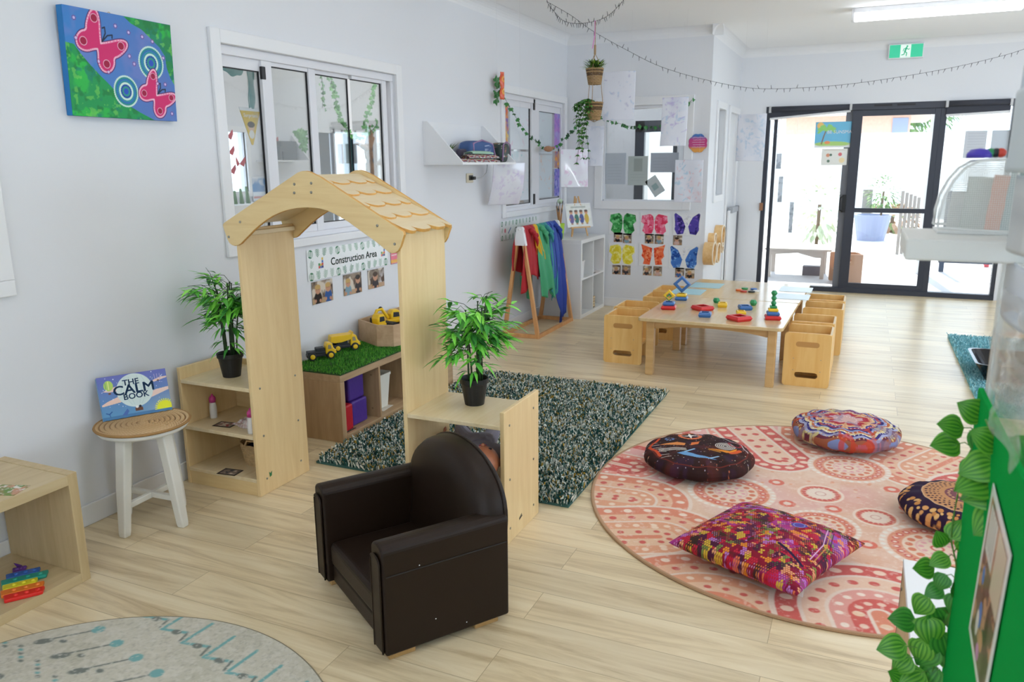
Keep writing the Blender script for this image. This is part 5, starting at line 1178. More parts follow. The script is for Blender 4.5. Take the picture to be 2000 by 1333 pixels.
# creative sign by the dress-up rack
A_, B_ = onx(976, 434, XW), onx(1049, 420, XW); w, h = B_.y-A_.y, .17
CR = thing('creative_sign', 'leafy laminated sign with a paint brush behind the red scarf', 'sign', (XW+.01, (A_.y+B_.y)/2, A_.z-h))
def cr_p(c): leafy(w, h, 8, 11)(c); c.line([(w*.2, h*.35), (w*.26, h*.6)], .012, '#3a62a8'); c.disc(w*.12, h*.5, .02, '#d88a9a')
sheet('print', ML(A_.y, A_.z-h, .004), w, h, cr_p, '#eef1f0', .003, lam_v, CR); text('lettering', 'Creative', ML(A_.y+w*.5, A_.z-h*.55, .0052), h*.4, mat('letter_dark', '#33403c', .5), CR, .0002, heavy=.0009)

# white wall shelf ---------------------------------------------------
sy0 = 5.04; sx1 = ony(904, 321, sy0).x; szb = onx(830, 322.5, XW).z; szt = onx(828, 237, XW).z; sy1 = onx(1008, 319, sx1).y
WS = thing('wall_shelf', 'white wall shelf with slanted side panels, bags on it', 'shelf', (XW, (sy0+sy1)/2, szb)); th = .016
MB().box((XW, sy0, szb), (sx1, sy1, szb+th)).build('shelf_board', trim_w, WS, True, .001)
MB().box((XW, sy0, szb+th), (XW+.012, sy1, szt)).build('back_panel', trim_w, WS, True, .001)
for y in (sy0, sy1-th):
    n = [(XW+.012, szb+th), (sx1, szb+th), (XW+.035, szt), (XW+.012, szt)]
    MB().add([(x, y, z) for x, z in n]+[(x, y+th, z) for x, z in n], [(0, 1, 2, 3), (7, 6, 5, 4), (0, 4, 5, 1), (1, 5, 6, 2), (2, 6, 7, 3), (3, 7, 4, 0)]).build('side_panel', trim_w, WS, True, .001)
sz = szb+th
t = thing('grass_pot', 'small spiky grass plant in a white pot on the left end of the wall shelf', 'plant', (-2.84, sy0+.17, sz))
MB().lathe([(0, 0), (.035, 0), (.045, .08), (.038, .08), (.03, .06), (0, .06)], 20, cap=False).build('pot', trim_w, t, smooth=True)
b = MB(); rg = random.Random(4)
for k in range(60):
    a_ = rg.uniform(0, 2*pi); leaf(b, (.015*cos(a_), .015*sin(a_), .06), (cos(a_)*.6, sin(a_)*.6, 1), rg.uniform(.08, .15), .006, rg.choice([lin('#5f7f3a'), lin('#3f5f2a'), lin('#8a9a5a')]), droop=.3)
b.build('blades', leaf_v, t)
t = thing('fabric_pouch', 'small dark purple pouch with a white plus, behind the folded cloths', 'bag', (-2.80, 5.36, sz)); MB().box((-.02, -.06, 0), (.02, .06, .10)).build('pouch', mat('pouch_purple', '#4a4456', .8), t, bevel=.018, seg=4)
MB().box((.021, -.018, .055), (.0225, .018, .059)).box((.021, -.002, .04), (.0225, .002, .074)).build('plus_mark', mat('paper_white', '#e8e8e6', .7), t, label='white plus mark')
def striped(c):
    cl = ['#2f2a36', '#b83a50', '#e0d8d2', '#3a3a5a', '#9ab04a', '#e8e4de', '#c06a78', '#3c3648']
    for i in range(24): c.mix(((np.floor(c.v*260+2.0*np.sin(c.u*18)).astype(int) % 24) == i).astype(float), cl[i % 8])
for k, (yy, L_, hh, lb, bgc) in enumerate(((5.10, .66, .03, 'lowest dark striped folded cloth on the wall shelf', '#2f2a36'), (5.22, .52, .03, 'pink and cream striped folded cloth, middle of the pile on the wall shelf', '#d8c0c0'), (5.28, .36, .022, 'pale green folded cloth, topmost of the pile on the wall shelf', '#9fc0a8'))):
    z0_ = sz+.001+(0, .031, .062)[k]
    fn = (lambda yy, L_, hh, z0_: (lambda U, V: (-2.735+.07*(.5-.5*np.cos(pi*np.clip(V*1.0, 0, 1)))*1.0+0*U, yy+U*L_, z0_+hh*(.5-.5*np.cos(2*pi*V))**.35*np.sin(pi*np.clip(U, .01, .99))**.12)))(yy, L_, hh, z0_)
    o = grid_obj('folded_cloth', fn, 40, 24, vcol('folded_cloth', .9), striped if k < 2 else None, lambda U, V: (U, V*.2), bg=bgc); tag(o, lb, 'cloth', 'folded cloths on the wall shelf')
    if k == 2: o.data.materials.clear(); o.data.materials.append(mat('mint_cloth', '#9fc0a8', .9))
t = thing('denim_backpack', 'blue doodle-print denim bag lying on the right half of the wall shelf', 'bag', (-2.815, 5.64, sz))
def denim(c):
    rg = random.Random(2)
    for k in range(26):
        x, y, r = rg.uniform(0, .5), rg.uniform(0, .3), rg.uniform(.012, .03); c.ring(x, y, r, .003, '#aebad6'); c.ring(x+.01, y, r*.5, .003, '#aebad6')
def bagfn(hx, hy, hz, k=.45):
    def fn(U, V):
        a_, p_ = U*2*pi, (V-.5)*pi; ca, sa, cp, sp = np.cos(a_), np.sin(a_), np.cos(p_), np.sin(p_); s_ = lambda v, e: np.sign(v)*np.abs(v)**e
        return hx*s_(ca, k)*s_(cp, k), hy*s_(sa, k)*s_(cp, k), hz+hz*s_(sp, k*1.3)
    return fn
grid_obj('bag_body', bagfn(.075, .21, .082), 60, 36, vcol('denim_print', .85), denim, lambda U, V: (U*.7, V*.25), t, bg='#4a6290', world=False)
MB().tube([(.075, -.19, .03), (.06, -.17, .14), (.05, 0, .168), (.06, .17, .14), (.075, .195, .03)], .007, 7).build('piping', mat('mauve_trim', '#9a7a9e', .6), t, smooth=True)
MB().box((-.02, -.19, .06), (.03, -.165, .13)).build('side_label', mat('paper_white', '#e8e8e6', .7), t, bevel=.003)
t = thing('sequin_pencil_case', 'sparkly multicoloured pencil case with mauve edge, right end of the wall shelf', 'bag', (-2.75, 5.94, sz))
def seq(c):
    rg = random.Random(6)
    for k in range(220): c.disc(rg.uniform(0, .4), rg.uniform(0, .25), rg.uniform(.003, .007), rg.choice(['#d8d4cc', '#7a5a3a', '#b06a5a', '#2f4a4a', '#c8a070', '#222222']))
grid_obj('case_body', bagfn(.06, .08, .078), 50, 36, vcol('sequins', .35), seq, lambda U, V: (U*.4, V*.25), t, bg='#3c4a46', world=False)
MB().tube([(.055, -.075, .01), (.06, -.065, .14), (.055, 0, .16), (.06, .065, .14), (.055, .078, .01)], .006, 7).build('zip_edge', mat('mauve_trim', '#9a7a9e', .6), t, smooth=True)
# power point with plug and cord
p = onx(916, 348, XW); SK = thing('power_outlet', 'cream wall outlet with a black plug and cord under the wall shelf', 'outlet', (XW, p.y, p.z))
MB().box((0, -.055, -.037), (.012, .055, .037)).build('cover_plate', mat('outlet_cream', '#d8cdb4', .5), SK, bevel=.004); MB().box((.012, -.025, -.018), (.014, .045, .022)).build('socket_face', mat('outlet_dark', '#54504a', .5), SK, bevel=.002)
MB().box((.014, .0, -.014), (.045, .04, .012)).build('plug', black_p, SK, bevel=.005)
MB().tube([(.04, .04, -.002), (.05, .12, .0), (.06, .2, .04), (.06, .22, .1), (.05, .16, .145), (.04, .06, .16)], .0035, 6).build('cord', mat('cord_grey', '#c5c5c5', .5), SK, smooth=True)
# ================================================================== tables, chairs and blocks
tab_w = wood('table_maple', '#d3b684', '#dcc297', 'Y', rough=.16, stretch=9); tab_e = wood('table_edge', '#c99f66', '#d8b27c', 'X', rough=.35); ch_w = wood('chair_ply', '#e6b264', '#f2c880', 'Z', rough=.4, stretch=9)
edge_w = mat('ply_edge_pale', '#e3cba4', .5)
TZ = .43
def table(x0, x1, y0, y1, label):
    cx, cy = (x0+x1)/2, (y0+y1)/2; t = thing('kids_table', label, 'table', (cx, cy, 0), radians(-1.0), 'low maple tables pushed end to end'); w, d = (x1-x0)/2, (y1-y0)/2
    b = MB(); b.prism(rrect(w, d, .035, 6), TZ-.024, TZ); b.build('tabletop', tab_w, t, bevel=.004, seg=3)
    for sx in (-1, 1):
        for sy in (-1, 1): MB().box((sx*(w-.075)-.028, sy*(d-.10)-.028, 0), (sx*(w-.075)+.028, sy*(d-.10)+.028, TZ-.024)).build('leg', tab_e, t, bevel=.004)
    for sy in (-1, 1):
        L = w-.10; pts = [(-L, TZ-.024), (-L, TZ-.085)]+[(-L*cos(a)*.98, TZ-.09+.032*sin(a)**1.6) for a in np.linspace(.15, pi-.15, 15)]+[(L, TZ-.085), (L, TZ-.024)]
        M = Matrix(((1, 0, 0, 0), (0, 0, 1, sy*(d-.10)), (0, 1, 0, 0), (0, 0, 0, 1))); MB().prism(pts, -.01, .01, M).build('apron', tab_e, t, bevel=.001)
    for sx in (-1, 1): MB().box((sx*(w-.075)-.01, -d+.1, TZ-.085), (sx*(w-.075)+.01, d-.1, TZ-.024)).build('side_apron', tab_e, t)
    return t
table(-1.405, -.42, 5.33, 6.36, 'low maple kids table, the near one of two, coloured blocks on it')
table(-1.385, -.40, 6.37, 7.40, 'low maple kids table, the far one of two, toward the glass door')
def holed(w, h, hole, r, t):
    """ply panel in x-z with a rounded hand hole; thickness t along y"""
    hx0, hx1, hz0, hz1 = hole; n = 8; b = MB()
    out = []; inn = []
    ocx, ocz = w/2, h/2; icx, icz = (hx0+hx1)/2, (hz0+hz1)/2; ir = (hz1-hz0)/2-.001
    for sx, sz, a0 in ((1, 1, 0), (-1, 1, pi/2), (-1, -1, pi), (1, -1, 1.5*pi)):
        for q in np.linspace(0, pi/2, n):
            rr = r if sz > 0 or True else r
            out.append((ocx+sx*(w/2-rr)+rr*cos(a0+q), ocz+sz*(h/2-rr)+rr*sin(a0+q))); inn.append((icx+sx*((hx1-hx0)/2-ir)+ir*cos(a0+q), icz+sz*((hz1-hz0)/2-ir)+ir*sin(a0+q)))
    N = len(out); vs = [(x, 0, z) for x, z in out]+[(x, 0, z) for x, z in inn]+[(x, t, z) for x, z in out]+[(x, t, z) for x, z in inn]; fs = []
    for i in range(N):
        j = (i+1) % N; fs += [(i, j, N+j, N+i), (2*N+j, 2*N+i, 3*N+i, 3*N+j), (j, i, 2*N+i, 2*N+j), (N+i, N+j, 3*N+j, 3*N+i)]
    b.add(vs, fs); return b
def cube_chair():
    t = thing('cube_chair', '', 'chair', (0, 0, 0)); w, d, h = .30, .325, .372
    for y in (0, d-.015):
        b = holed(w, h, (w*.25, w*.74, .06, .10), .022, .015); b.v = [(x, yy+y, z) for x, yy, z in b.v]; p_ = b.build('side_panel', ch_w, t, bevel=.0015)
        # rounded handle recess near the top
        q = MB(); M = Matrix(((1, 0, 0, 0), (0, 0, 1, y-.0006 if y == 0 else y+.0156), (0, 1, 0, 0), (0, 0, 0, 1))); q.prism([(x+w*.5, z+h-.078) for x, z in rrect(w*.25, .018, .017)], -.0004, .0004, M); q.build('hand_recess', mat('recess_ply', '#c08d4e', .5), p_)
        for sx in (.2, .78):
            for sz in (.3, .52): MB().ball((w*sx, y+(.0 if y == 0 else .015), h*sz), (.003, .001, .003), 6, 4).build('screw', screw_m, p_)
    MB().box((0, .015, .012), (.014, d-.015, h-.006)).build('back_panel', ch_w, t, bevel=.001)
    MB().box((.014, .015, .13), (w-.03, d-.015, .145)).build('seat', ch_w, t, bevel=.001)
    MB().box((.02, .015, .145), (.05, d-.015, .155)).build('seat_brace', ch_w, t)
    MB().box((.0, .016, h-.006), (.014, d-.016, h-.004)).build('edge_band', edge_w, t)
    return t
chL = [(-1.757, 5.655), (-1.795, 6.03), (-1.70, 6.585), (-1.71, 6.965)]; chR = [(-.13, 5.51), (-.13, 5.925), (-.09, 6.535), (-.09, 6.945)]
labL = ['plywood cube chair at the left of the tables, nearest the camera', 'plywood cube chair on the left side, second from the camera', 'plywood cube chair on the left side, third from the camera', 'plywood cube chair on the left side, farthest, below the butterfly prints']
labR = ['plywood cube chair at the right of the tables, nearest the camera', 'plywood cube chair on the right side, second from the camera', 'plywood cube chair on the right side, third from the camera', 'plywood cube chair on the right side, farthest, near the glass door']
proto = cube_chair()
for i, ((x, y), lb) in enumerate([(p_, l) for p_, l in zip(chL, labL)]+[(p_, l) for p_, l in zip(chR, labR)]):
    o = proto if i == 0 else copy_tree(proto)
    right = i >= 4; o.rotation_euler = (0, 0, pi if right else 0); o.location = (x, y+(.325 if right else 0), 0); tag(o, lb, 'chair', 'plywood cube chairs around the low tables')
# hollow diamond blocks
BC = {'red': '#cf2a2a', 'blue': '#3d6fb0', 'yellow': '#f0c52e', 'green': '#2f8f57'}
bm_ = {k: mat('block_'+k, v, .3, bump=.02) for k, v in BC.items()}
def dia(b, R, h, taper, M, hollow=True, n=4):
    """four or six sided ring with bevelled upper and lower rims"""
    sec = [(R*taper, 0), (R, h/2), (R*taper, h), (R*taper*.62, h), (R*.72, h/2), (R*taper*.62, 0)] if hollow else [(R*taper, 0), (R, h/2), (R*taper, h)]
    P = [[(r*cos(2*pi*k/n+pi/n), r*sin(2*pi*k/n+pi/n)) for k in range(n)] for r, z in sec]
    vs = [(x, y, sec[i][1]) for i in range(len(sec)) for x, y in P[i]]; m = len(sec); fs = []
    for i in range(m if hollow else m-1):
        a_, c_ = i, (i+1) % m; fs += [(a_*n+k, a_*n+(k+1) % n, c_*n+(k+1) % n, c_*n+k) for k in range(n)]
    if not hollow: fs += [tuple(range(n))[::-1], tuple(range((m-1)*n, m*n))]
    return b.add(vs, fs, M)
def block(px, py, col, R, h, rz, label, z=TZ, hollow=True, n=4, tilt=None):
    p_ = fl(px, py, z); M = Matrix.Rotation(rz, 4, 'Z')
    if tilt: M = Matrix.Translation((0, 0, R*.98)) @ M @ Matrix.Rotation(pi/2, 4, 'X') @ Matrix.Rotation(tilt, 4, 'Z') @ Matrix.Translation((0, 0, -h/2))
    b = MB(); dia(b, R, h, .86 if hollow else .6, M, hollow, n); o = b.build('stacking_block', bm_[col], bevel=.002); o.location = (p_.x, p_.y, z); return tag(o, label, 'block', 'hollow stacking blocks on the near table')
def stack(px, py, items, rz, what):
    z = TZ; p_ = fl(px, py, z)
    for i, (col, R, h, lb) in enumerate(items):
        b = MB(); dia(b, R, h, .84 if R > .033 else .5, Matrix.Rotation(rz, 4, 'Z'), R > .03, 4 if R > .03 else 6); o = b.build('stacking_block', bm_[col], bevel=.0015); o.location = (p_.x, p_.y, z); tag(o, lb, 'block', 'hollow stacking blocks on the near table'); z += h+.0005
stack(1306, 604, [('red', .078, .030, 'red block at the bottom of the left pyramid on the near table'), ('blue', .062, .026, 'blue block, second layer of the left pyramid')], radians(8), '')
p_ = fl(1306, 604, TZ)
for k, (col, R, a_) in enumerate((('yellow', .046, radians(38)), ('green', .030, radians(-20)))):
    M = Matrix.Rotation(radians(8), 4, 'Z') @ Matrix.Translation((0, .01-k*.022, 0)) @ Matrix.Rotation(pi/2, 4, 'X') @ Matrix.Translation((0, R*.7, -.012)) @ Matrix.Rotation(pi/4, 4, 'Z')
    b = MB(); dia(b, R, .022, .86, M); o = b.build('stacking_block', bm_[col], bevel=.0015); o.location = (p_.x, p_.y, TZ+.058); tag(o, ('yellow block standing on edge on top of the left pyramid', 'green block standing inside the yellow one on the left pyramid')[k], 'block', 'hollow stacking blocks on the near table')
stack(1331, 586, [('blue', .070, .028, 'blue block under the yellow one, base of the tower with the upright diamond'), ('yellow', .056, .024, 'yellow block below the upright blue diamond')], radians(5), '')
p_ = fl(1331, 586, TZ); b = MB(); M = Matrix.Rotation(radians(5), 4, 'Z') @ Matrix.Translation((0, 0, .068)) @ Matrix.Rotation(pi/2, 4, 'X') @ Matrix.Rotation(pi/4, 4, 'Z') @ Matrix.Translation((0, 0, -.014)); dia(b, .072, .028, .86, M); o = b.build('stacking_block', bm_['blue'], bevel=.002); o.location = (p_.x, p_.y, TZ+.0535); tag(o, 'blue hollow diamond block standing upright on a yellow block', 'block', 'hollow stacking blocks on the near table')
stack(1509, 624, [('red', .078, .030, 'red block at the foot of the right tower with green gems'), ('blue', .062, .026, 'blue block, second layer of the right tower'), ('yellow', .048, .022, 'yellow block, third layer of the right tower'), ('green', .034, .018, 'flat green block under the three gems of the right tower'), ('green', .021, .034, 'lowest of the three green gem blocks on the right tower'), ('green', .021, .034, 'middle of the three green gem blocks on the right tower'), ('green', .024, .036, 'topmost green gem block on the right tower')], radians(10), '')
block(1372, 606, 'red', .088, .034, radians(50), 'red hollow diamond block, left one of two, lying flat near the left pyramid')
block(1443, 626, 'red', .092, .034, radians(48), 'red hollow diamond block lying at the near middle edge of the table')
block(1377, 619, 'blue', .062, .034, radians(4), 'blue hollow block lying in front of the left red diamond')
block(1455, 605, 'blue', .066, .032, radians(20), 'blue hollow block lying near the green gem right of centre')
block(1411, 600, 'yellow', .050, .036, radians(8), 'yellow block lying beside a green gem in the middle of the table')
block(1447, 614, 'yellow', .048, .026, radians(15), 'yellow block behind the middle red diamond')
block(1399, 592, 'green', .030, .040, radians(20), 'small green gem block left of the yellow block', hollow=False, n=6)
block(1471, 597, 'green', .030, .044, radians(20), 'small green gem block right of the blue block', hollow=False, n=6)
# coloured magnet discs in a ring
for k, (a_, cl, nm) in enumerate(((200, '#e8752c', 'orange'), (250, '#b8402f', 'brick red'), (300, '#1f2a26', 'black'), (340, '#e9e9e4', 'white'), (60, '#2f62a8', 'blue'), (120, '#2f8a4a', 'green'))):
    p_ = fl(1461, 568.5, TZ); M = Matrix.Translation((p_.x+.075*cos(radians(a_)), p_.y+.085*sin(radians(a_)), TZ)); o = MB().lathe([(0, 0), (.026, 0), (.028, .004), (.028, .012), (.024, .014), (0, .014)], 20, M, cap=False).build('toy_disc', mat('disc_'+nm.replace(' ', '_'), cl, .35), smooth=False, bevel=.001); tag(o, nm+' disc in the little ring of discs on the far table', 'disc', 'ring of toy discs on the far table')
lb_m = mat('placemat_blue', '#a8d4dc', .35); lg_m = mat('placemat_grey', '#b4c0c4', .3)
for px, py, m_, lb, w, d in ((1344, 570, lb_m, 'pale blue placemat on the left side of the far table, nearer one', .21, .30), (1381, 558, lb_m, 'pale blue placemat on the left side of the far table, farther one', .21, .30), (1548, 580, lg_m, 'grey placemat on the right side of the far table, nearer one', .21, .28), (1555, 566, lg_m, 'grey placemat on the right side of the far table, farther one', .21, .28)):
    p_ = fl(px, py, TZ); tag(MB().prism([(p_.x+x, p_.y+y) for x, y in rrect(w*.62, d*.5, .01)], TZ+.0005, TZ+.002).build('placemat', m_), lb, 'placemat', 'placemats on the far table')

# ================================================================== dress-up rack with scarves
rk = wood('rack_pine', '#c98f58', '#dba56c', 'Z', rough=.5); rkx0, rkx1, rky0, rky1 = -2.875, -2.515, 6.22, 7.08; rkz = onx(1022, 443, -2.69).z
rkz = ony(1021, 446, rky0).z
RK = thing('dress_up_rack', 'small pine A-frame dress-up rack draped with coloured scarves', 'rack', (-2.695, 6.65, 0)); xm = (rkx0+rkx1)/2
for y in (rky0, rky1):
    for x in (rkx0, rkx1):
        s_ = 1 if x > xm else -1; d_ = .016
        MB().add([(x-s_*.034, y-d_, 0), (x, y-d_, 0), (x, y+d_, 0), (x-s_*.034, y+d_, 0), (xm+s_*.002, y-d_, rkz-.02), (xm+s_*.034, y-d_, rkz-.06), (xm+s_*.034, y+d_, rkz-.06), (xm+s_*.002, y+d_, rkz-.02)], [(3, 2, 1, 0), (4, 5, 6, 7), (0, 1, 5, 4), (1, 2, 6, 5), (2, 3, 7, 6), (3, 0, 4, 7)] if s_ > 0 else [(0, 1, 2, 3), (7, 6, 5, 4), (4, 5, 1, 0), (5, 6, 2, 1), (6, 7, 3, 2), (7, 4, 0, 3)]).build('leg', rk, RK, True, .002)
    MB().box((rkx0+.034, y-.013, .0), (rkx1-.034, y+.013, .034)).build('cross_rail', rk, RK, True, .002)
    M = Matrix(((1, 0, 0, xm), (0, 0, 1, y-.019), (0, 1, 0, 0), (0, 0, 0, 1)))
    MB().prism([(-.058, rkz-.15), (.058, rkz-.15), (.03, rkz-.0), (.018, rkz+.012), (-.018, rkz+.012), (-.03, rkz)], 0, .038, M).build('white_cap', trim_w, RK, True, .004, label='white painted top of the frame')
for x in (rkx0+.017, rkx1-.017): MB().box((x-.013, rky0+.016, 0), (x+.013, rky1-.016, .034)).build('base_rail', rk, RK, True, .002)
MB().tube([(xm, rky0-.03, rkz-.01), (xm, rky1+.03, rkz-.01)], .011, 10).build('top_rail', trim_w, RK, True, smooth=True)
def scarf(ya, yb, zb, zf, col, label, seed, w_front=.06, knot=True, twist=0.0, group='scarves on the dress-up rack', ragged=.12):
    rg = np.random.RandomState(seed); ph = rg.rand(8)*6; ym = (ya+yb)/2; hw = (yb-ya)/2
    zt = rkz+.012+.012*rg.rand()
    def fn(U, V):
        # V: 0 back hem .. 0.42 over the bar .. 1 front hem
        s_ = (V-.42); front = s_ > 0; L = np.where(front, (zt-zf)*(1+ragged*np.sin(U*3+ph[0])+ragged*.6*np.sin(U*9+ph[5])), (zt-zb)*(1+ragged*np.sin(U*4+ph[1]))); f = np.where(front, s_/.58, -s_/.42)
        z = zt-L*f**1.05; spread = (.80+.40*np.minimum(1, f*2.2))*1.35
        y = ym+(U-.5)*2*hw*spread+.02*np.sin(f*5+ph[2])+twist*f
        fold = np.sin(U*15+ph[3]+f*2)*.6+np.sin(U*27+ph[4]-f*3)*.3
        x = xm+np.where(front, 1, -1)*(.018+w_front*np.minimum(1, f*1.4)**.7+.022*fold*(.4+f))
        x = np.where(f < .05, xm+(x-xm)*f/.05, x)
        return x, y, z
    m_ = mat('scarf_'+col[1:], col, .65, bump=.1, bscale=40, sheen=.05)
    t = thing('play_scarf', label, 'scarf', (xm, ym, rkz), 0, group)
    grid_obj('cloth', fn, 70, 60, m_, parent=t, thick=.002)
    if knot:
        b = MB()
        for k in range(3): b.ball((xm+.05+.012*k, ym+(k-1)*.022, rkz-.03-.022*k), (.028, .03, .024), 12, 8)
        b.tube([(xm+.06, ym-.01, rkz-.06), (xm+.095, ym+.02, rkz-.11), (xm+.085, ym+.03, rkz-.18)], [.018, .024, .006], 8); b.build('knot', m_, t, True, smooth=True, sub=1)
    return t
scarf(6.235, 6.50, .55, .46, '#a80f1c', 'deep red scarf hanging at the near end of the dress-up rack', 1, .04, True)
scarf(6.475, 6.545, .7, .60, '#e0b020', 'narrow yellow scarf between the red and the green one', 2, .05, False)
scarf(6.52, 6.70, .30, .30, '#3f9a6c', 'green scarf hanging low beside the yellow one on the rack', 3, .09, True, ragged=.08)
scarf(6.66, 6.82, .50, .36, '#2f8a8c', 'teal scarf in the middle of the dress-up rack', 4, .07, True)
scarf(6.79, 6.91, .5, .48, '#3a5aa8', 'lighter blue scarf beside the dark blue one on the rack', 5, .06, False)
scarf(6.88, 7.05, .6, .16, '#1c3a94', 'long dark blue scarf at the far end of the rack', 6, .08, True, ragged=.22)

# ================================================================== white cube shelf in the corner
kx0, kx1, ky0, ky1, kz = -2.90, -2.476, 7.19, 7.955, .775
KS = thing('white_cube_shelf', 'white two by two cube shelf in the corner behind the dress-up rack', 'shelf', (-2.69, 7.57, 0)); kw = mat('shelf_white', '#e6e6e4', .35)
for nm, lo, hi in (('top_board', (kx0, ky0, kz-.036), (kx1, ky1, kz)), ('bottom_board', (kx0, ky0, 0), (kx1, ky1, .036)), ('side_board', (kx0, ky0, .036), (kx1, ky0+.036, kz-.036)), ('side_board', (kx0, ky1-.036, .036), (kx1, ky1, kz-.036)), ('divider', (kx0, (ky0+ky1)/2-.008, .036), (kx1, (ky0+ky1)/2+.008, kz-.036)), ('shelf_board', (kx0, ky0+.036, kz/2-.008), (kx1, (ky0+ky1)/2-.008, kz/2+.008)), ('shelf_board', (kx0, (ky0+ky1)/2+.008, kz/2-.008), (kx1, ky1-.036, kz/2+.008))):
    MB().box(lo, hi).build(nm, kw, KS, True, .0015)
zs = kz/2+.008
b = MB(); fnp = lambda U, V: (-2.55+.03*np.sin(U*6+V*2)*(1-V), 7.70+(U-.5)*(.14-.10*V**2), zs+.004+V*.27)
o = grid_obj('pink_bag', fnp, 24, 24, mat('bag_coral', '#e87070', .6, bump=.2, bscale=30), thick=.012); tag(o, 'coral pink soft bag standing in the upper right cube of the white shelf', 'bag')
b = MB(); loft(b, [(rrect(.04, .04, .012), 0), (rrect(.05, .05, .014), .16), (rrect(.054, .054, .014), .16), (rrect(.054, .054, .014), .17), (rrect(.046, .046, .012), .17), (rrect(.036, .036, .01), .01)], Matrix.Translation((-2.54, 7.30, zs))); tag(b.build('white_container', kw), 'white plastic tub in the upper left cube of the white shelf', 'tub')
t = thing('slatted_crate', 'tiny slatted wooden crate in the lower right cube of the white shelf', 'crate', (-2.56, 7.70, .036)); cw = mat('crate_wood', '#d8bf94', .6)
for k in range(4): MB().box((-.05, -.055, .005+k*.028), (.05, -.049, .025+k*.028)).box((-.05, .049, .005+k*.028), (.05, .055, .025+k*.028)).box((.044, -.055, .005+k*.028), (.05, .055, .025+k*.028)).build('slat', cw, t)
MB().box((-.05, -.055, 0), (.05, .055, .005)).build('base', cw, t)
flatcard('photo_card', 'dark little card in front of the slatted crate', 'card', -2.50, 7.66, .036, .07, .012, pi/2, framed(1)); flatcard('photo_card', 'dark little card under the coral bag', 'card', -2.50, 7.66, zs, .08, .012, pi/2, framed(2)); flatcard('photo_card', 'dark little card by the white tub', 'card', -2.50, 7.25, zs, .08, .012, pi/2, framed(1))
# lime cup of paint brushes
lc = Vector((-2.74, 7.30, kz)); t = thing('lime_cup', 'lime green cup standing on the white shelf, brushes in it', 'cup', tuple(lc)); MB().lathe([(0, 0), (.035, 0), (.05, .15), (.047, .15), (.033, .006), (0, .006)], 28, cap=False).build('cup', mat('lime_plastic', '#a9cf3a', .4), t, smooth=True)
rg = random.Random(8)
for k in range(11):
    a_ = k*2*pi/11; rr = rg.uniform(.2, 1); tip = Vector((.055*rr*cos(a_)*1.3, .07*rr*sin(a_)*1.3, rg.uniform(.24, .33))); base = Vector((-.012*cos(a_), -.012*sin(a_), .012))
    p_ = thing('paint_brush', 'paint brush standing in the lime green cup on the white shelf', 'brush', tuple(lc), 0, 'brushes in the lime cup'); MB().tube([base, tip], .0042, 6).build('handle', mat('brush_handle', '#c08a52', .5), p_); MB().tube([tip, tip*1.06], .005, 6).build('ferrule', mat('ferrule', '#8a8a88', .3, metal=.8), p_); MB().tube([tip*1.06, tip*1.14], [.005, .002], 6).build('bristles', mat('bristle', '#3a2c22', .9), p_)
t = thing('dish_brush', 'pale green round headed brush rising from the lime green cup', 'brush', tuple(lc)); MB().tube([(0, 0, .02), (.0, .0, .34)], .004, 6).build('handle', trim_w, t); MB().ball((0, 0, .365), (.028, .028, .026), 12, 8).build('brush_head', mat('brush_pale', '#c8dcc0', .9, bump=.6, bscale=200), t)
# easel with a picture
EZ = thing('table_easel', 'small wooden easel holding a picture on the white shelf', 'easel', (-2.66, 7.62, kz), radians(55)); ew_ = wood('easel_wood', '#c99a62', '#dbb07a', 'Z')
for s_ in (-1, 1): MB().tube([(s_*.10, -.03, 0), (s_*.02, .035, .40)], .009, 6).build('leg', ew_, EZ)
MB().tube([(0, .10, 0), (0, .035, .38)], .008, 6).build('rear_leg', ew_, EZ); MB().box((-.12, -.05, .085), (.12, -.015, .10)).build('ledge', ew_, EZ, bevel=.002)
PC = thing('dolls_picture', 'printed photo of four little dolls leaning on the small easel', 'picture', (-2.66, 7.62, kz), radians(55))
def four(c):
    w, h = .30, .23; c.blot(30, .5, '#cfd2c4', 3, .2, .5); c.box(.06, .19, .24, .205, '#5a6a60', .5)
    for k, cl in enumerate(('#5a4a8a', '#2f6a5a', '#3a4a8a', '#c8a83a')):
        x = .055+k*.062; c.disc(x, .08, .028, cl, ry=.05); c.disc(x, .145, .02, '#c98f6a'); c.disc(x, .158, .022, '#5a3a28', ry=.012); c.disc(x-.022, .075, .01, '#c98f6a'); c.disc(x, .028, .014, '#a8805a', ry=.008)
Mp = pmat(EZ) @ Matrix.Translation((-.15, -.038, .10)) @ Matrix.Rotation(pi/2-radians(14), 4, 'X')
sheet('print', Mp, .30, .23, four, '#e2e4de', .004, lam_v, PC, thick=.003)
MB().box((-.006, -.006, -.004), (.306, 0, .004), Mp).box((-.006, .23, -.004), (.306, .236, .004), Mp).box((-.006, 0, -.004), (0, .23, .004), Mp).box((.30, 0, -.004), (.306, .23, .004), Mp).build('frame', trim_w, PC, True)

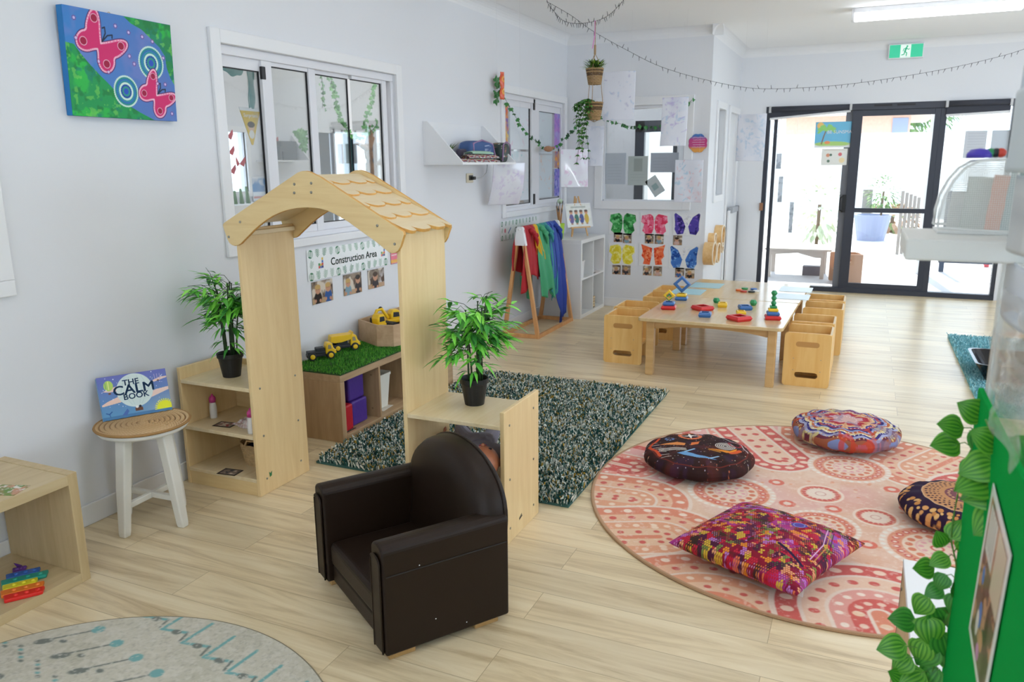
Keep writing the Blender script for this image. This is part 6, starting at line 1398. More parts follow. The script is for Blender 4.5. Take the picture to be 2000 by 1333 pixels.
# ================================================================== prints on the back wall
MBW = lambda x, z, off=.003: Matrix(((1, 0, 0, x), (0, 0, -1, YB-off), (0, 1, 0, z), (0, 0, 0, 1)))
def bprint(px0, py0, px1, py1, col, dark, light, label, shape, seed):
    A_, B_ = ony(px0, py1, YB), ony(px1, py0, YB); w, h = B_.x-A_.x, B_.z-A_.z
    def f(c):
        o_ = Cv(c.u, c.v, '#000000', c.aa)
        for s_ in (-1, 1):
            pts = {'tall': [(.03, .30), (.42, .46), (.36, .15), (.40, -.05), (.30, -.2), (.34, -.42), (.10, -.44), (.05, -.1)], 'wing': [(.10, .05), (.20, .30), (.42, .48), (.47, .42), (.43, .05), (.44, -.25), (.34, -.46), (.12, -.42), (.05, -.10)], 'block': [(.01, .1), (.05, .36), (.14, .46), (.44, .38), (.47, .1), (.36, -.02), (.42, -.3), (.3, -.46), (.08, -.42), (.02, -.2)]}[shape]
            o_.poly([(w*(.5+s_*a_), h*(.5+b_)) for a_, b_ in pts], '#ffffff')
        m = o_.c[:, 0]; n = c.noise(40, seed)*.5; m2 = np.clip((m-.45+n*.5)*4-1.2, 0, 1)
        c.mix(m2*.95, col); c.blot(30, .52, dark, seed+1, .06, .85, mask=m2); c.blot(46, .6, light, seed+2, .05, .8, mask=m2); c.blot(90, .66, col, seed+3, .04, .5, mask=np.clip(1-np.hypot((c.u-w/2)/(w*.5), (c.v-h/2)/(h*.55)), 0, 1))
        c.line([(w*.49, h*.7), (w*.47, h*.8)], .002, '#3a3a3a'); c.line([(w*.51, h*.7), (w*.53, h*.8)], .002, '#3a3a3a')
    tag(sheet('butterfly_print', MBW(A_.x, A_.z), w, h, f, '#e6e6e6', .0022, vcol('paint_on_paper', .6)), label, 'painting', 'butterfly paint prints on the back wall')
bprint(1189, 415, 1245, 458, '#1f9a3c', '#0f5a20', '#7fd08a', 'green butterfly paint print, top row left', 'block', 31)
bprint(1250, 417, 1307, 459, '#ec5a80', '#e02850', '#f4a8bc', 'pink butterfly paint print, top row middle', 'block', 35)
bprint(1314, 416, 1370, 460, '#3a1f98', '#1c0f5a', '#8a6ac8', 'violet butterfly paint print, top row right', 'wing', 39)
bprint(1188, 477, 1242, 517, '#eee040', '#e0cc20', '#f6f09a', 'yellow butterfly paint print, bottom row left', 'block', 43)
bprint(1247, 477, 1304, 519, '#f0601c', '#d8380c', '#f8a070', 'orange butterfly paint print, bottom row middle', 'tall', 47)
bprint(1306, 481, 1366, 525, '#1f6ac0', '#0f3a8a', '#8abce8', 'blue butterfly paint print, bottom row right', 'wing', 51)
for i, (px, py, lb) in enumerate(((1207, 464, 'left under the green print'), (1225, 466, 'right under the green print'), (1268, 467, 'left under the pink print'), (1287, 468, 'right under the pink print'), (1323, 470, 'alone under the violet print'), (1204, 527, 'left under the yellow print'), (1223, 528, 'right under the yellow print'), (1264, 529, 'left under the orange print'), (1284, 530, 'right under the orange print'), (1327, 533, 'left under the blue print'), (1347, 535, 'right under the blue print'))):
    p_ = ony(px, py+9, YB); tag(sheet('photo_print', MBW(p_.x-.045, p_.z), .092, .10, photo_paint(.092, .10, 60+i, 1), '#8f8070', .004, lam_v), 'small photo of a painting child, '+lb, 'photo', 'small photos under the butterfly prints')
A_ = ony(1364, 278, YB)
def cloud(c):
    g = c.v/.26; c.mix(np.ones(len(c.u)), '#e8a040'); c.mix(np.clip((g-.22)*8, 0, 1), '#c83f80'); c.mix(np.clip((g-.6)*6, 0, 1), '#3f78c0')
    for k in range(5): c.line([(.04+.012*(k % 2), .08+k*.025), (.17, .08+k*.025)], .005, '#e6c8dc', .8)
def cloud_fn(U, V):
    a_ = U*2*pi; R_ = .086*(1+.10*np.abs(np.sin(a_*4))); return A_.x+R_*V*np.cos(a_), YB-.024+0*U, A_.z-.01+R_*V*np.sin(a_)*.98
o = grid_obj('cloud_sticker', cloud_fn, 90, 30, lam_v, cloud, lambda U, V: (.1+.098*V*np.cos(U*2*pi), .12+.1*V*np.sin(U*2*pi)), thick=.001); tag(o, 'scalloped blue, pink and orange notice on the back wall right of the window', 'notice')
# papers on the window of the back wall
def stuck(px0, py0, px1, py1, bg, paint, name, label, cat, off=.02, mt=None, rot=0):
    A_, B_ = ony(px0, py1, YB-off), ony(px1, py0, YB-off); w, h = B_.x-A_.x, B_.z-A_.z
    M = MBW(A_.x, A_.z, off) @ Matrix.Translation((w/2, h/2, 0)) @ Matrix.Rotation(rot, 4, 'Z') @ Matrix.Translation((-w/2, -h/2, 0))
    return tag(sheet(name, M, w, h, paint, bg, .004, mt or lam_v), label, cat)
def blank(c): pass
def lined(n, col='#8a9096'):
    def f(c):
        for k in range(n): c.line([(.03, .05+k*.03), (.17, .05+k*.03)], .003, col, .5)
    return f
stuck(1182, 299, 1223, 360, '#b9c0c8', lined(6), 'window_notice', 'grey paper sheet on the back window, left one', 'paper', -.044)
stuck(1226, 305, 1266, 362, '#b4bcb8', lambda c: (c.box(.06, .14, .15, .27, '#9aa29c'), lined(3)(c)), 'window_notice', 'greenish grey paper with a printed box on the back window', 'paper', -.044)
stuck(1270, 298, 1326, 337, '#a8aeb8', lined(4), 'window_notice', 'wide grey notice on the back window, right of the greenish one', 'paper', -.044)
stuck(1267, 345, 1292, 382, '#c4cccc', lambda c: c.box(.03, .06, .09, .12, '#8fa6a6'), 'window_notice', 'small tilted paper low on the back window', 'paper', -.044, rot=radians(35))

# wooden hoops on the return wall
hp = wood('hoop_wood', '#dfb070', '#edc68c', 'Y', rough=.45)
for px, py, R, L_, lb in ((1413, 461, .115, .085, 'highest large wooden hoop on the return wall'), (1397.5, 466, .055, .07, 'small wooden hoop between the two highest on the return wall'), (1395.5, 496, .115, .10, 'lowest large wooden hoop, nearest the corner'), (1404, 494, .105, .085, 'large wooden hoop just behind the lowest one'), (1412, 484, .055, .08, 'small wooden hoop under the highest large one')):
    p_ = onx(px, py, XR+L_); M = Matrix.Translation((XR+.001, p_.y, p_.z)) @ Matrix.Rotation(pi/2, 4, 'Y'); t = thing('wooden_hoop', lb, 'hoop', (XR, p_.y, p_.z), 0, 'wooden hoops on the return wall')
    MB().lathe([(R, 0), (R, L_), (R-.008, L_), (R-.008, 0), (R, 0)], 40, M, cap=False).build('rim', hp, t, True, smooth=False); MB().lathe([(R+.0015, L_-.006), (R+.0015, L_+.003), (R-.009, L_+.003), (R-.009, L_-.006)], 40, M, cap=False).build('pale_edge', mat('hoop_edge', '#f0e2c8', .5), t, True)
# low safety gate at the door of the return wall
t = thing('safety_gate', 'low white gate panel with a dark grey edge beside the sliding door', 'gate', (XR+.05, 9.6, 0)); MB().box((XR+.02, 9.22, .03), (XR+.045, 9.80, .96)).build('panel', trim_w, t, True, .003); MB().box((XR+.02, 9.80, .0), (XR+.06, 9.855, .99)).build('edge_post', mat('gate_grey', '#6f7076', .5), t, True, .003); MB().box((XR+.018, 9.3, .93), (XR+.07, 9.72, .99)).build('latch_rail', mat('gate_light', '#a8abb0', .4), t, True, .003)
# ================================================================== hanging papers and prints
thread = mat('thread', '#dcdcdc', .5); wc_v = vcol('watercolour_paper', .6)
def wash(w, h, cols, seed, th=.55, splat=0):
    def f(c):
        for k, (cl, al) in enumerate(cols): c.blot(6+2*k, th+.02, cl, seed+k*3, .25, al*.6); c.blot(22, th+.10, cl, seed+k*5+1, .1, al)
        rg = random.Random(seed)
        for i in range(splat):
            x, y = rg.uniform(.05, .95)*w, rg.uniform(.05, .95)*h; a_ = rg.uniform(0, 6.3); l = rg.uniform(.0, .05); cl = rg.choice(cols)[0]; c.line([(x, y), (x+l*cos(a_), y+l*sin(a_))], rg.uniform(.003, .008), cl, .7)
    return f
def hung(px0, py0, px1, py1, y, cols, seed, label, splat=14, th=.56, curl=.02, bc=.03, mt=None, name='painted_paper', ry=0, cord=True, bg='#e3e5ee'):
    A_, B_ = ony(px0, py1, y), ony(px1, py0, y); w, h = (B_.x-A_.x)/max(.5, cos(ry)), B_.z-A_.z
    t = thing(name, label, 'painting', ((A_.x+B_.x)/2, y, B_.z), 0, 'painted papers hanging from the ceiling')
    M = Matrix.Translation((A_.x, y, A_.z)) @ Matrix.Rotation(ry, 4, 'Z') @ Matrix.Rotation(pi/2, 4, 'X')
    sheet('sheet', M, w, h, wash(w, h, cols, seed, th, splat), bg, .006, mt or wc_v, t, curl=curl, bottomcurl=bc, wave=.004)
    if cord:
        b = MB()
        for f in (.15, .85): q = M @ Vector((w*f, h, 0)); b.tube([q, (q.x, q.y, ZC)], .0004, 4)
        b.build('thread', thread, t, True)
    return t
bl, vi, gy = '#a8c4e0', '#b8a8d8', '#c8d0e0'
hung(1179, 138, 1242, 236, 6.95, [(bl, .5), ('#8a86b8', .35)], 3, 'large pale painting with blue stains hanging right of the hanging planter', 6, .62)
hung(1291, 189, 1345, 286, 7.1, [(vi, .6), (bl, .6)], 9, 'painting with lilac and blue splatters hanging in front of the back window', 34, .60, bc=.05)
hung(1437, 222, 1498, 315, 7.9, [('#a8c8e0', .5), (bl, .4)], 15, 'pale blue stained painting hanging left of the sliding door', 10, .56)
hung(1147, 246, 1180, 325, 7.3, [(gy, .5)], 21, 'thin plastic covered pale painting hanging under the planter', 4)
hung(1316, 312, 1374, 395, 7.75, [('#e88a8a', .5), ('#8ac4dc', .5)], 27, 'painting with red lines and turquoise corner low at the right of the back window', 30, .64, 0, 0)
plas = vcol('glossy_sleeve', .08, spec=.9)
hung(1094, 291, 1140, 366, 6.9, [('#d8a8d0', .6)], 33, 'glossy plastic sleeve with pink painting right of the small window', 8, .5, .01, .02, plas, ry=radians(28))
hung(964, 318, 1004, 402, 5.9, [('#d0c0e0', .5), ('#c8b8e0', .4)], 39, 'glossy plastic sleeve with lilac painting curling below the wall shelf', 8, .55, .02, -.12, plas, ry=radians(50))
# papers taped inside window 2
def win2(px0, py0, px1, py1, cols, seed, label, th=.6, splat=14, bg='#dde2e8', off=-.038):
    A_, B_ = onx(px0, py0, XW+off), onx(px1, py1, XW+off); z0, z1 = onx((px0+px1)/2, max(py0, py1), XW+off).z, onx((px0+px1)/2, min(py0, py1), XW+off).z
    w, h = B_.y-A_.y, z1-z0; M = ML(A_.y, z0, off); tag(sheet('window_painting', M, w, h, wash(w, h, cols, seed, th, splat), bg, .005, wc_v), label, 'painting', 'paintings on the small left window')
win2(996, 205, 1032, 292, [('#e0b8cc', .5)], 3, 'faint pink painting, top left pane of the small window', .62, 5); win2(996, 296, 1032, 392, [('#7ac4c8', .8), ('#e0b8cc', .4)], 5, 'painting with turquoise splashes, bottom left pane of the small window', .64, 12)
win2(1050, 215, 1078, 300, [('#d8b8cc', .5)], 7, 'faint pink painting, top right pane of the small window', .64, 4); win2(1050, 303, 1078, 386, [('#eea880', .7)], 9, 'painting with orange flecks, bottom right pane of the small window', .64, 10)
win2(985, 205, 993, 280, [('#e0622c', .9), ('#5a6ac8', .8), ('#e0c860', .7)], 11, 'bright orange and blue painted strip on the left edge of the small window', .42, 10, '#e8b8a0', -.03)
win2(1083, 220, 1094, 290, [('#7a6ac8', .9), ('#b884cc', .8)], 13, 'violet painted strip at the upper right edge of the small window', .4, 8, '#a8a0d8', -.03)
win2(1083, 330, 1094, 383, [('#2f4aa8', .9), ('#8a7ac8', .8)], 15, 'dark blue painted strip at the lower right edge of the small window', .42, 8, '#a8a8d8', -.03)
win2(1084, 296, 1092, 328, [('#c84a3a', .9), ('#3a6ab8', .8), ('#e0a03a', .8)], 17, 'little red and blue painted strip between the violet and the dark blue one', .4, 6, '#c8a078', -.03)

# ================================================================== hanging planter
HY = 6.24; pt = ony(1163, 42, HY); HP = thing('hanging_planter', 'two tier hanging planter of wicker baskets on jute cords', 'planter', (pt.x, HY, ony(1163, 235, HY).z))
rope = mat('jute', '#a98a66', .8, bump=.5, bscale=200)
bz = [ony(1163, 164, HY).z, ony(1163, 233, HY).z]; bt = [ony(1163, 135, HY).z, ony(1163, 201, HY).z]; hx_ = pt.x+.0
kn = ony(1163, 106, HY).z
for j in range(2):
    h_ = bt[j]-bz[j]; M = Matrix.Translation((hx_, HY, bz[j])); nr = 11; b = MB(); dk = MB()
    for k in range(nr):
        f = k/(nr-1); R_ = .047+.020*f; tgt = dk if k in (6, 7, 9) else b; tgt.tube([(hx_+R_*cos(a_), HY+R_*sin(a_), bz[j]+f*h_+.0018*sin(a_*12+k*pi)) for a_ in np.linspace(0, 2*pi, 37)], h_/nr*.56, 5)
    b.lathe([(0, 0), (.047, 0), (.047, .004), (0, .004)], 20, M, cap=False); bs = b.build('basket', mat('wicker_tan', '#ad8d62', .8, bump=.8, bscale=120, var=.35, vscale=60), HP, True, smooth=True); dk.build('dark_band', mat('wicker_dark', '#6a5238', .8, bump=.5, bscale=120), bs, True, smooth=True)
b = MB()
for k in range(3):
    a_ = k*2*pi/3+.6; P = lambda z, R_: (hx_+R_*cos(a_), HY+R_*sin(a_), z)
    b.tube([P(kn, .003), P(bt[0], .069), P(bz[0], .055), P(bt[1]+.02, .069), P(bz[1], .05), P(bz[1]-.02, .002)], .0028, 5)
b.build('cords', rope, HP, True); MB().tube([(hx_, HY, kn), (hx_, HY, ony(1163, 88, HY).z)], .009, 8).build('knot', rope, HP, True); MB().tube([(hx_, HY, ony(1163, 88, HY).z), (hx_, HY, pt.z)], .003, 6).build('top_cord', rope, HP, True)
MB().tube([(hx_-.003, HY-.004, pt.z+.006), (hx_-.002, HY-.006, ony(1163, 70, HY).z), (hx_-.02, HY-.006, ony(1156, 95, HY).z)], .004, 5).build('ribbon', mat('pink_ribbon', '#e08acb', .5), HP, True, label='pink ribbon tied at the top')
lv = MB(); rg = random.Random(12)
for k in range(210):
    a_ = rg.uniform(0, 2*pi); r = rg.uniform(0, .055); leaf(lv, (hx_+r*cos(a_), HY+r*sin(a_), bt[0]-.01+rg.uniform(0, .05)), (cos(a_), sin(a_), rg.uniform(.3, 1.5)), rg.uniform(.05, .09), .010, rg.choice([lin('#6f9a38'), lin('#3f6a24'), lin('#86a83e'), lin('#2f5220')]), droop=.3)
lv.build('upper_leaves', leaf_v, HP, True)
lv = MB(); stm = MB()
for s_ in range(15):
    a_ = rg.uniform(2.4, 4.6); L_ = rg.choice([.2, .3, .38, .46, .5]) if s_ > 3 else .08; P = [(hx_, HY, bt[1])]
    x_, y_, z_ = hx_+.03*cos(a_), HY+.03*sin(a_), bt[1]+.02; P.append((x_, y_, z_)); dx, dy = cos(a_)*.09+rg.uniform(-.02, .02), sin(a_)*.05
    for q in range(1, 11): f = q/10; P.append((hx_+.05*cos(a_)+dx*min(1, f*1.8)+.012*sin(q+s_), HY+.05*sin(a_)+dy*min(1, f*1.8), bt[1]+.035-L_*f**1.3-.0*f))
    stm.tube(P, .0013, 4)
    for p_ in P[1:]:
        for j in range(3): aa = rg.uniform(0, 2*pi); leaf(lv, (p_[0], p_[1], p_[2]), (cos(aa), sin(aa), -.5), rg.uniform(.024, .036), .017, rg.choice([lin('#3a7a30'), lin('#2a5f26'), lin('#4f923a'), lin('#6aa048')]), droop=.2)
stm.build('vine_stems', stem_m, HP, True); lv.build('lower_leaves', leaf_v, HP, True)

# ivy garland along window 2 and towards the back window
GV = thing('ivy_garland', 'thin artificial ivy garland strung across the small left window to the corner', 'garland', (XW+.05, 6.3, 1.9))
gpts = [onx(972, 165, XW+.05), onx(985, 190, XW+.05), onx(1003, 222, XW+.05), onx(1022, 250, XW+.05), onx(1045, 275, XW+.05), onx(1066, 290, XW+.05), onx(1088, 284, XW+.06), onx(1105, 268, XW+.09), ony(1125, 248, 7.6), ony(1150, 226, 7.7), ony(1180, 232, 7.85), ony(1205, 240, 7.92), ony(1232, 247, 7.93), ony(1262, 246, 7.93), ony(1290, 244, 7.93), ony(1330, 215, 7.93), ony(1352, 195, 7.95)]
def smooth_path(P, n=6):
    out = []
    for i in range(len(P)-1):
        p0, p1, p2, p3 = P[max(i-1, 0)], P[i], P[i+1], P[min(i+2, len(P)-1)]
        for k in range(n): t_ = k/n; out.append(.5*((2*p1)+(p2-p0)*t_+(2*p0-5*p1+4*p2-p3)*t_*t_+(-p0+3*p1-3*p2+p3)*t_**3))
    return out+[P[-1]]
gp_ = smooth_path(gpts); MB().tube(gp_, .0016, 5).build('stem', stem_m, GV, True)
def ivy(b, p, d, s, col):
    d = Vector(d).normalized(); n = Vector((.7, -.6, .2)); sd = d.cross(n).normalized(); pts = [(0, 0), (-.45, .15), (-.5, .5), (-.22, .55), (0, 1.0), (.22, .55), (.5, .5), (.45, .15)]
    b.add([Vector(p)+sd*x*s+d*y*s+n*(.12*s if abs(x) < .1 else 0) for x, y in pts], [(0, 1, 2, 3), (0, 3, 4, 5), (0, 5, 6, 7)], None, col)
lv = MB()
for i, p_ in enumerate(gp_[::2]):
    for j in range(2 if i % 2 else 1): ivy(lv, p_, (rg.uniform(-.6, .6), rg.uniform(-.6, .6), rg.uniform(-1, .2)), rg.uniform(.034, .05), rg.choice([lin('#3a8040'), lin('#3f8040'), lin('#24562a')]))
for k in range(9): ivy(lv, gp_[0]+Vector((0, rg.uniform(-.05, .06), rg.uniform(-.14, .08))), (0, rg.uniform(-1, 1), rg.uniform(-1, 1)), .06, lin('#2f6e34'))
lv.build('leaves', leaf_v, GV, True)
p_ = onx(980, 168, XW+.06)
o = grid_obj('butterfly_ornament', lambda U, V: (p_.x+.02*np.sin(U*pi), p_.y+(U-.5)*.09*(.5+.5*np.abs(np.sin(V*2*pi+.4))), p_.z+(V-.5)*.22), 14, 24, lam_v, lambda c: (c.disc(.04, .06, .022, '#f0c040'), c.disc(.04, .15, .024, '#f0a030'), c.disc(.04, .06, .01, '#c0402a'), c.disc(.04, .15, .01, '#c0402a')), lambda U, V: (U*.08, V*.2), bg='#e0603a', thick=.002); tag(o, 'orange butterfly ornament clipped at the start of the ivy garland', 'ornament')
p_ = onx(1071, 291, XW+.08); MBx = MB().ball((p_.x, p_.y, p_.z), (.02, .11, .028), 12, 8).ball((p_.x, p_.y+.12, p_.z+.012), (.014, .05, .012), 8, 6); tag(MBx.build('bird_ornament', mat('bird_brown', '#a87a5c', .8, var=.3, vscale=60), smooth=True), 'little brown bird ornament sitting in the dip of the ivy garland', 'ornament')

# ================================================================== string lights, exit sign
wire = mat('black_wire', '#22222a', .5)
def fairy(P, label, n, seed):
    t = thing('string_lights', label, 'string lights', tuple(P[0]), 0, 'strings of fairy lights under the ceiling'); sp = smooth_path(P, 8); MB().tube(sp, .0015, 5).build('wire', wire, t, True); rg = random.Random(seed)
    L_ = [0]
    for a_, c_ in zip(sp[:-1], sp[1:]): L_.append(L_[-1]+(c_-a_).length)
    for k in range(n):
        s_ = L_[-1]*(k+.5)/n; i = max(j for j in range(len(L_)-1) if L_[j] <= s_); q = sp[i].lerp(sp[i+1], (s_-L_[i])/max(1e-6, L_[i+1]-L_[i])); d = Vector((rg.uniform(-.5, .5), rg.uniform(-.5, .5), -1 if rg.random() < .75 else 1)).normalized()
        MB().tube([q, q+d*.014, q+d*.032], [.0026, .0022, .0014], 5).build('bulb', wire, t, True)
fairy([ony(px, py, yy) for px, py, yy in ((1068, 3, 6.17), (1082, 22, 6.18), (1100, 40, 6.20), (1125, 46, 6.22), (1160, 42, 6.24), (1185, 32, 6.27), (1205, 15, 6.3), (1219, -2, 6.33))], 'short sagging strand of black string lights holding up the hanging planter', 44, 1)
fairy([ony(px, py, yy) for px, py, yy in ((1068, 3, 6.17), (1115, 30, 6.25), (1160, 62, 6.35), (1230, 101, 6.5), (1290, 130, 6.62), (1370, 154, 6.78), (1465, 172, 6.98), (1560, 172, 7.15), (1660, 164, 7.3), (1760, 150, 7.45), (1850, 134, 7.6), (1930, 116, 7.7), (2000, 96, 7.8), (2120, 50, 7.9))], 'long black string of lights swooping across the room to the right edge', 86, 2)
a0, a1 = ony(1734, 116, YF-.04), ony(1806, 83, YF-.04); EX = thing('exit_sign', 'green and white running figure exit sign below the ceiling cornice', 'sign', ((a0.x+a1.x)/2, YF-.03, a0.z)); ew2, eh = a1.x-a0.x, a1.z-a0.z
MB().box((a0.x, YF-.05, a0.z), (a1.x, YF-.002, a1.z)).build('housing', trim_w, EX, True, .004)
def exit_p(c):
    w, h = ew2-.02, eh-.02; c.box(w*.33, 0, w*.64, h, '#e8f6ee'); g = '#25a87c'; q = lambda x, y: (w*(.36+x*.25), h*y)
    c.disc(*q(.66, .86), h*.07, g); c.line([q(.58, .74), q(.42, .46)], h*.13, g); c.line([q(.42, .46), q(.66, .34), q(.62, .12)], h*.08, g); c.line([q(.42, .46), q(.34, .24), q(.08, .2)], h*.08, g); c.line([q(.56, .74), q(.82, .6), q(.95, .66)], h*.06, g); c.line([q(.54, .72), q(.26, .66), q(.2, .5)], h*.06, g)
sheet('face', Matrix(((1, 0, 0, a0.x+.01), (0, 0, -1, YF-.052), (0, 1, 0, a0.z+.01), (0, 0, 0, 1))), ew2-.02, eh-.02, exit_p, '#3fc79a', .0025, vcol('lit_sign', .4, emit=.35), EX)

# ================================================================== papers on the sliding door
MD = lambda x, z, off=.0: Matrix(((1, 0, 0, x), (0, 0, -1, YF+.01-off), (0, 1, 0, z), (0, 0, 0, 1)))
def doorp(px0, py0, px1, py1, bg, paint, name, label, cat='poster', off=-.03):
    A_, B_ = ony(px0, py1, YF+.04), ony(px1, py0, YF+.04); return tag(sheet(name, MD(A_.x, A_.z, off), B_.x-A_.x, B_.z-A_.z, paint(B_.x-A_.x, B_.z-A_.z), bg, .004, lam_v), label, cat), A_, B_
def sunp(w, h):
    def f(c):
        c.box(0, 0, w, h*.16, '#e6e6e6'); c.disc(.5*w, h*.14, w*.5, '#a8d060', ry=h*.1); c.box(0, 0, w, h*.07, '#e8e8e4'); c.disc(w*.14, h*.86, h*.13, '#f0c060')
        c.line([(w*.2, h*.15), (w*.24, h*.4), (w*.3, h*.66)], w*.035, '#7a5a3a')
        for a_ in (200, 165, 130, 60, 20, -15): c.line([(w*.32, h*.68), (w*(.32+.12*cos(radians(a_))), h*(.76+.12*sin(radians(a_)))), (w*(.32+.24*cos(radians(a_))), h*(.66+.2*sin(radians(a_))))], h*.09, '#8ad060')
        c.disc(w*.36, h*.2, w*.08, '#f08a3a', ry=h*.06)
    return f
o, A_, B_ = doorp(1590, 237, 1664, 289, '#5fb8dc', sunp, 'sun_safety_poster', 'blue and green sun safety poster with palm tree on the left door panel')
tc_ = mat('poster_white', '#f0f4f6', .5)
for s_, x, z, sz, m_ in (('BE SUNSMART', .76, .60, .050, tc_), ('MOST IMPORTANT', .76, .48, .036, tc_), ('BE SAFE', .78, .76, .036, mat('poster_orange', '#f0a050', .5))):
    if s_ != 'BE SUNSMART': continue
    text('lettering', s_, MD(A_.x+(B_.x-A_.x)*x, A_.z+(B_.z-A_.z)*z, -.026), sz, m_, None, .0002).parent = None
l_ = [ob for ob in bpy.data.objects if ob.name.startswith('lettering') and ob.parent is None]
for ob in l_: ob.parent = o; ob.location = -Vector(o.location)
doorp(1603, 290, 1656, 323, '#e8e6dc', lambda w, h: (lambda c: (c.disc(w*.25, h*.6, .02, '#d88a5a'), c.disc(w*.36, h*.62, .014, '#3a5a3a'), c.disc(w*.72, h*.65, .02, '#d85a5a'), c.disc(w*.28, h*.25, .016, '#4a6a4a'), c.disc(w*.8, h*.3, .03, '#f0d8a0'), c.line([(w*.1, h*.9), (w*.9, h*.9)], .006, '#c8b8a8'))), 'small_notice', 'cream notice with tiny pictures under the sun safety poster', 'notice')
doorp(1880, 255, 1929, 309, '#c8ccd2', lambda w, h: (lambda c: [c.line([(w*.15, h*(.1+.1*k)), (w*.9, h*(.1+.1*k))], .004, '#a0a4ac', .6) for k in range(9)]), 'list_notice', 'grey lined paper on the right door panel', 'paper'); doorp(1932, 254, 1975, 309, '#c4ccd4', lambda w, h: blank, 'list_notice', 'plain pale grey paper at the right edge of the right door panel', 'paper')
p_ = ony(1487, 403, YF); tag(MB().box((p_.x-.02, YF-.03, p_.z-.05), (p_.x+.02, YF-.002, p_.z+.04)).build('key_box', mat('tag_brown', '#9a6a48', .5), bevel=.003), 'little brown and white key tag on the wall left of the sliding door', 'tag')

# ================================================================== the yard
pav = mat('paving', '#c9c4bc', .8, var=.08, vscale=3); struct(bx('yard_paving', (-9, 9.98, -.08), (12, 40, -.02), pav))
struct(bx('porch_slab', (-2.4, 9.98, -.02), (5, 12.6, -.004), mat('porch_slab', '#b9b9bd', .6, var=.05))); struct(bx('porch_roof', (-2.4, 9.98, 2.62), (5, 12.4, 2.72), trim_w))
struct(bx('yard_fence_far', (-9, 26, -.02), (12, 26.1, 2.3), mat('fence_white', '#e4e2dd', .7)))
sl = mat('slat_grey', '#8d8782', .7)
def X_(px, y): return ony(px, 400, y).x
for nm, px, y, h, r, lb, m_ in (('porch_post', 1811, 12.0, 2.62, .06, 'white square porch post seen through the glass door', trim_w),):
    tag(bx(nm, (X_(px, y)-r, y-r, -.004), (X_(px, y)+r, y+r, h), m_, bevel=.005), lb, 'post')
# slatted screen
y_ = 14.5; FS = thing('slat_screen', 'grey vertical board screen out in the yard', 'fence', (X_(1775, y_), y_, 0))
for k, px in enumerate(range(1757, 1800, 9)): MB().box((X_(px, y_)+.01, y_+k*.12, -.02), (X_(px+9, y_)-.01, y_+.03+k*.12, 1.02-.03*k)).build('board', sl, FS, True)
RL = thing('yard_railing', 'dark metal railing outside the right door panel', 'railing', (X_(1900, 12.3), 12.3, 0)); dk_ = mat('railing_dark', '#3c4254', .5)
for z in (.12, 1.05): MB().box((X_(1845, 12.3), 12.29, z), (X_(1975, 12.3), 12.32, z+.035)).build('rail', dk_, RL, True)
for k in range(12): x_ = X_(1850+k*10.5, 12.3); MB().box((x_-.007, 12.3, .12), (x_+.007, 12.315, 1.06)).build('baluster', dk_, RL, True)
for px in (1852, 1962): MB().box((X_(px, 12.3)-.03, 12.27, -.004), (X_(px, 12.3)+.03, 12.33, 1.1)).build('post', dk_, RL, True)
# outside table, chair and crate
OT = thing('outdoor_table', 'low pale table standing on the porch outside the left door panel', 'table', (X_(1570, 11), 11.0, 0)); ot = mat('bleached_wood', '#b3aaa2', .6)
xa, xb = X_(1500, 10.95), X_(1632, 10.95); MB().box((xa, 10.9, .36), (xb, 11.6, .385)).build('tabletop', ot, OT, True, .003)
for x_ in (xa+.06, xb-.1):
    for y__ in (10.94, 11.5): MB().box((x_-.025, y__, -.004), (x_+.025, y__+.05, .36)).build('leg', ot, OT, True)
MB().add([(xa+.05, 10.93, .36), (xb-.08, 10.93, .36), (xb-.08, 10.93, .27), (xb-.2, 10.93, .275), ((xa+xb)/2, 10.93, .33), (xa+.1, 10.93, .30), (xa+.05, 10.93, .28)], [(0, 6, 5, 4, 3, 2, 1)]).add([(xa+.05, 10.945, .36), (xb-.08, 10.945, .36), (xb-.08, 10.945, .27), (xb-.2, 10.945, .275), ((xa+xb)/2, 10.945, .33), (xa+.1, 10.945, .30), (xa+.05, 10.945, .28)], [(0, 1, 2, 3, 4, 5, 6)]).build('apron', ot, OT, True)
tag(bx('storage_crate', (X_(1577, 11.3), 11.25, -.004), (X_(1612, 11.3), 11.45, .12), mat('crate_dark', '#5a5560', .6, var=.5, vscale=60), bevel=.004), 'small dark crate under the outdoor table', 'crate')
OC = thing('outdoor_cube_chair', 'plywood cube chair with number 4 standing outside the middle door panel', 'chair', (X_(1690, 10.6), 10.6, 0), radians(12)); oc = mat('outdoor_ply', '#b98f74', .6)
b = holed(.32, .37, (.06, .2, .27, .32), .02, .016); b.v = [(x-.3, y, z) for x, y, z in b.v]; b.build('side_panel', oc, OC); b = holed(.32, .37, (.06, .2, .08, .13), .02, .016); b.v = [(x-.3, y+.3, z) for x, y, z in b.v]; b.build('side_panel', oc, OC)
MB().box((.02, .0, 0), (.034, .316, .37)).build('back_panel', oc, OC, bevel=.002); MB().box((-.26, .016, .15), (.02, .3, .165)).build('seat', oc, OC)
MM = Matrix(((0, 0, 1, .0355), (1, 0, 0, .16), (0, 1, 0, .17), (0, 0, 0, 1)))
MB().box((-.04, -.055, -.001), (.04, .055, 0), MM).build('number_card', mat('paper_white', '#e8e8e6', .7), OC); text('number', '4', MM @ Matrix.Translation((0, 0, .001)), .09, mat('letter_dark', '#33403c', .5), OC, .0002, world=False)
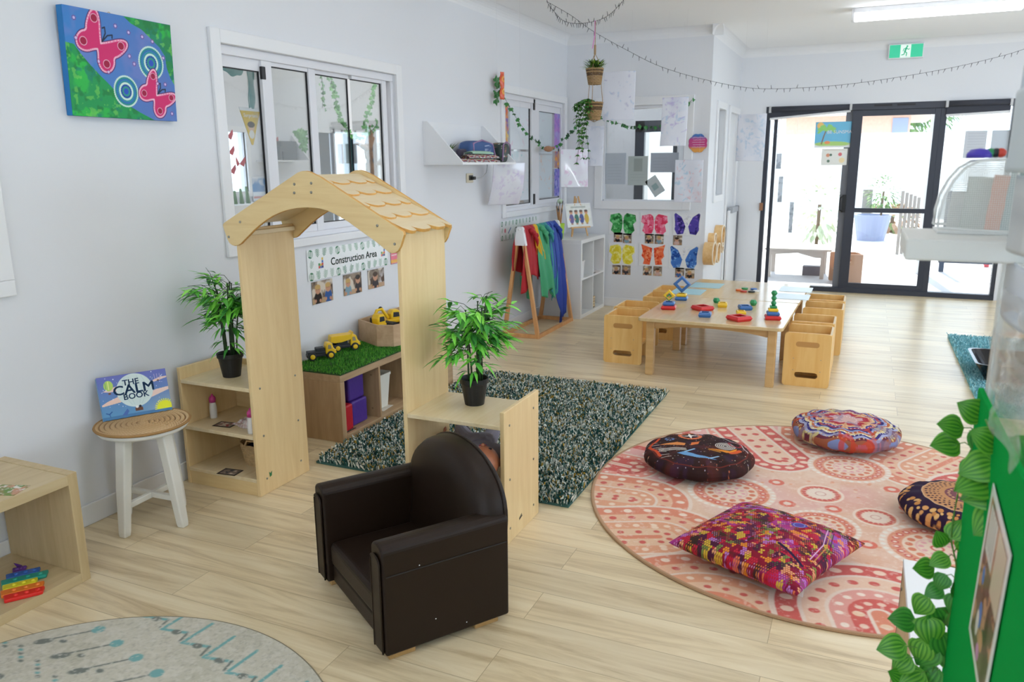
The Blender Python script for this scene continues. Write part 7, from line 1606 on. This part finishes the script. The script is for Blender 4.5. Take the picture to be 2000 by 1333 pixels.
# planter, shrubs, neighbour house
leafc = vcol('shrub_leaves', .7)
def shrub(name, x, y, z, r, h, label, n=500, seed=1, cols=('#5a7a4a', '#7a9a5a', '#8aa070')):
    rg = random.Random(seed); t = thing(name, label, 'shrub', (x, y, z)); b = MB()
    for k in range(n):
        a_, p_ = rg.uniform(0, 2*pi), rg.uniform(-1, 1); q = (1-p_*p_)**.5; rr = rg.uniform(.6, 1); leaf(b, (r*rr*q*cos(a_), r*rr*q*sin(a_), h*.55+h*.45*p_*rr), (cos(a_), sin(a_), p_), min(r*.28, .28), min(r*.12, .14), lin(rg.choice(cols)))
    b.build('foliage', leafc, t); MB().tube([(0, 0, 0), (.01, 0, h*.6)], r*.06, 6).build('stem', mat('bark', '#6a5a4a', .9), t); return t
y_ = 17.; xx = X_(1706, y_); tag(MB().lathe([(0, 0), (.25, 0), (.34, .5), (.3, .5), (.28, .42), (0, .42)], 20, Matrix.Translation((xx, y_, -.02)), cap=False).build('planter_tub', mat('tub_blue', '#8a93b0', .6)), 'bluish planter tub out in the yard', 'planter')
tag(bx('wood_post', (X_(1692, y_)-.08, y_+.4, -.02), (X_(1692, y_)+.1, y_+.55, .95), sl), 'grey timber post behind the planter tub', 'post')
shrub('yard_shrub', xx+.15, y_, .45, .35, .8, 'sparse shrub growing in the bluish planter tub', 220, 2); shrub('yard_shrub', X_(1745, 19), 19, -.02, .7, .6, 'low reddish bush right of the planter tub', 300, 3, ('#a8826a', '#8a9a6a', '#b09078'))
shrub('yard_shrub', X_(1600, 15), 15, -.02, .55, 1.3, 'thin pale shrub behind the left door panel', 260, 4, ('#c8d0b8', '#b0baa0', '#d8dcc8'))
shrub('yard_tree', X_(1745, 40), 40, 1.5, 3.0, 6.5, 'tree crown above the house roof beyond the fence', 2200, 6)
NH = thing('neighbour_house', 'low brick house with pale roof beyond the yard fence', 'house', (X_(1650, 31), 31, 0)); hx0, hx1 = X_(1530, 31), X_(1760, 31)
MB().box((hx0, 30, -.02), (hx1, 36, 3.0)).build('brick_wall', mat('brick', '#d8b4a4', .8, var=.2, vscale=12), NH, True); MB().box((X_(1728, 30), 29.96, 1.6), (X_(1758, 30), 30, 2.9)).build('window', mat('window_blue', '#8a98b8', .3), NH, True)
MB().add([(hx0-.6, 29.3, 3.0), (hx1+.8, 29.3, 3.0), (hx1+.8, 36.7, 3.0), (hx0-.6, 36.7, 3.0), (hx0+2.5, 33, 5.0), (hx1-2.5, 33, 5.0)], [(0, 1, 5, 4), (1, 2, 5), (2, 3, 4, 5), (3, 0, 4), (3, 2, 1, 0)]).build('roof', mat('roof_pale', '#cfc8c0', .7), NH, True)
tag(MB().tube([(X_(1942, 13.2), 13.2, -.02), (X_(1938, 13.2), 13.2, .35), (X_(1946, 13.2), 13.2, .65)], [.03, .12, .06], 8).build('red_toy_bat', mat('toy_red', '#d8606a', .5), smooth=True), 'red toy standing behind the railing', 'toy')
for k, (px, py0_, py1_, lb) in enumerate(((1497, 300, 330, 'highest grey paper cutout hanging outside at the left jamb'), (1500, 345, 395, 'middle grey paper cutout hanging outside at the left jamb'), (1521, 395, 455, 'lowest grey paper cutout hanging outside at the left'), )):
    A_ = ony(px+18, py1_, 10.35); B_ = ony(px+30, py0_, 10.35); o = sheet('hanging_cutout', Matrix(((1, 0, 0, A_.x), (0, 0, -1, 10.35), (0, 1, 0, A_.z), (0, 0, 0, 1))), B_.x-A_.x, B_.z-A_.z, lambda c: (c.blot(30, .5, '#8f959f', 4, .1, .8)), '#c8ccd4', .01, wc_v); tag(o, lb, 'paper'); s_ = MB().tube([((A_.x+B_.x)/2, 10.35, B_.z), ((A_.x+B_.x)/2, 10.35, 2.62)], .0015, 4).build('string', thread); s_.location = s_.location-o.location; s_.parent = o

# ================================================================== the room behind window 1
teal = mat('teal_cloth', '#3f8f8c', .8, sheen=.3); XG = XW-.75
def ribbon(P, w, mt, name, label, cat='streamer'):
    sp = smooth_path(P, 8); b = MB(); n = len(sp)
    vs = []
    for i, p_ in enumerate(sp):
        ww = w*(1+.25*sin(i*.7)); d = Vector((0, 0, 1)) if i < 0 else (sp[min(i+1, n-1)]-sp[max(i-1, 0)]).normalized().cross(Vector((1, 0, 0)));
        if d.length < .1: d = Vector((0, 1, 0))
        d.normalize(); vs += [p_-d*ww/2+Vector((.015, 0, 0)), p_+Vector((-.01, 0, 0)), p_+d*ww/2+Vector((.015, 0, 0))]
    fs = [f for i in range(n-1) for f in ((i*3, i*3+1, i*3+4, i*3+3), (i*3+1, i*3+2, i*3+5, i*3+4))]
    o = b.add(vs, fs).build(name, mt, smooth=True); md = o.modifiers.new('t', 'SOLIDIFY'); md.thickness = .004; return tag(o, label, cat)
ribbon([onx(px, py, XG) for px, py in ((420, 105), (430, 122), (442, 136), (457, 141), (468, 134), (476, 115), (481, 100))], .045, teal, 'teal_drape', 'teal cloth swag at the top left of the room behind the wide window')
ribbon([onx(px, py, XG) for px, py in ((483, 100), (485, 130), (488, 165), (489, 212))], .05, teal, 'teal_drape', 'teal cloth tail hanging down to the yellow pennant')
A_ = onx(490, 240, XG); PN = thing('yellow_pennant', 'yellow triangular pennant with a printed child hanging behind the wide window', 'pennant', (XG, A_.y, A_.z-.1))
def penn(c):
    c.box(0, .24, .3, .27, '#eef0f2'); c.disc(.13, .125, .03, '#e8c0a0'); c.disc(.13, .145, .034, '#3a2c26', ry=.022); c.disc(.13, .075, .025, '#f0ece4', ry=.03)
def tri(U, V): return XG+0*U, A_.y+(U-.5)*.20*(.06+.94*V), A_.z-.14+V*.235
grid_obj('print', tri, 60, 60, vcol('pennant_print', .5), penn, lambda U, V: (.13+(U-.5)*.20*(.06+.94*V), V*.265), PN, bg='#e8c232', thick=.003)
MB().tube([(XG, A_.y, A_.z+.09), (XG, A_.y, ZC)], .002, 5).build('cord', thread, PN, True)
text('lettering', 'Surprised', Matrix(((0, 0, 1, XG+.003), (1, 0, 0, A_.y), (0, 1, 0, A_.z+.045), (0, 0, 0, 1))), .034, mat('poster_white', '#f0f4f6', .5), PN, .0002)
def nshelf():
    a_, c_ = onx(534, 313, XN+.25), onx(606, 313, XN+.25); t = thing('next_room_shelf', 'white wall shelf with grey speakers in the room behind the wide window', 'shelf', (XN+.12, (a_.y+c_.y)/2, a_.z)); MB().box((XN, a_.y, a_.z-.015), (XN+.25, c_.y, a_.z)).build('board', trim_w, t, True); MB().add([(XN, c_.y-.015, a_.z), (XN+.25, c_.y-.015, a_.z), (XN, c_.y-.015, a_.z+.3), (XN, c_.y, a_.z), (XN+.25, c_.y, a_.z), (XN, c_.y, a_.z+.3)], [(0, 1, 2), (5, 4, 3), (1, 4, 5, 2), (0, 3, 4, 1), (0, 2, 5, 3)]).build('side_panel', trim_w, t, True)
    gm = mat('speaker_grey', '#5a5c60', .6)
    for px0, px1, h, lb in ((546, 551, .16, 'slim grey speaker on the shelf of the next room'), (553, 563, .10, 'squat dark speaker on the shelf of the next room'), (557, 587, .22, 'big grey mesh speaker on the shelf of the next room')):
        p0_, p1_ = onx(px0, 313, XN+.15), onx(px1, 313, XN+.15); d_ = .05 if h > .2 else .0; tag(bx('speaker', (XN+.06-d_*.5, p0_.y, a_.z), (XN+.16-d_, p1_.y, a_.z+h), gm, bevel=.006), lb, 'speaker')
nshelf()
ivc = [lin('#6fb068'), lin('#8fc880'), lin('#5f9f5a')]
def vine(P, label, dens=2, sz=.06):
    t = thing('leafy_vine', label, 'vine', tuple(P[0]), 0, 'vines in the next room'); sp = smooth_path(P, 6); MB().tube(sp, .004, 4).build('stem', stem_m, t, True); lv = MB()
    for p_ in sp:
        for j in range(dens): ivy(lv, p_+Vector((0, rg.uniform(-.04, .04), rg.uniform(-.04, .04))), (0, rg.uniform(-1, 1), rg.uniform(-1, .6)), sz*rg.uniform(.7, 1.1), rg.choice(ivc))
    lv.build('leaves', leaf_v, t, True)
XV = XN+.5
vine([Vector((XV, onx(647, 158, XV).y, ZC))]+[onx(px, py, XV) for px, py in ((647, 158), (655, 190), (662, 220), (672, 245), (684, 262), (700, 268), (720, 262), (738, 240))], 'long vine drooping from the ceiling to the tree in the next room'); vine([Vector((XV, onx(730, 165, XV).y, ZC))]+[onx(px, py, XV) for px, py in ((730, 165), (728, 190), (722, 215), (712, 240), (716, 262))], 'short vine hanging by the right end of the wide window', 2); vine([Vector((XV, onx(629, 160, XV).y, ZC))]+[onx(px, py, XV) for px, py in ((629, 160), (631, 180), (630, 210))], 'thin pale vine hanging left of the long one in the next room', 1, .05)
vine([onx(px, py, XV) for px, py in ((582, 262), (592, 270), (590, 282))], 'leaf cluster above the shelf in the next room', 2, .09)
TT = thing('paper_tree', 'brown twisted paper tree trunk in the next room', 'tree', tuple(onx(720, 400, XV))); bk_ = mat('paper_bark', '#a8805c', .9, bump=.5, bscale=20, var=.25, vscale=12)
q0 = onx(721, 350, XV); base = Vector((q0.x, q0.y, 0)); tp_ = [base, base+Vector((0, .02, .6)), onx(722, 320, XV), onx(719, 290, XV), onx(724, 268, XV)]
MB().tube(smooth_path(tp_), .055, 8).build('trunk', bk_, TT, True, smooth=True); MB().tube([onx(719, 292, XV), onx(705, 284, XV), onx(694, 278, XV)], [.04, .03, .015], 7).build('branch', bk_, TT, True, smooth=True); MB().tube([onx(722, 280, XV), onx(726, 262, XV), onx(722, 245, XV)], [.04, .025, .01], 7).build('branch', bk_, TT, True, smooth=True)
# dark sliding window and butterfly window of that room
zz = onx(690, 255, XN).z
t = struct(thing('window_7', 'dark framed sliding window of the next room', 'window', (XN, (q0.y), .35))); yA, yB_ = onx(618, 300, XN).y, onx(728, 300, XN).y
for f in (0, .28, .42, .66, .97): MB().box((XN-.06, yA+(yB_-yA)*f, .35), (XN+.01, yA+(yB_-yA)*(f+.03), zz)).build('stile', alu_w if f in (.28, .42) else alu_d, t, True)
MB().box((XN-.05, yA+.05, .36), (XN-.045, yA+(yB_-yA)*.27, zz-.02)).build('screen_panel', mat('fly_screen', '#5a5c62', .6), t, True)
MB().box((XN-.05, yA+(yB_-yA)*.45, .36), (XN-.045, yA+(yB_-yA)*.66, zz-.02)).build('tinted_panel', mat('tint_green', '#3f5f60', .2), t, True)
MB().box((XN-.06, yA, zz-.05), (XN+.01, yB_, zz)).build('head_frame', alu_w, t, True)
yA2, yB2 = 4.0, onx(480, 300, XN).y; z0_, z1_ = onx(460, 375, XN).z, onx(460, 258, XN).z; t = struct(thing('window_8', 'window of the next room with red butterflies', 'window', (XN, (yA2+yB2)/2, z0_)))
MB().box((XN-.02, yA2, z0_-.06), (XN+.02, yB2+.06, z0_)).box((XN-.02, yA2, z1_), (XN+.02, yB2+.06, z1_+.06)).box((XN-.02, yB2, z0_), (XN+.02, yB2+.06, z1_)).build('frame', trim_w, t, True); MB().box((XN-.05, yA2, z0_), (XN-.046, yB2, z1_)).build('pane', glass, t, True)
for k, (px, py, lb) in enumerate(((443, 262, 'highest'), (446, 293, 'middle left'), (468, 315, 'middle right, thin'), (449, 330, 'lowest'), (533, 275, 'farthest right, above the shelf'))):
    p_ = onx(px, py, XN+.012); b = MB(); 
    for s_ in (-1, 1): b.add([(p_.x, p_.y, p_.z-.03), (p_.x+.02, p_.y+s_*.07, p_.z+.05), (p_.x+.02, p_.y+s_*.075, p_.z+.0), (p_.x+.01, p_.y+s_*.05, p_.z-.06), (p_.x-.004, p_.y, p_.z-.03), (p_.x+.016, p_.y+s_*.07, p_.z+.05), (p_.x+.016, p_.y+s_*.075, p_.z), (p_.x+.006, p_.y+s_*.05, p_.z-.06)], [(0, 1, 2, 3), (7, 6, 5, 4)])
    tag(b.build('paper_butterfly', mat('butterfly_red', '#c8505a', .7)), 'red paper butterfly in the next room, '+lb, 'decoration', 'red butterflies in the next room')
p0_, p1_ = onx(495, 393, XN+.02), onx(517, 345, XN+.02)
def bluep(c): c.box(0, .1, .6, .25, '#4f8fc8'); c.box(0, .3, .6, .42, '#6aa8d8'); c.blot(14, .5, '#e8e8e8', 3, .1, .6); c.line([(.02, .04), (.2, .04)], .02, '#c86a6a')
tag(sheet('blue_poster', Matrix(((0, 0, 1, XN+.02), (1, 0, 0, p0_.y), (0, 1, 0, p0_.z), (0, 0, 0, 1))), p1_.y-p0_.y, p1_.z-p0_.z, bluep, '#dfe8f0', .01, lam_v), 'blue and white poster in the next room left of the gable', 'poster')
CB = thing('next_room_cabinet', 'white cupboard under the butterfly window of the next room', 'cabinet', (XN+.25, 4.6, 0)); MB().box((XN+.01, 3.9, 0), (XN+.45, yB2+.35, z0_-.12)).build('body', trim_w, CB, True, .003); MB().box((XN+.45, yB2-.3, .1), (XN+.462, yB2+.25, z0_-.2)).build('door', trim_w, CB, True, .003)
q = onx(455, 372, XN+.2)
for k in range(4): tag(MB().tube([(q.x, q.y-.08+k*.1, z0_-.12), (q.x, q.y-.07+k*.09, z0_+.0+.02*k)], [.025, .012], 8).build('jar_of_tools', mat('muted_green', '#6f8f6a', .7), smooth=True), ('leftmost', 'second', 'third', 'rightmost')[k]+' small greenish jar on the cabinet of the next room', 'jar', 'jars on the next room cabinet')
# ================================================================== right foreground: clear screen with green board
SXp = .20; clear = glassy('acrylic', (.93, .95, .94), .06, .1); ye = 1.42
AS = thing('acrylic_screen', 'clear upright acrylic room divider at the right edge, papers and vines on it', 'screen', (SXp, 1.0, 0))
MB().box((SXp, .55, .30), (SXp+.004, ye, 2.3)).build('clear_panel', clear, AS, True)
MB().box((SXp-.012, .50, .0), (SXp+.022, .55, 2.35)).build('post', trim_w, AS, True, .003); MB().box((SXp-.02, .45, 0), (SXp+.03, ye, .03)).build('foot_rail', trim_w, AS, True)
MB().box((SXp-.002, ye-.045, .62), (SXp+.006, ye-.02, 2.3)).build('fold', mat('acrylic_edge', '#dfe2e2', .3, trans=.45), AS, True)
MSX = lambda y, z, off=.003: Matrix(((0, 0, -1, SXp-off), (-1, 0, 0, y), (0, 1, 0, z), (0, 0, 0, 1)))   # faces the room, local x toward the camera
gtop = onx(1945, 830, SXp).z
GB = thing('green_board', 'bright green display board at the lower right with a white edged photo', 'board', (SXp-.004, 1.05, .02))
grn = mat('felt_green', '#0c9a42', .95, bump=.15, bscale=300, spec=.05)
MB().box((SXp-.010, .60, .03), (SXp-.002, ye-.005, gtop+.02)).build('felt', grn, GB, True, .002)
c4 = [onx(px, py, SXp-.014) for px, py in ((1912, 1012), (1978, 1130), (1962, 1333), (1880, 1210))]
yc = sum(v.y for v in c4)/4; zc = sum(v.z for v in c4)/4; print('photo corners', [tuple(round(a_, 3) for a_ in v) for v in c4])
pw, phh = .17, .24
def classp(c):
    c.box(.012, .012, .158, .228, '#6a5a4c'); m = ((c.u > .012) & (c.u < .158) & (c.v > .012) & (c.v < .228)); c.blot(30, .5, '#2f2620', 3, .15, .8, mask=m); c.blot(50, .55, '#c89a78', 5, .1, .8, mask=m); c.box(.02, .15, .08, .22, '#cfd6cc'); 
    for k in range(4): c.line([(.03+.012*k, .16), (.03+.012*k, .215)], .003, '#7a7f78')
    c.box(.09, .13, .155, .225, '#cfc6ac'); c.disc(.06, .07, .012, '#3f78c8', ry=.02); c.disc(.04, .12, .008, '#3f78c8', ry=.014); c.disc(.09, .05, .014, '#c8946e'); c.disc(.05, .05, .01, '#e0dcd8', ry=.02); c.disc(.11, .09, .012, '#2a2220', ry=.03); c.disc(.08, .025, .012, '#c890c0')
PHo = thing('class_photo', 'white bordered photo of children pinned on the green board', 'photo', (SXp-.016, yc, zc-.12))
Mph = MSX(yc, zc, .013) @ Matrix.Rotation(radians(-8), 4, 'Z') @ Matrix.Translation((-pw/2, -phh/2, 0)); sheet('print', Mph, pw, phh, classp, '#e6e6e2', .0016, vcol('photo_gloss', .25), PHo, aa=.002)
def pap(px0, py0, px1, py1, lb, cols=(('#c0c8d0', .4),), bg='#dcdfe2', name='hanging_paper', lines=0, off=.02):
    A_ = onx(px0, py1, SXp-off); B_ = onx(px1, py0, SXp-off); w = abs(A_.y-B_.y); z0, z1 = A_.z, onx(px0, py0, SXp-off).z
    def f(c):
        wash(w, z1-z0, cols, 5, .55, 0)(c)
        for k in range(lines): c.line([(w*.15, (z1-z0)*(.1+.08*k)), (w*.85, (z1-z0)*(.1+.08*k))], .003, '#8a8e94', .6)
    return tag(sheet(name, MSX(max(A_.y, B_.y), min(z0, z1), off), w, abs(z1-z0), f, bg, .006, vcol('thin_paper', .5, alpha=.93), curl=.01), lb, 'paper', 'papers on the clear screen')
pap(1983, 10, 2030, 330, 'pale lilac sheet at the top of the clear screen', (('#c8b8d0', .5), ('#b8c8d8', .5)), '#d4d8de')
pap(1966, 190, 2030, 335, 'translucent grey blue sheet in front of the file box', (('#b8c8c8', .5),), '#ccd4d8', off=.03)
pap(1968, 340, 2030, 480, 'printed sheet with grey lines below the translucent one', (('#d0ccc8', .4),), '#d2d4d4', lines=9, off=.018)
pap(1955, 490, 2030, 600, 'bluish white sheet under the printed one', (('#c8d4e0', .5),), '#d5dae2', off=.012)
# glossy plastic wrap pieces hanging at the screen edge
wrap = mat('plastic_wrap', '#d9d8d2', .12, trans=.82, spec=.8, bump=.35, bscale=14)
for k, (px0, px1, py0, py1, lb) in enumerate(((1948, 2012, 560, 740, 'crumpled clear plastic sleeve, upper one on the screen'), (1932, 2005, 640, 850, 'crumpled clear plastic sleeve, lower one above the green board'))):
    A_, B_ = onx(px0, py0, SXp-.03), onx(px0, py1, SXp-.03); C_ = onx(px1, py0, SXp-.03)
    o = grid_obj('plastic_sleeve', (lambda A_, B_, C_, k: (lambda U, V: (SXp-.02-.005*np.sin(U*9+V*4+k)-.004*np.sin(V*13), A_.y+(C_.y-A_.y)*U, A_.z+(B_.z-A_.z)*V)))(A_, B_, C_, k), 30, 40, wrap, thick=.001); tag(o, lb, 'plastic sleeve', 'plastic sleeves on the clear screen')
# white floating shelf with mesh file box
yS = 1.40; sa = ony(1760, 445, yS); sb = ony(1760, 481, yS)
SH = thing('white_ledge', 'white ledge shelf sticking out from the clear screen, file box on it', 'shelf', (.12, 1.3, sb.z)); MB().box((sa.x, yS-.20, sb.z), (SXp-.002, yS, sa.z)).build('ledge', mat('ledge_white', '#dadad6', .5), SH, True, .003)
zt_ = sa.z; FB = thing('mesh_file_box', 'white wire mesh magazine box with papers, purple peg on top, on the white ledge', 'file box', (.15, yS-.08, zt_)); fw = mat('mesh_wire', '#e2e2de', .5)
prof = [ony(px, py, yS-.01) for px, py in ((1822, 437), (1826, 410), (1836, 378), (1852, 350), (1872, 328), (1896, 315), (1945, 311), (1972, 312), (1960, 446))]
pz = [(v.x, max(v.z, zt_+.004)) for v in prof]
for yy in (yS-.012, yS-.10):
    b = MB(); b.tube([(x, yy, z) for x, z in pz]+[(pz[0][0], yy, pz[0][1])], .0022, 6); b.build('rim', fw, FB, True)
zmin, zmax = zt_+.004, max(z for x, z in pz)
def inside_span(val, horiz):
    hits = []
    for (xa_, za_), (xb_, zb_) in zip(pz, pz[1:]+pz[:1]):
        p0_, p1_ = (za_, zb_) if horiz else (xa_, xb_)
        if (p0_-val)*(p1_-val) < 0: t_ = (val-p0_)/(p1_-p0_); hits.append(xa_+(xb_-xa_)*t_ if horiz else za_+(zb_-za_)*t_)
    return (min(hits), max(hits)) if len(hits) >= 2 else None
for yy in (yS-.012, yS-.10):
    b = MB()
    for k in range(1, 34):
        z = zmin+(zmax-zmin)*k/34; s_ = inside_span(z, True)
        if s_: b.tube([(s_[0], yy, z), (s_[1], yy, z)], .00045, 3)
        x = pz[0][0]+(pz[7][0]-pz[0][0])*k/34; s_ = inside_span(x, False)
        if s_: b.tube([(x, yy, s_[0]), (x, yy, s_[1])], .00045, 3)
    b.build('wire_mesh', fw, FB, True)
MB().box((pz[0][0], yS-.10, zt_+.0005), (SXp-.004, yS-.012, zt_+.004)).build('base', fw, FB, True)
for k, (x0f, hgt_, cl, lb) in enumerate(((.16, .55, '#c9c9c2', 'grey folder leaning in the mesh file box'), (.32, .78, '#b8beb4', 'tall pale folder in the mesh file box'), (.62, .8, '#e09a78', 'orange folder in the mesh file box'), (.8, .92, '#9aa8a6', 'grey green folder at the screen side of the file box'))):
    x0_ = pz[0][0]+(SXp-pz[0][0])*x0f; M = Matrix.Translation((x0_, yS-.03-k*.014, zt_+.005)) @ Matrix.Rotation(radians(4), 4, 'Y'); tag(MB().box((0, -.003, 0), ((SXp-x0_)*.75, .001, (zmax-zt_)*hgt_*.93), M).build('paper_folder', mat('folder_%d' % k, cl, .7)), lb, 'folder', 'folders in the mesh file box')
p_ = ony(1912, 309, yS-.02); tag(MB().lathe([(0, 0), (.017, 0), (.017, .006), (.012, .012), (0, .014)], 16, Matrix.Translation((p_.x, yS-.02, zmax+.002)), cap=False).build('purple_peg', mat('peg_purple', '#4a3ab0', .5), smooth=True), 'purple round magnet on top of the mesh file box', 'magnet')
for k, (px, cl, nm) in enumerate(((1934, '#2a8a5a', 'green'), (1945, '#22242c', 'black'), (1954, '#c8402f', 'red'))):
    p_ = ony(px, 303, yS-.02); tag(MB().ball((p_.x, yS-.02, zmax+.009), (.008, .008, .007), 10, 7).build('bead_peg', mat('peg_'+nm, cl, .5), smooth=True), nm+' bead on the rim of the mesh file box', 'bead')
# wooden shelf unit standing beside the board
bt_ = .5; g0 = fl(1765, 1092, bt_); WB = thing('wooden_unit', 'pale wooden shelf unit end beside the green board, white top', 'shelf', (g0.x+.06, g0.y-.3, 0)); wl = wood('unit_wood', '#c4a67c', '#d2b68c', 'Z', rough=.5)
MB().box((g0.x, 1.46, 0), (g0.x+.018, g0.y, bt_-.016)).build('side_panel', wl, WB, True, .002); MB().box((g0.x, g0.y-.018, 0), (g0.x+.42, g0.y, bt_-.016)).build('end_panel', wl, WB, True, .002); MB().box((g0.x-.001, 1.46, bt_-.016), (g0.x+.42, g0.y, bt_)).build('top_board', trim_w, WB, True, .002)
MB().ball((g0.x-.001, g0.y-.05, bt_-.06), (.0015, .005, .005), 8, 5).build('screw', screw_m, WB, True)
# striped leaf vines
vl = vcol('striped_leaf', .4, spec=.5)
def heart(b, p, d, n, s, dark=False):
    d = Vector(d).normalized(); n = Vector(n).normalized(); sd = d.cross(n).normalized(); n = sd.cross(d); R_, C_ = 9, 18
    c0, c1 = (lin('#1f7a20'), lin('#96d84a')) if not dark else (lin('#25742a'), lin('#62b845'))
    vs, cs = [], []
    for i in range(R_+1):
        t = i/R_; w = .52*(sin(pi*min(1, t*1.02)**.62))**.8 if t < 1 else 0; w = max(w, .01)
        for j in range(C_+1):
            u = j/C_*2-1; back = -.12*(1-t)**3*(abs(u)) ; q = Vector(p)+d*s*(t+back-.0)+sd*s*w*u+n*s*(.10*(1-u*u)*sin(pi*t)-.12*t*t+.05*abs(u))
            vs.append(q); k = .5+.5*cos((abs(u)*3.1+.1)*2*pi); f = k**2.2*(.95-.4*t*t)
            cs.append(tuple(c0[m_]*(1-f)+c1[m_]*f for m_ in range(3)))
    n0 = len(b.v); b.v += [tuple(v) for v in vs]; b.c += [(0, 0, 0)]*(n0-len(b.c))+cs; b.f += [(n0+i*(C_+1)+j, n0+i*(C_+1)+j+1, n0+(i+1)*(C_+1)+j+1, n0+(i+1)*(C_+1)+j) for i in range(R_) for j in range(C_)]
cam_dir = lambda p: (Vector((0, 0, H))-Vector(p)).normalized()
def leafvine(name, path, leaves, label, s0=.045):
    t = thing(name, label, 'vine', tuple(path[0]), 0, 'striped leaf vines on the clear screen'); sp = smooth_path(path, 6); b = MB(); tw = MB(); tw.tube(sp, .0014, 5)
    for px, py, y_, ang, s_, dk in leaves:
        p_ = ony(px, py, y_); a_ = radians(ang); right = Vector((cos(YAW), sin(YAW), 0)); d = right*cos(a_)+Vector((0, 0, 1))*sin(a_)+Vector((rg.uniform(-.25, .25), rg.uniform(-.25, .25), 0)); nn = cam_dir(p_)+Vector((rg.uniform(-.35, .35), 0, rg.uniform(-.1, .5)))
        heart(b, p_, d, nn, s_, dk); near = min(sp, key=lambda v: (v-p_).length); tw.tube([p_, p_.lerp(near, .5)+Vector((0, 0, .006)), near], .0009, 4)
    b.build('leaves', vl, t, True, smooth=True); tw.build('stem', mat('vine_stem', '#5a8a3a', .6), t, True); return t
rg = random.Random(31)
yv = 1.40
# lower vine: along the board edge
path = [ony(px, py, yv) for px, py in ((1945, 815), (1915, 850), (1885, 905), (1868, 980), (1858, 1050), (1868, 1110), (1862, 1180), (1835, 1250), (1815, 1345))]
L1 = [(1876, 836, yv, 165, .040, False), (1868, 868, yv, 180, .044, False), (1918, 812, yv-.02, 150, .042, False), (1912, 905, yv, 240, .044, True), (1925, 840, yv, 280, .05, True), (1940, 870, yv, 300, .045, True), (1842, 1065, yv, 110, .03, False), (1860, 1050, yv, 80, .034, False), (1872, 1075, yv, 20, .034, False), (1850, 1090, yv, 200, .032, False),
      (1820, 1110, yv, 175, .036, False), (1846, 1125, yv, 260, .03, True), (1862, 1140, yv, 300, .036, True), (1838, 1150, yv, 200, .030, True), (1870, 1165, yv, 250, .034, True), (1812, 1170, yv, 250, .04, False), (1782, 1212, yv, 175, .042, True), (1812, 1208, yv, 265, .050, False), (1830, 1190, yv, 300, .044, True), (1858, 1200, yv, 280, .038, True), (1765, 1262, yv, 195, .046, False), (1776, 1285, yv, 230, .04, False),
      (1803, 1255, yv, 260, .045, False), (1822, 1262, yv, 250, .05, True), (1840, 1240, yv, 280, .05, True), (1855, 1270, yv, 300, .05, True), (1800, 1315, yv, 210, .045, False), (1832, 1310, yv, 260, .05, True), (1850, 1330, yv, 280, .05, True), (1775, 1335, yv, 150, .045, False), (1870, 1110, yv, 330, .03, True)]
leafvine('striped_vine', path, L1, 'long vine of striped heart leaves hanging down the left edge of the green board')
yv2 = 1.22
path = [ony(px, py, yv2) for px, py in ((1925, 820), (1950, 880), (1965, 950), (1985, 1010), (2010, 1100))]
L2 = [(1928, 942, yv2, 190, .05, False), (1938, 905, yv2, 200, .046, False), (1950, 960, yv2, 200, .05, False), (1962, 925, yv2, 250, .045, True), (1955, 1000, yv2, 220, .05, False), (1978, 985, yv2, 260, .05, True), (1970, 1020, yv2, 235, .05, False), (1995, 1030, yv2, 250, .05, True), (1985, 1075, yv2, 230, .055, False), (1972, 1120, yv2, 260, .055, False), (2005, 1110, yv2, 270, .055, False), (1975, 895, yv2, 290, .045, True), (1996, 960, yv2, 280, .045, False), (1945, 870, yv2, 150, .04, False), (1985, 855, yv2, 290, .04, True)]
leafvine('striped_vine', path, L2, 'second vine of striped leaves drooping across the face of the green board')
# low black tray on the teal rug
p_ = fl(1925, 735, .035); TY = thing('sand_tray', 'glossy black tray standing on the teal rug at the right', 'tray', (p_.x+.25, p_.y+.1, .022))
b = MB(); loft(b, [(rrect(.26, .22, .05), 0), (rrect(.34, .28, .07), .13), (rrect(.32, .26, .06), .13), (rrect(.245, .205, .05), .02)], None, (True, True)); b.build('tray_body', mat('tray_black', '#141216', .15), TY)
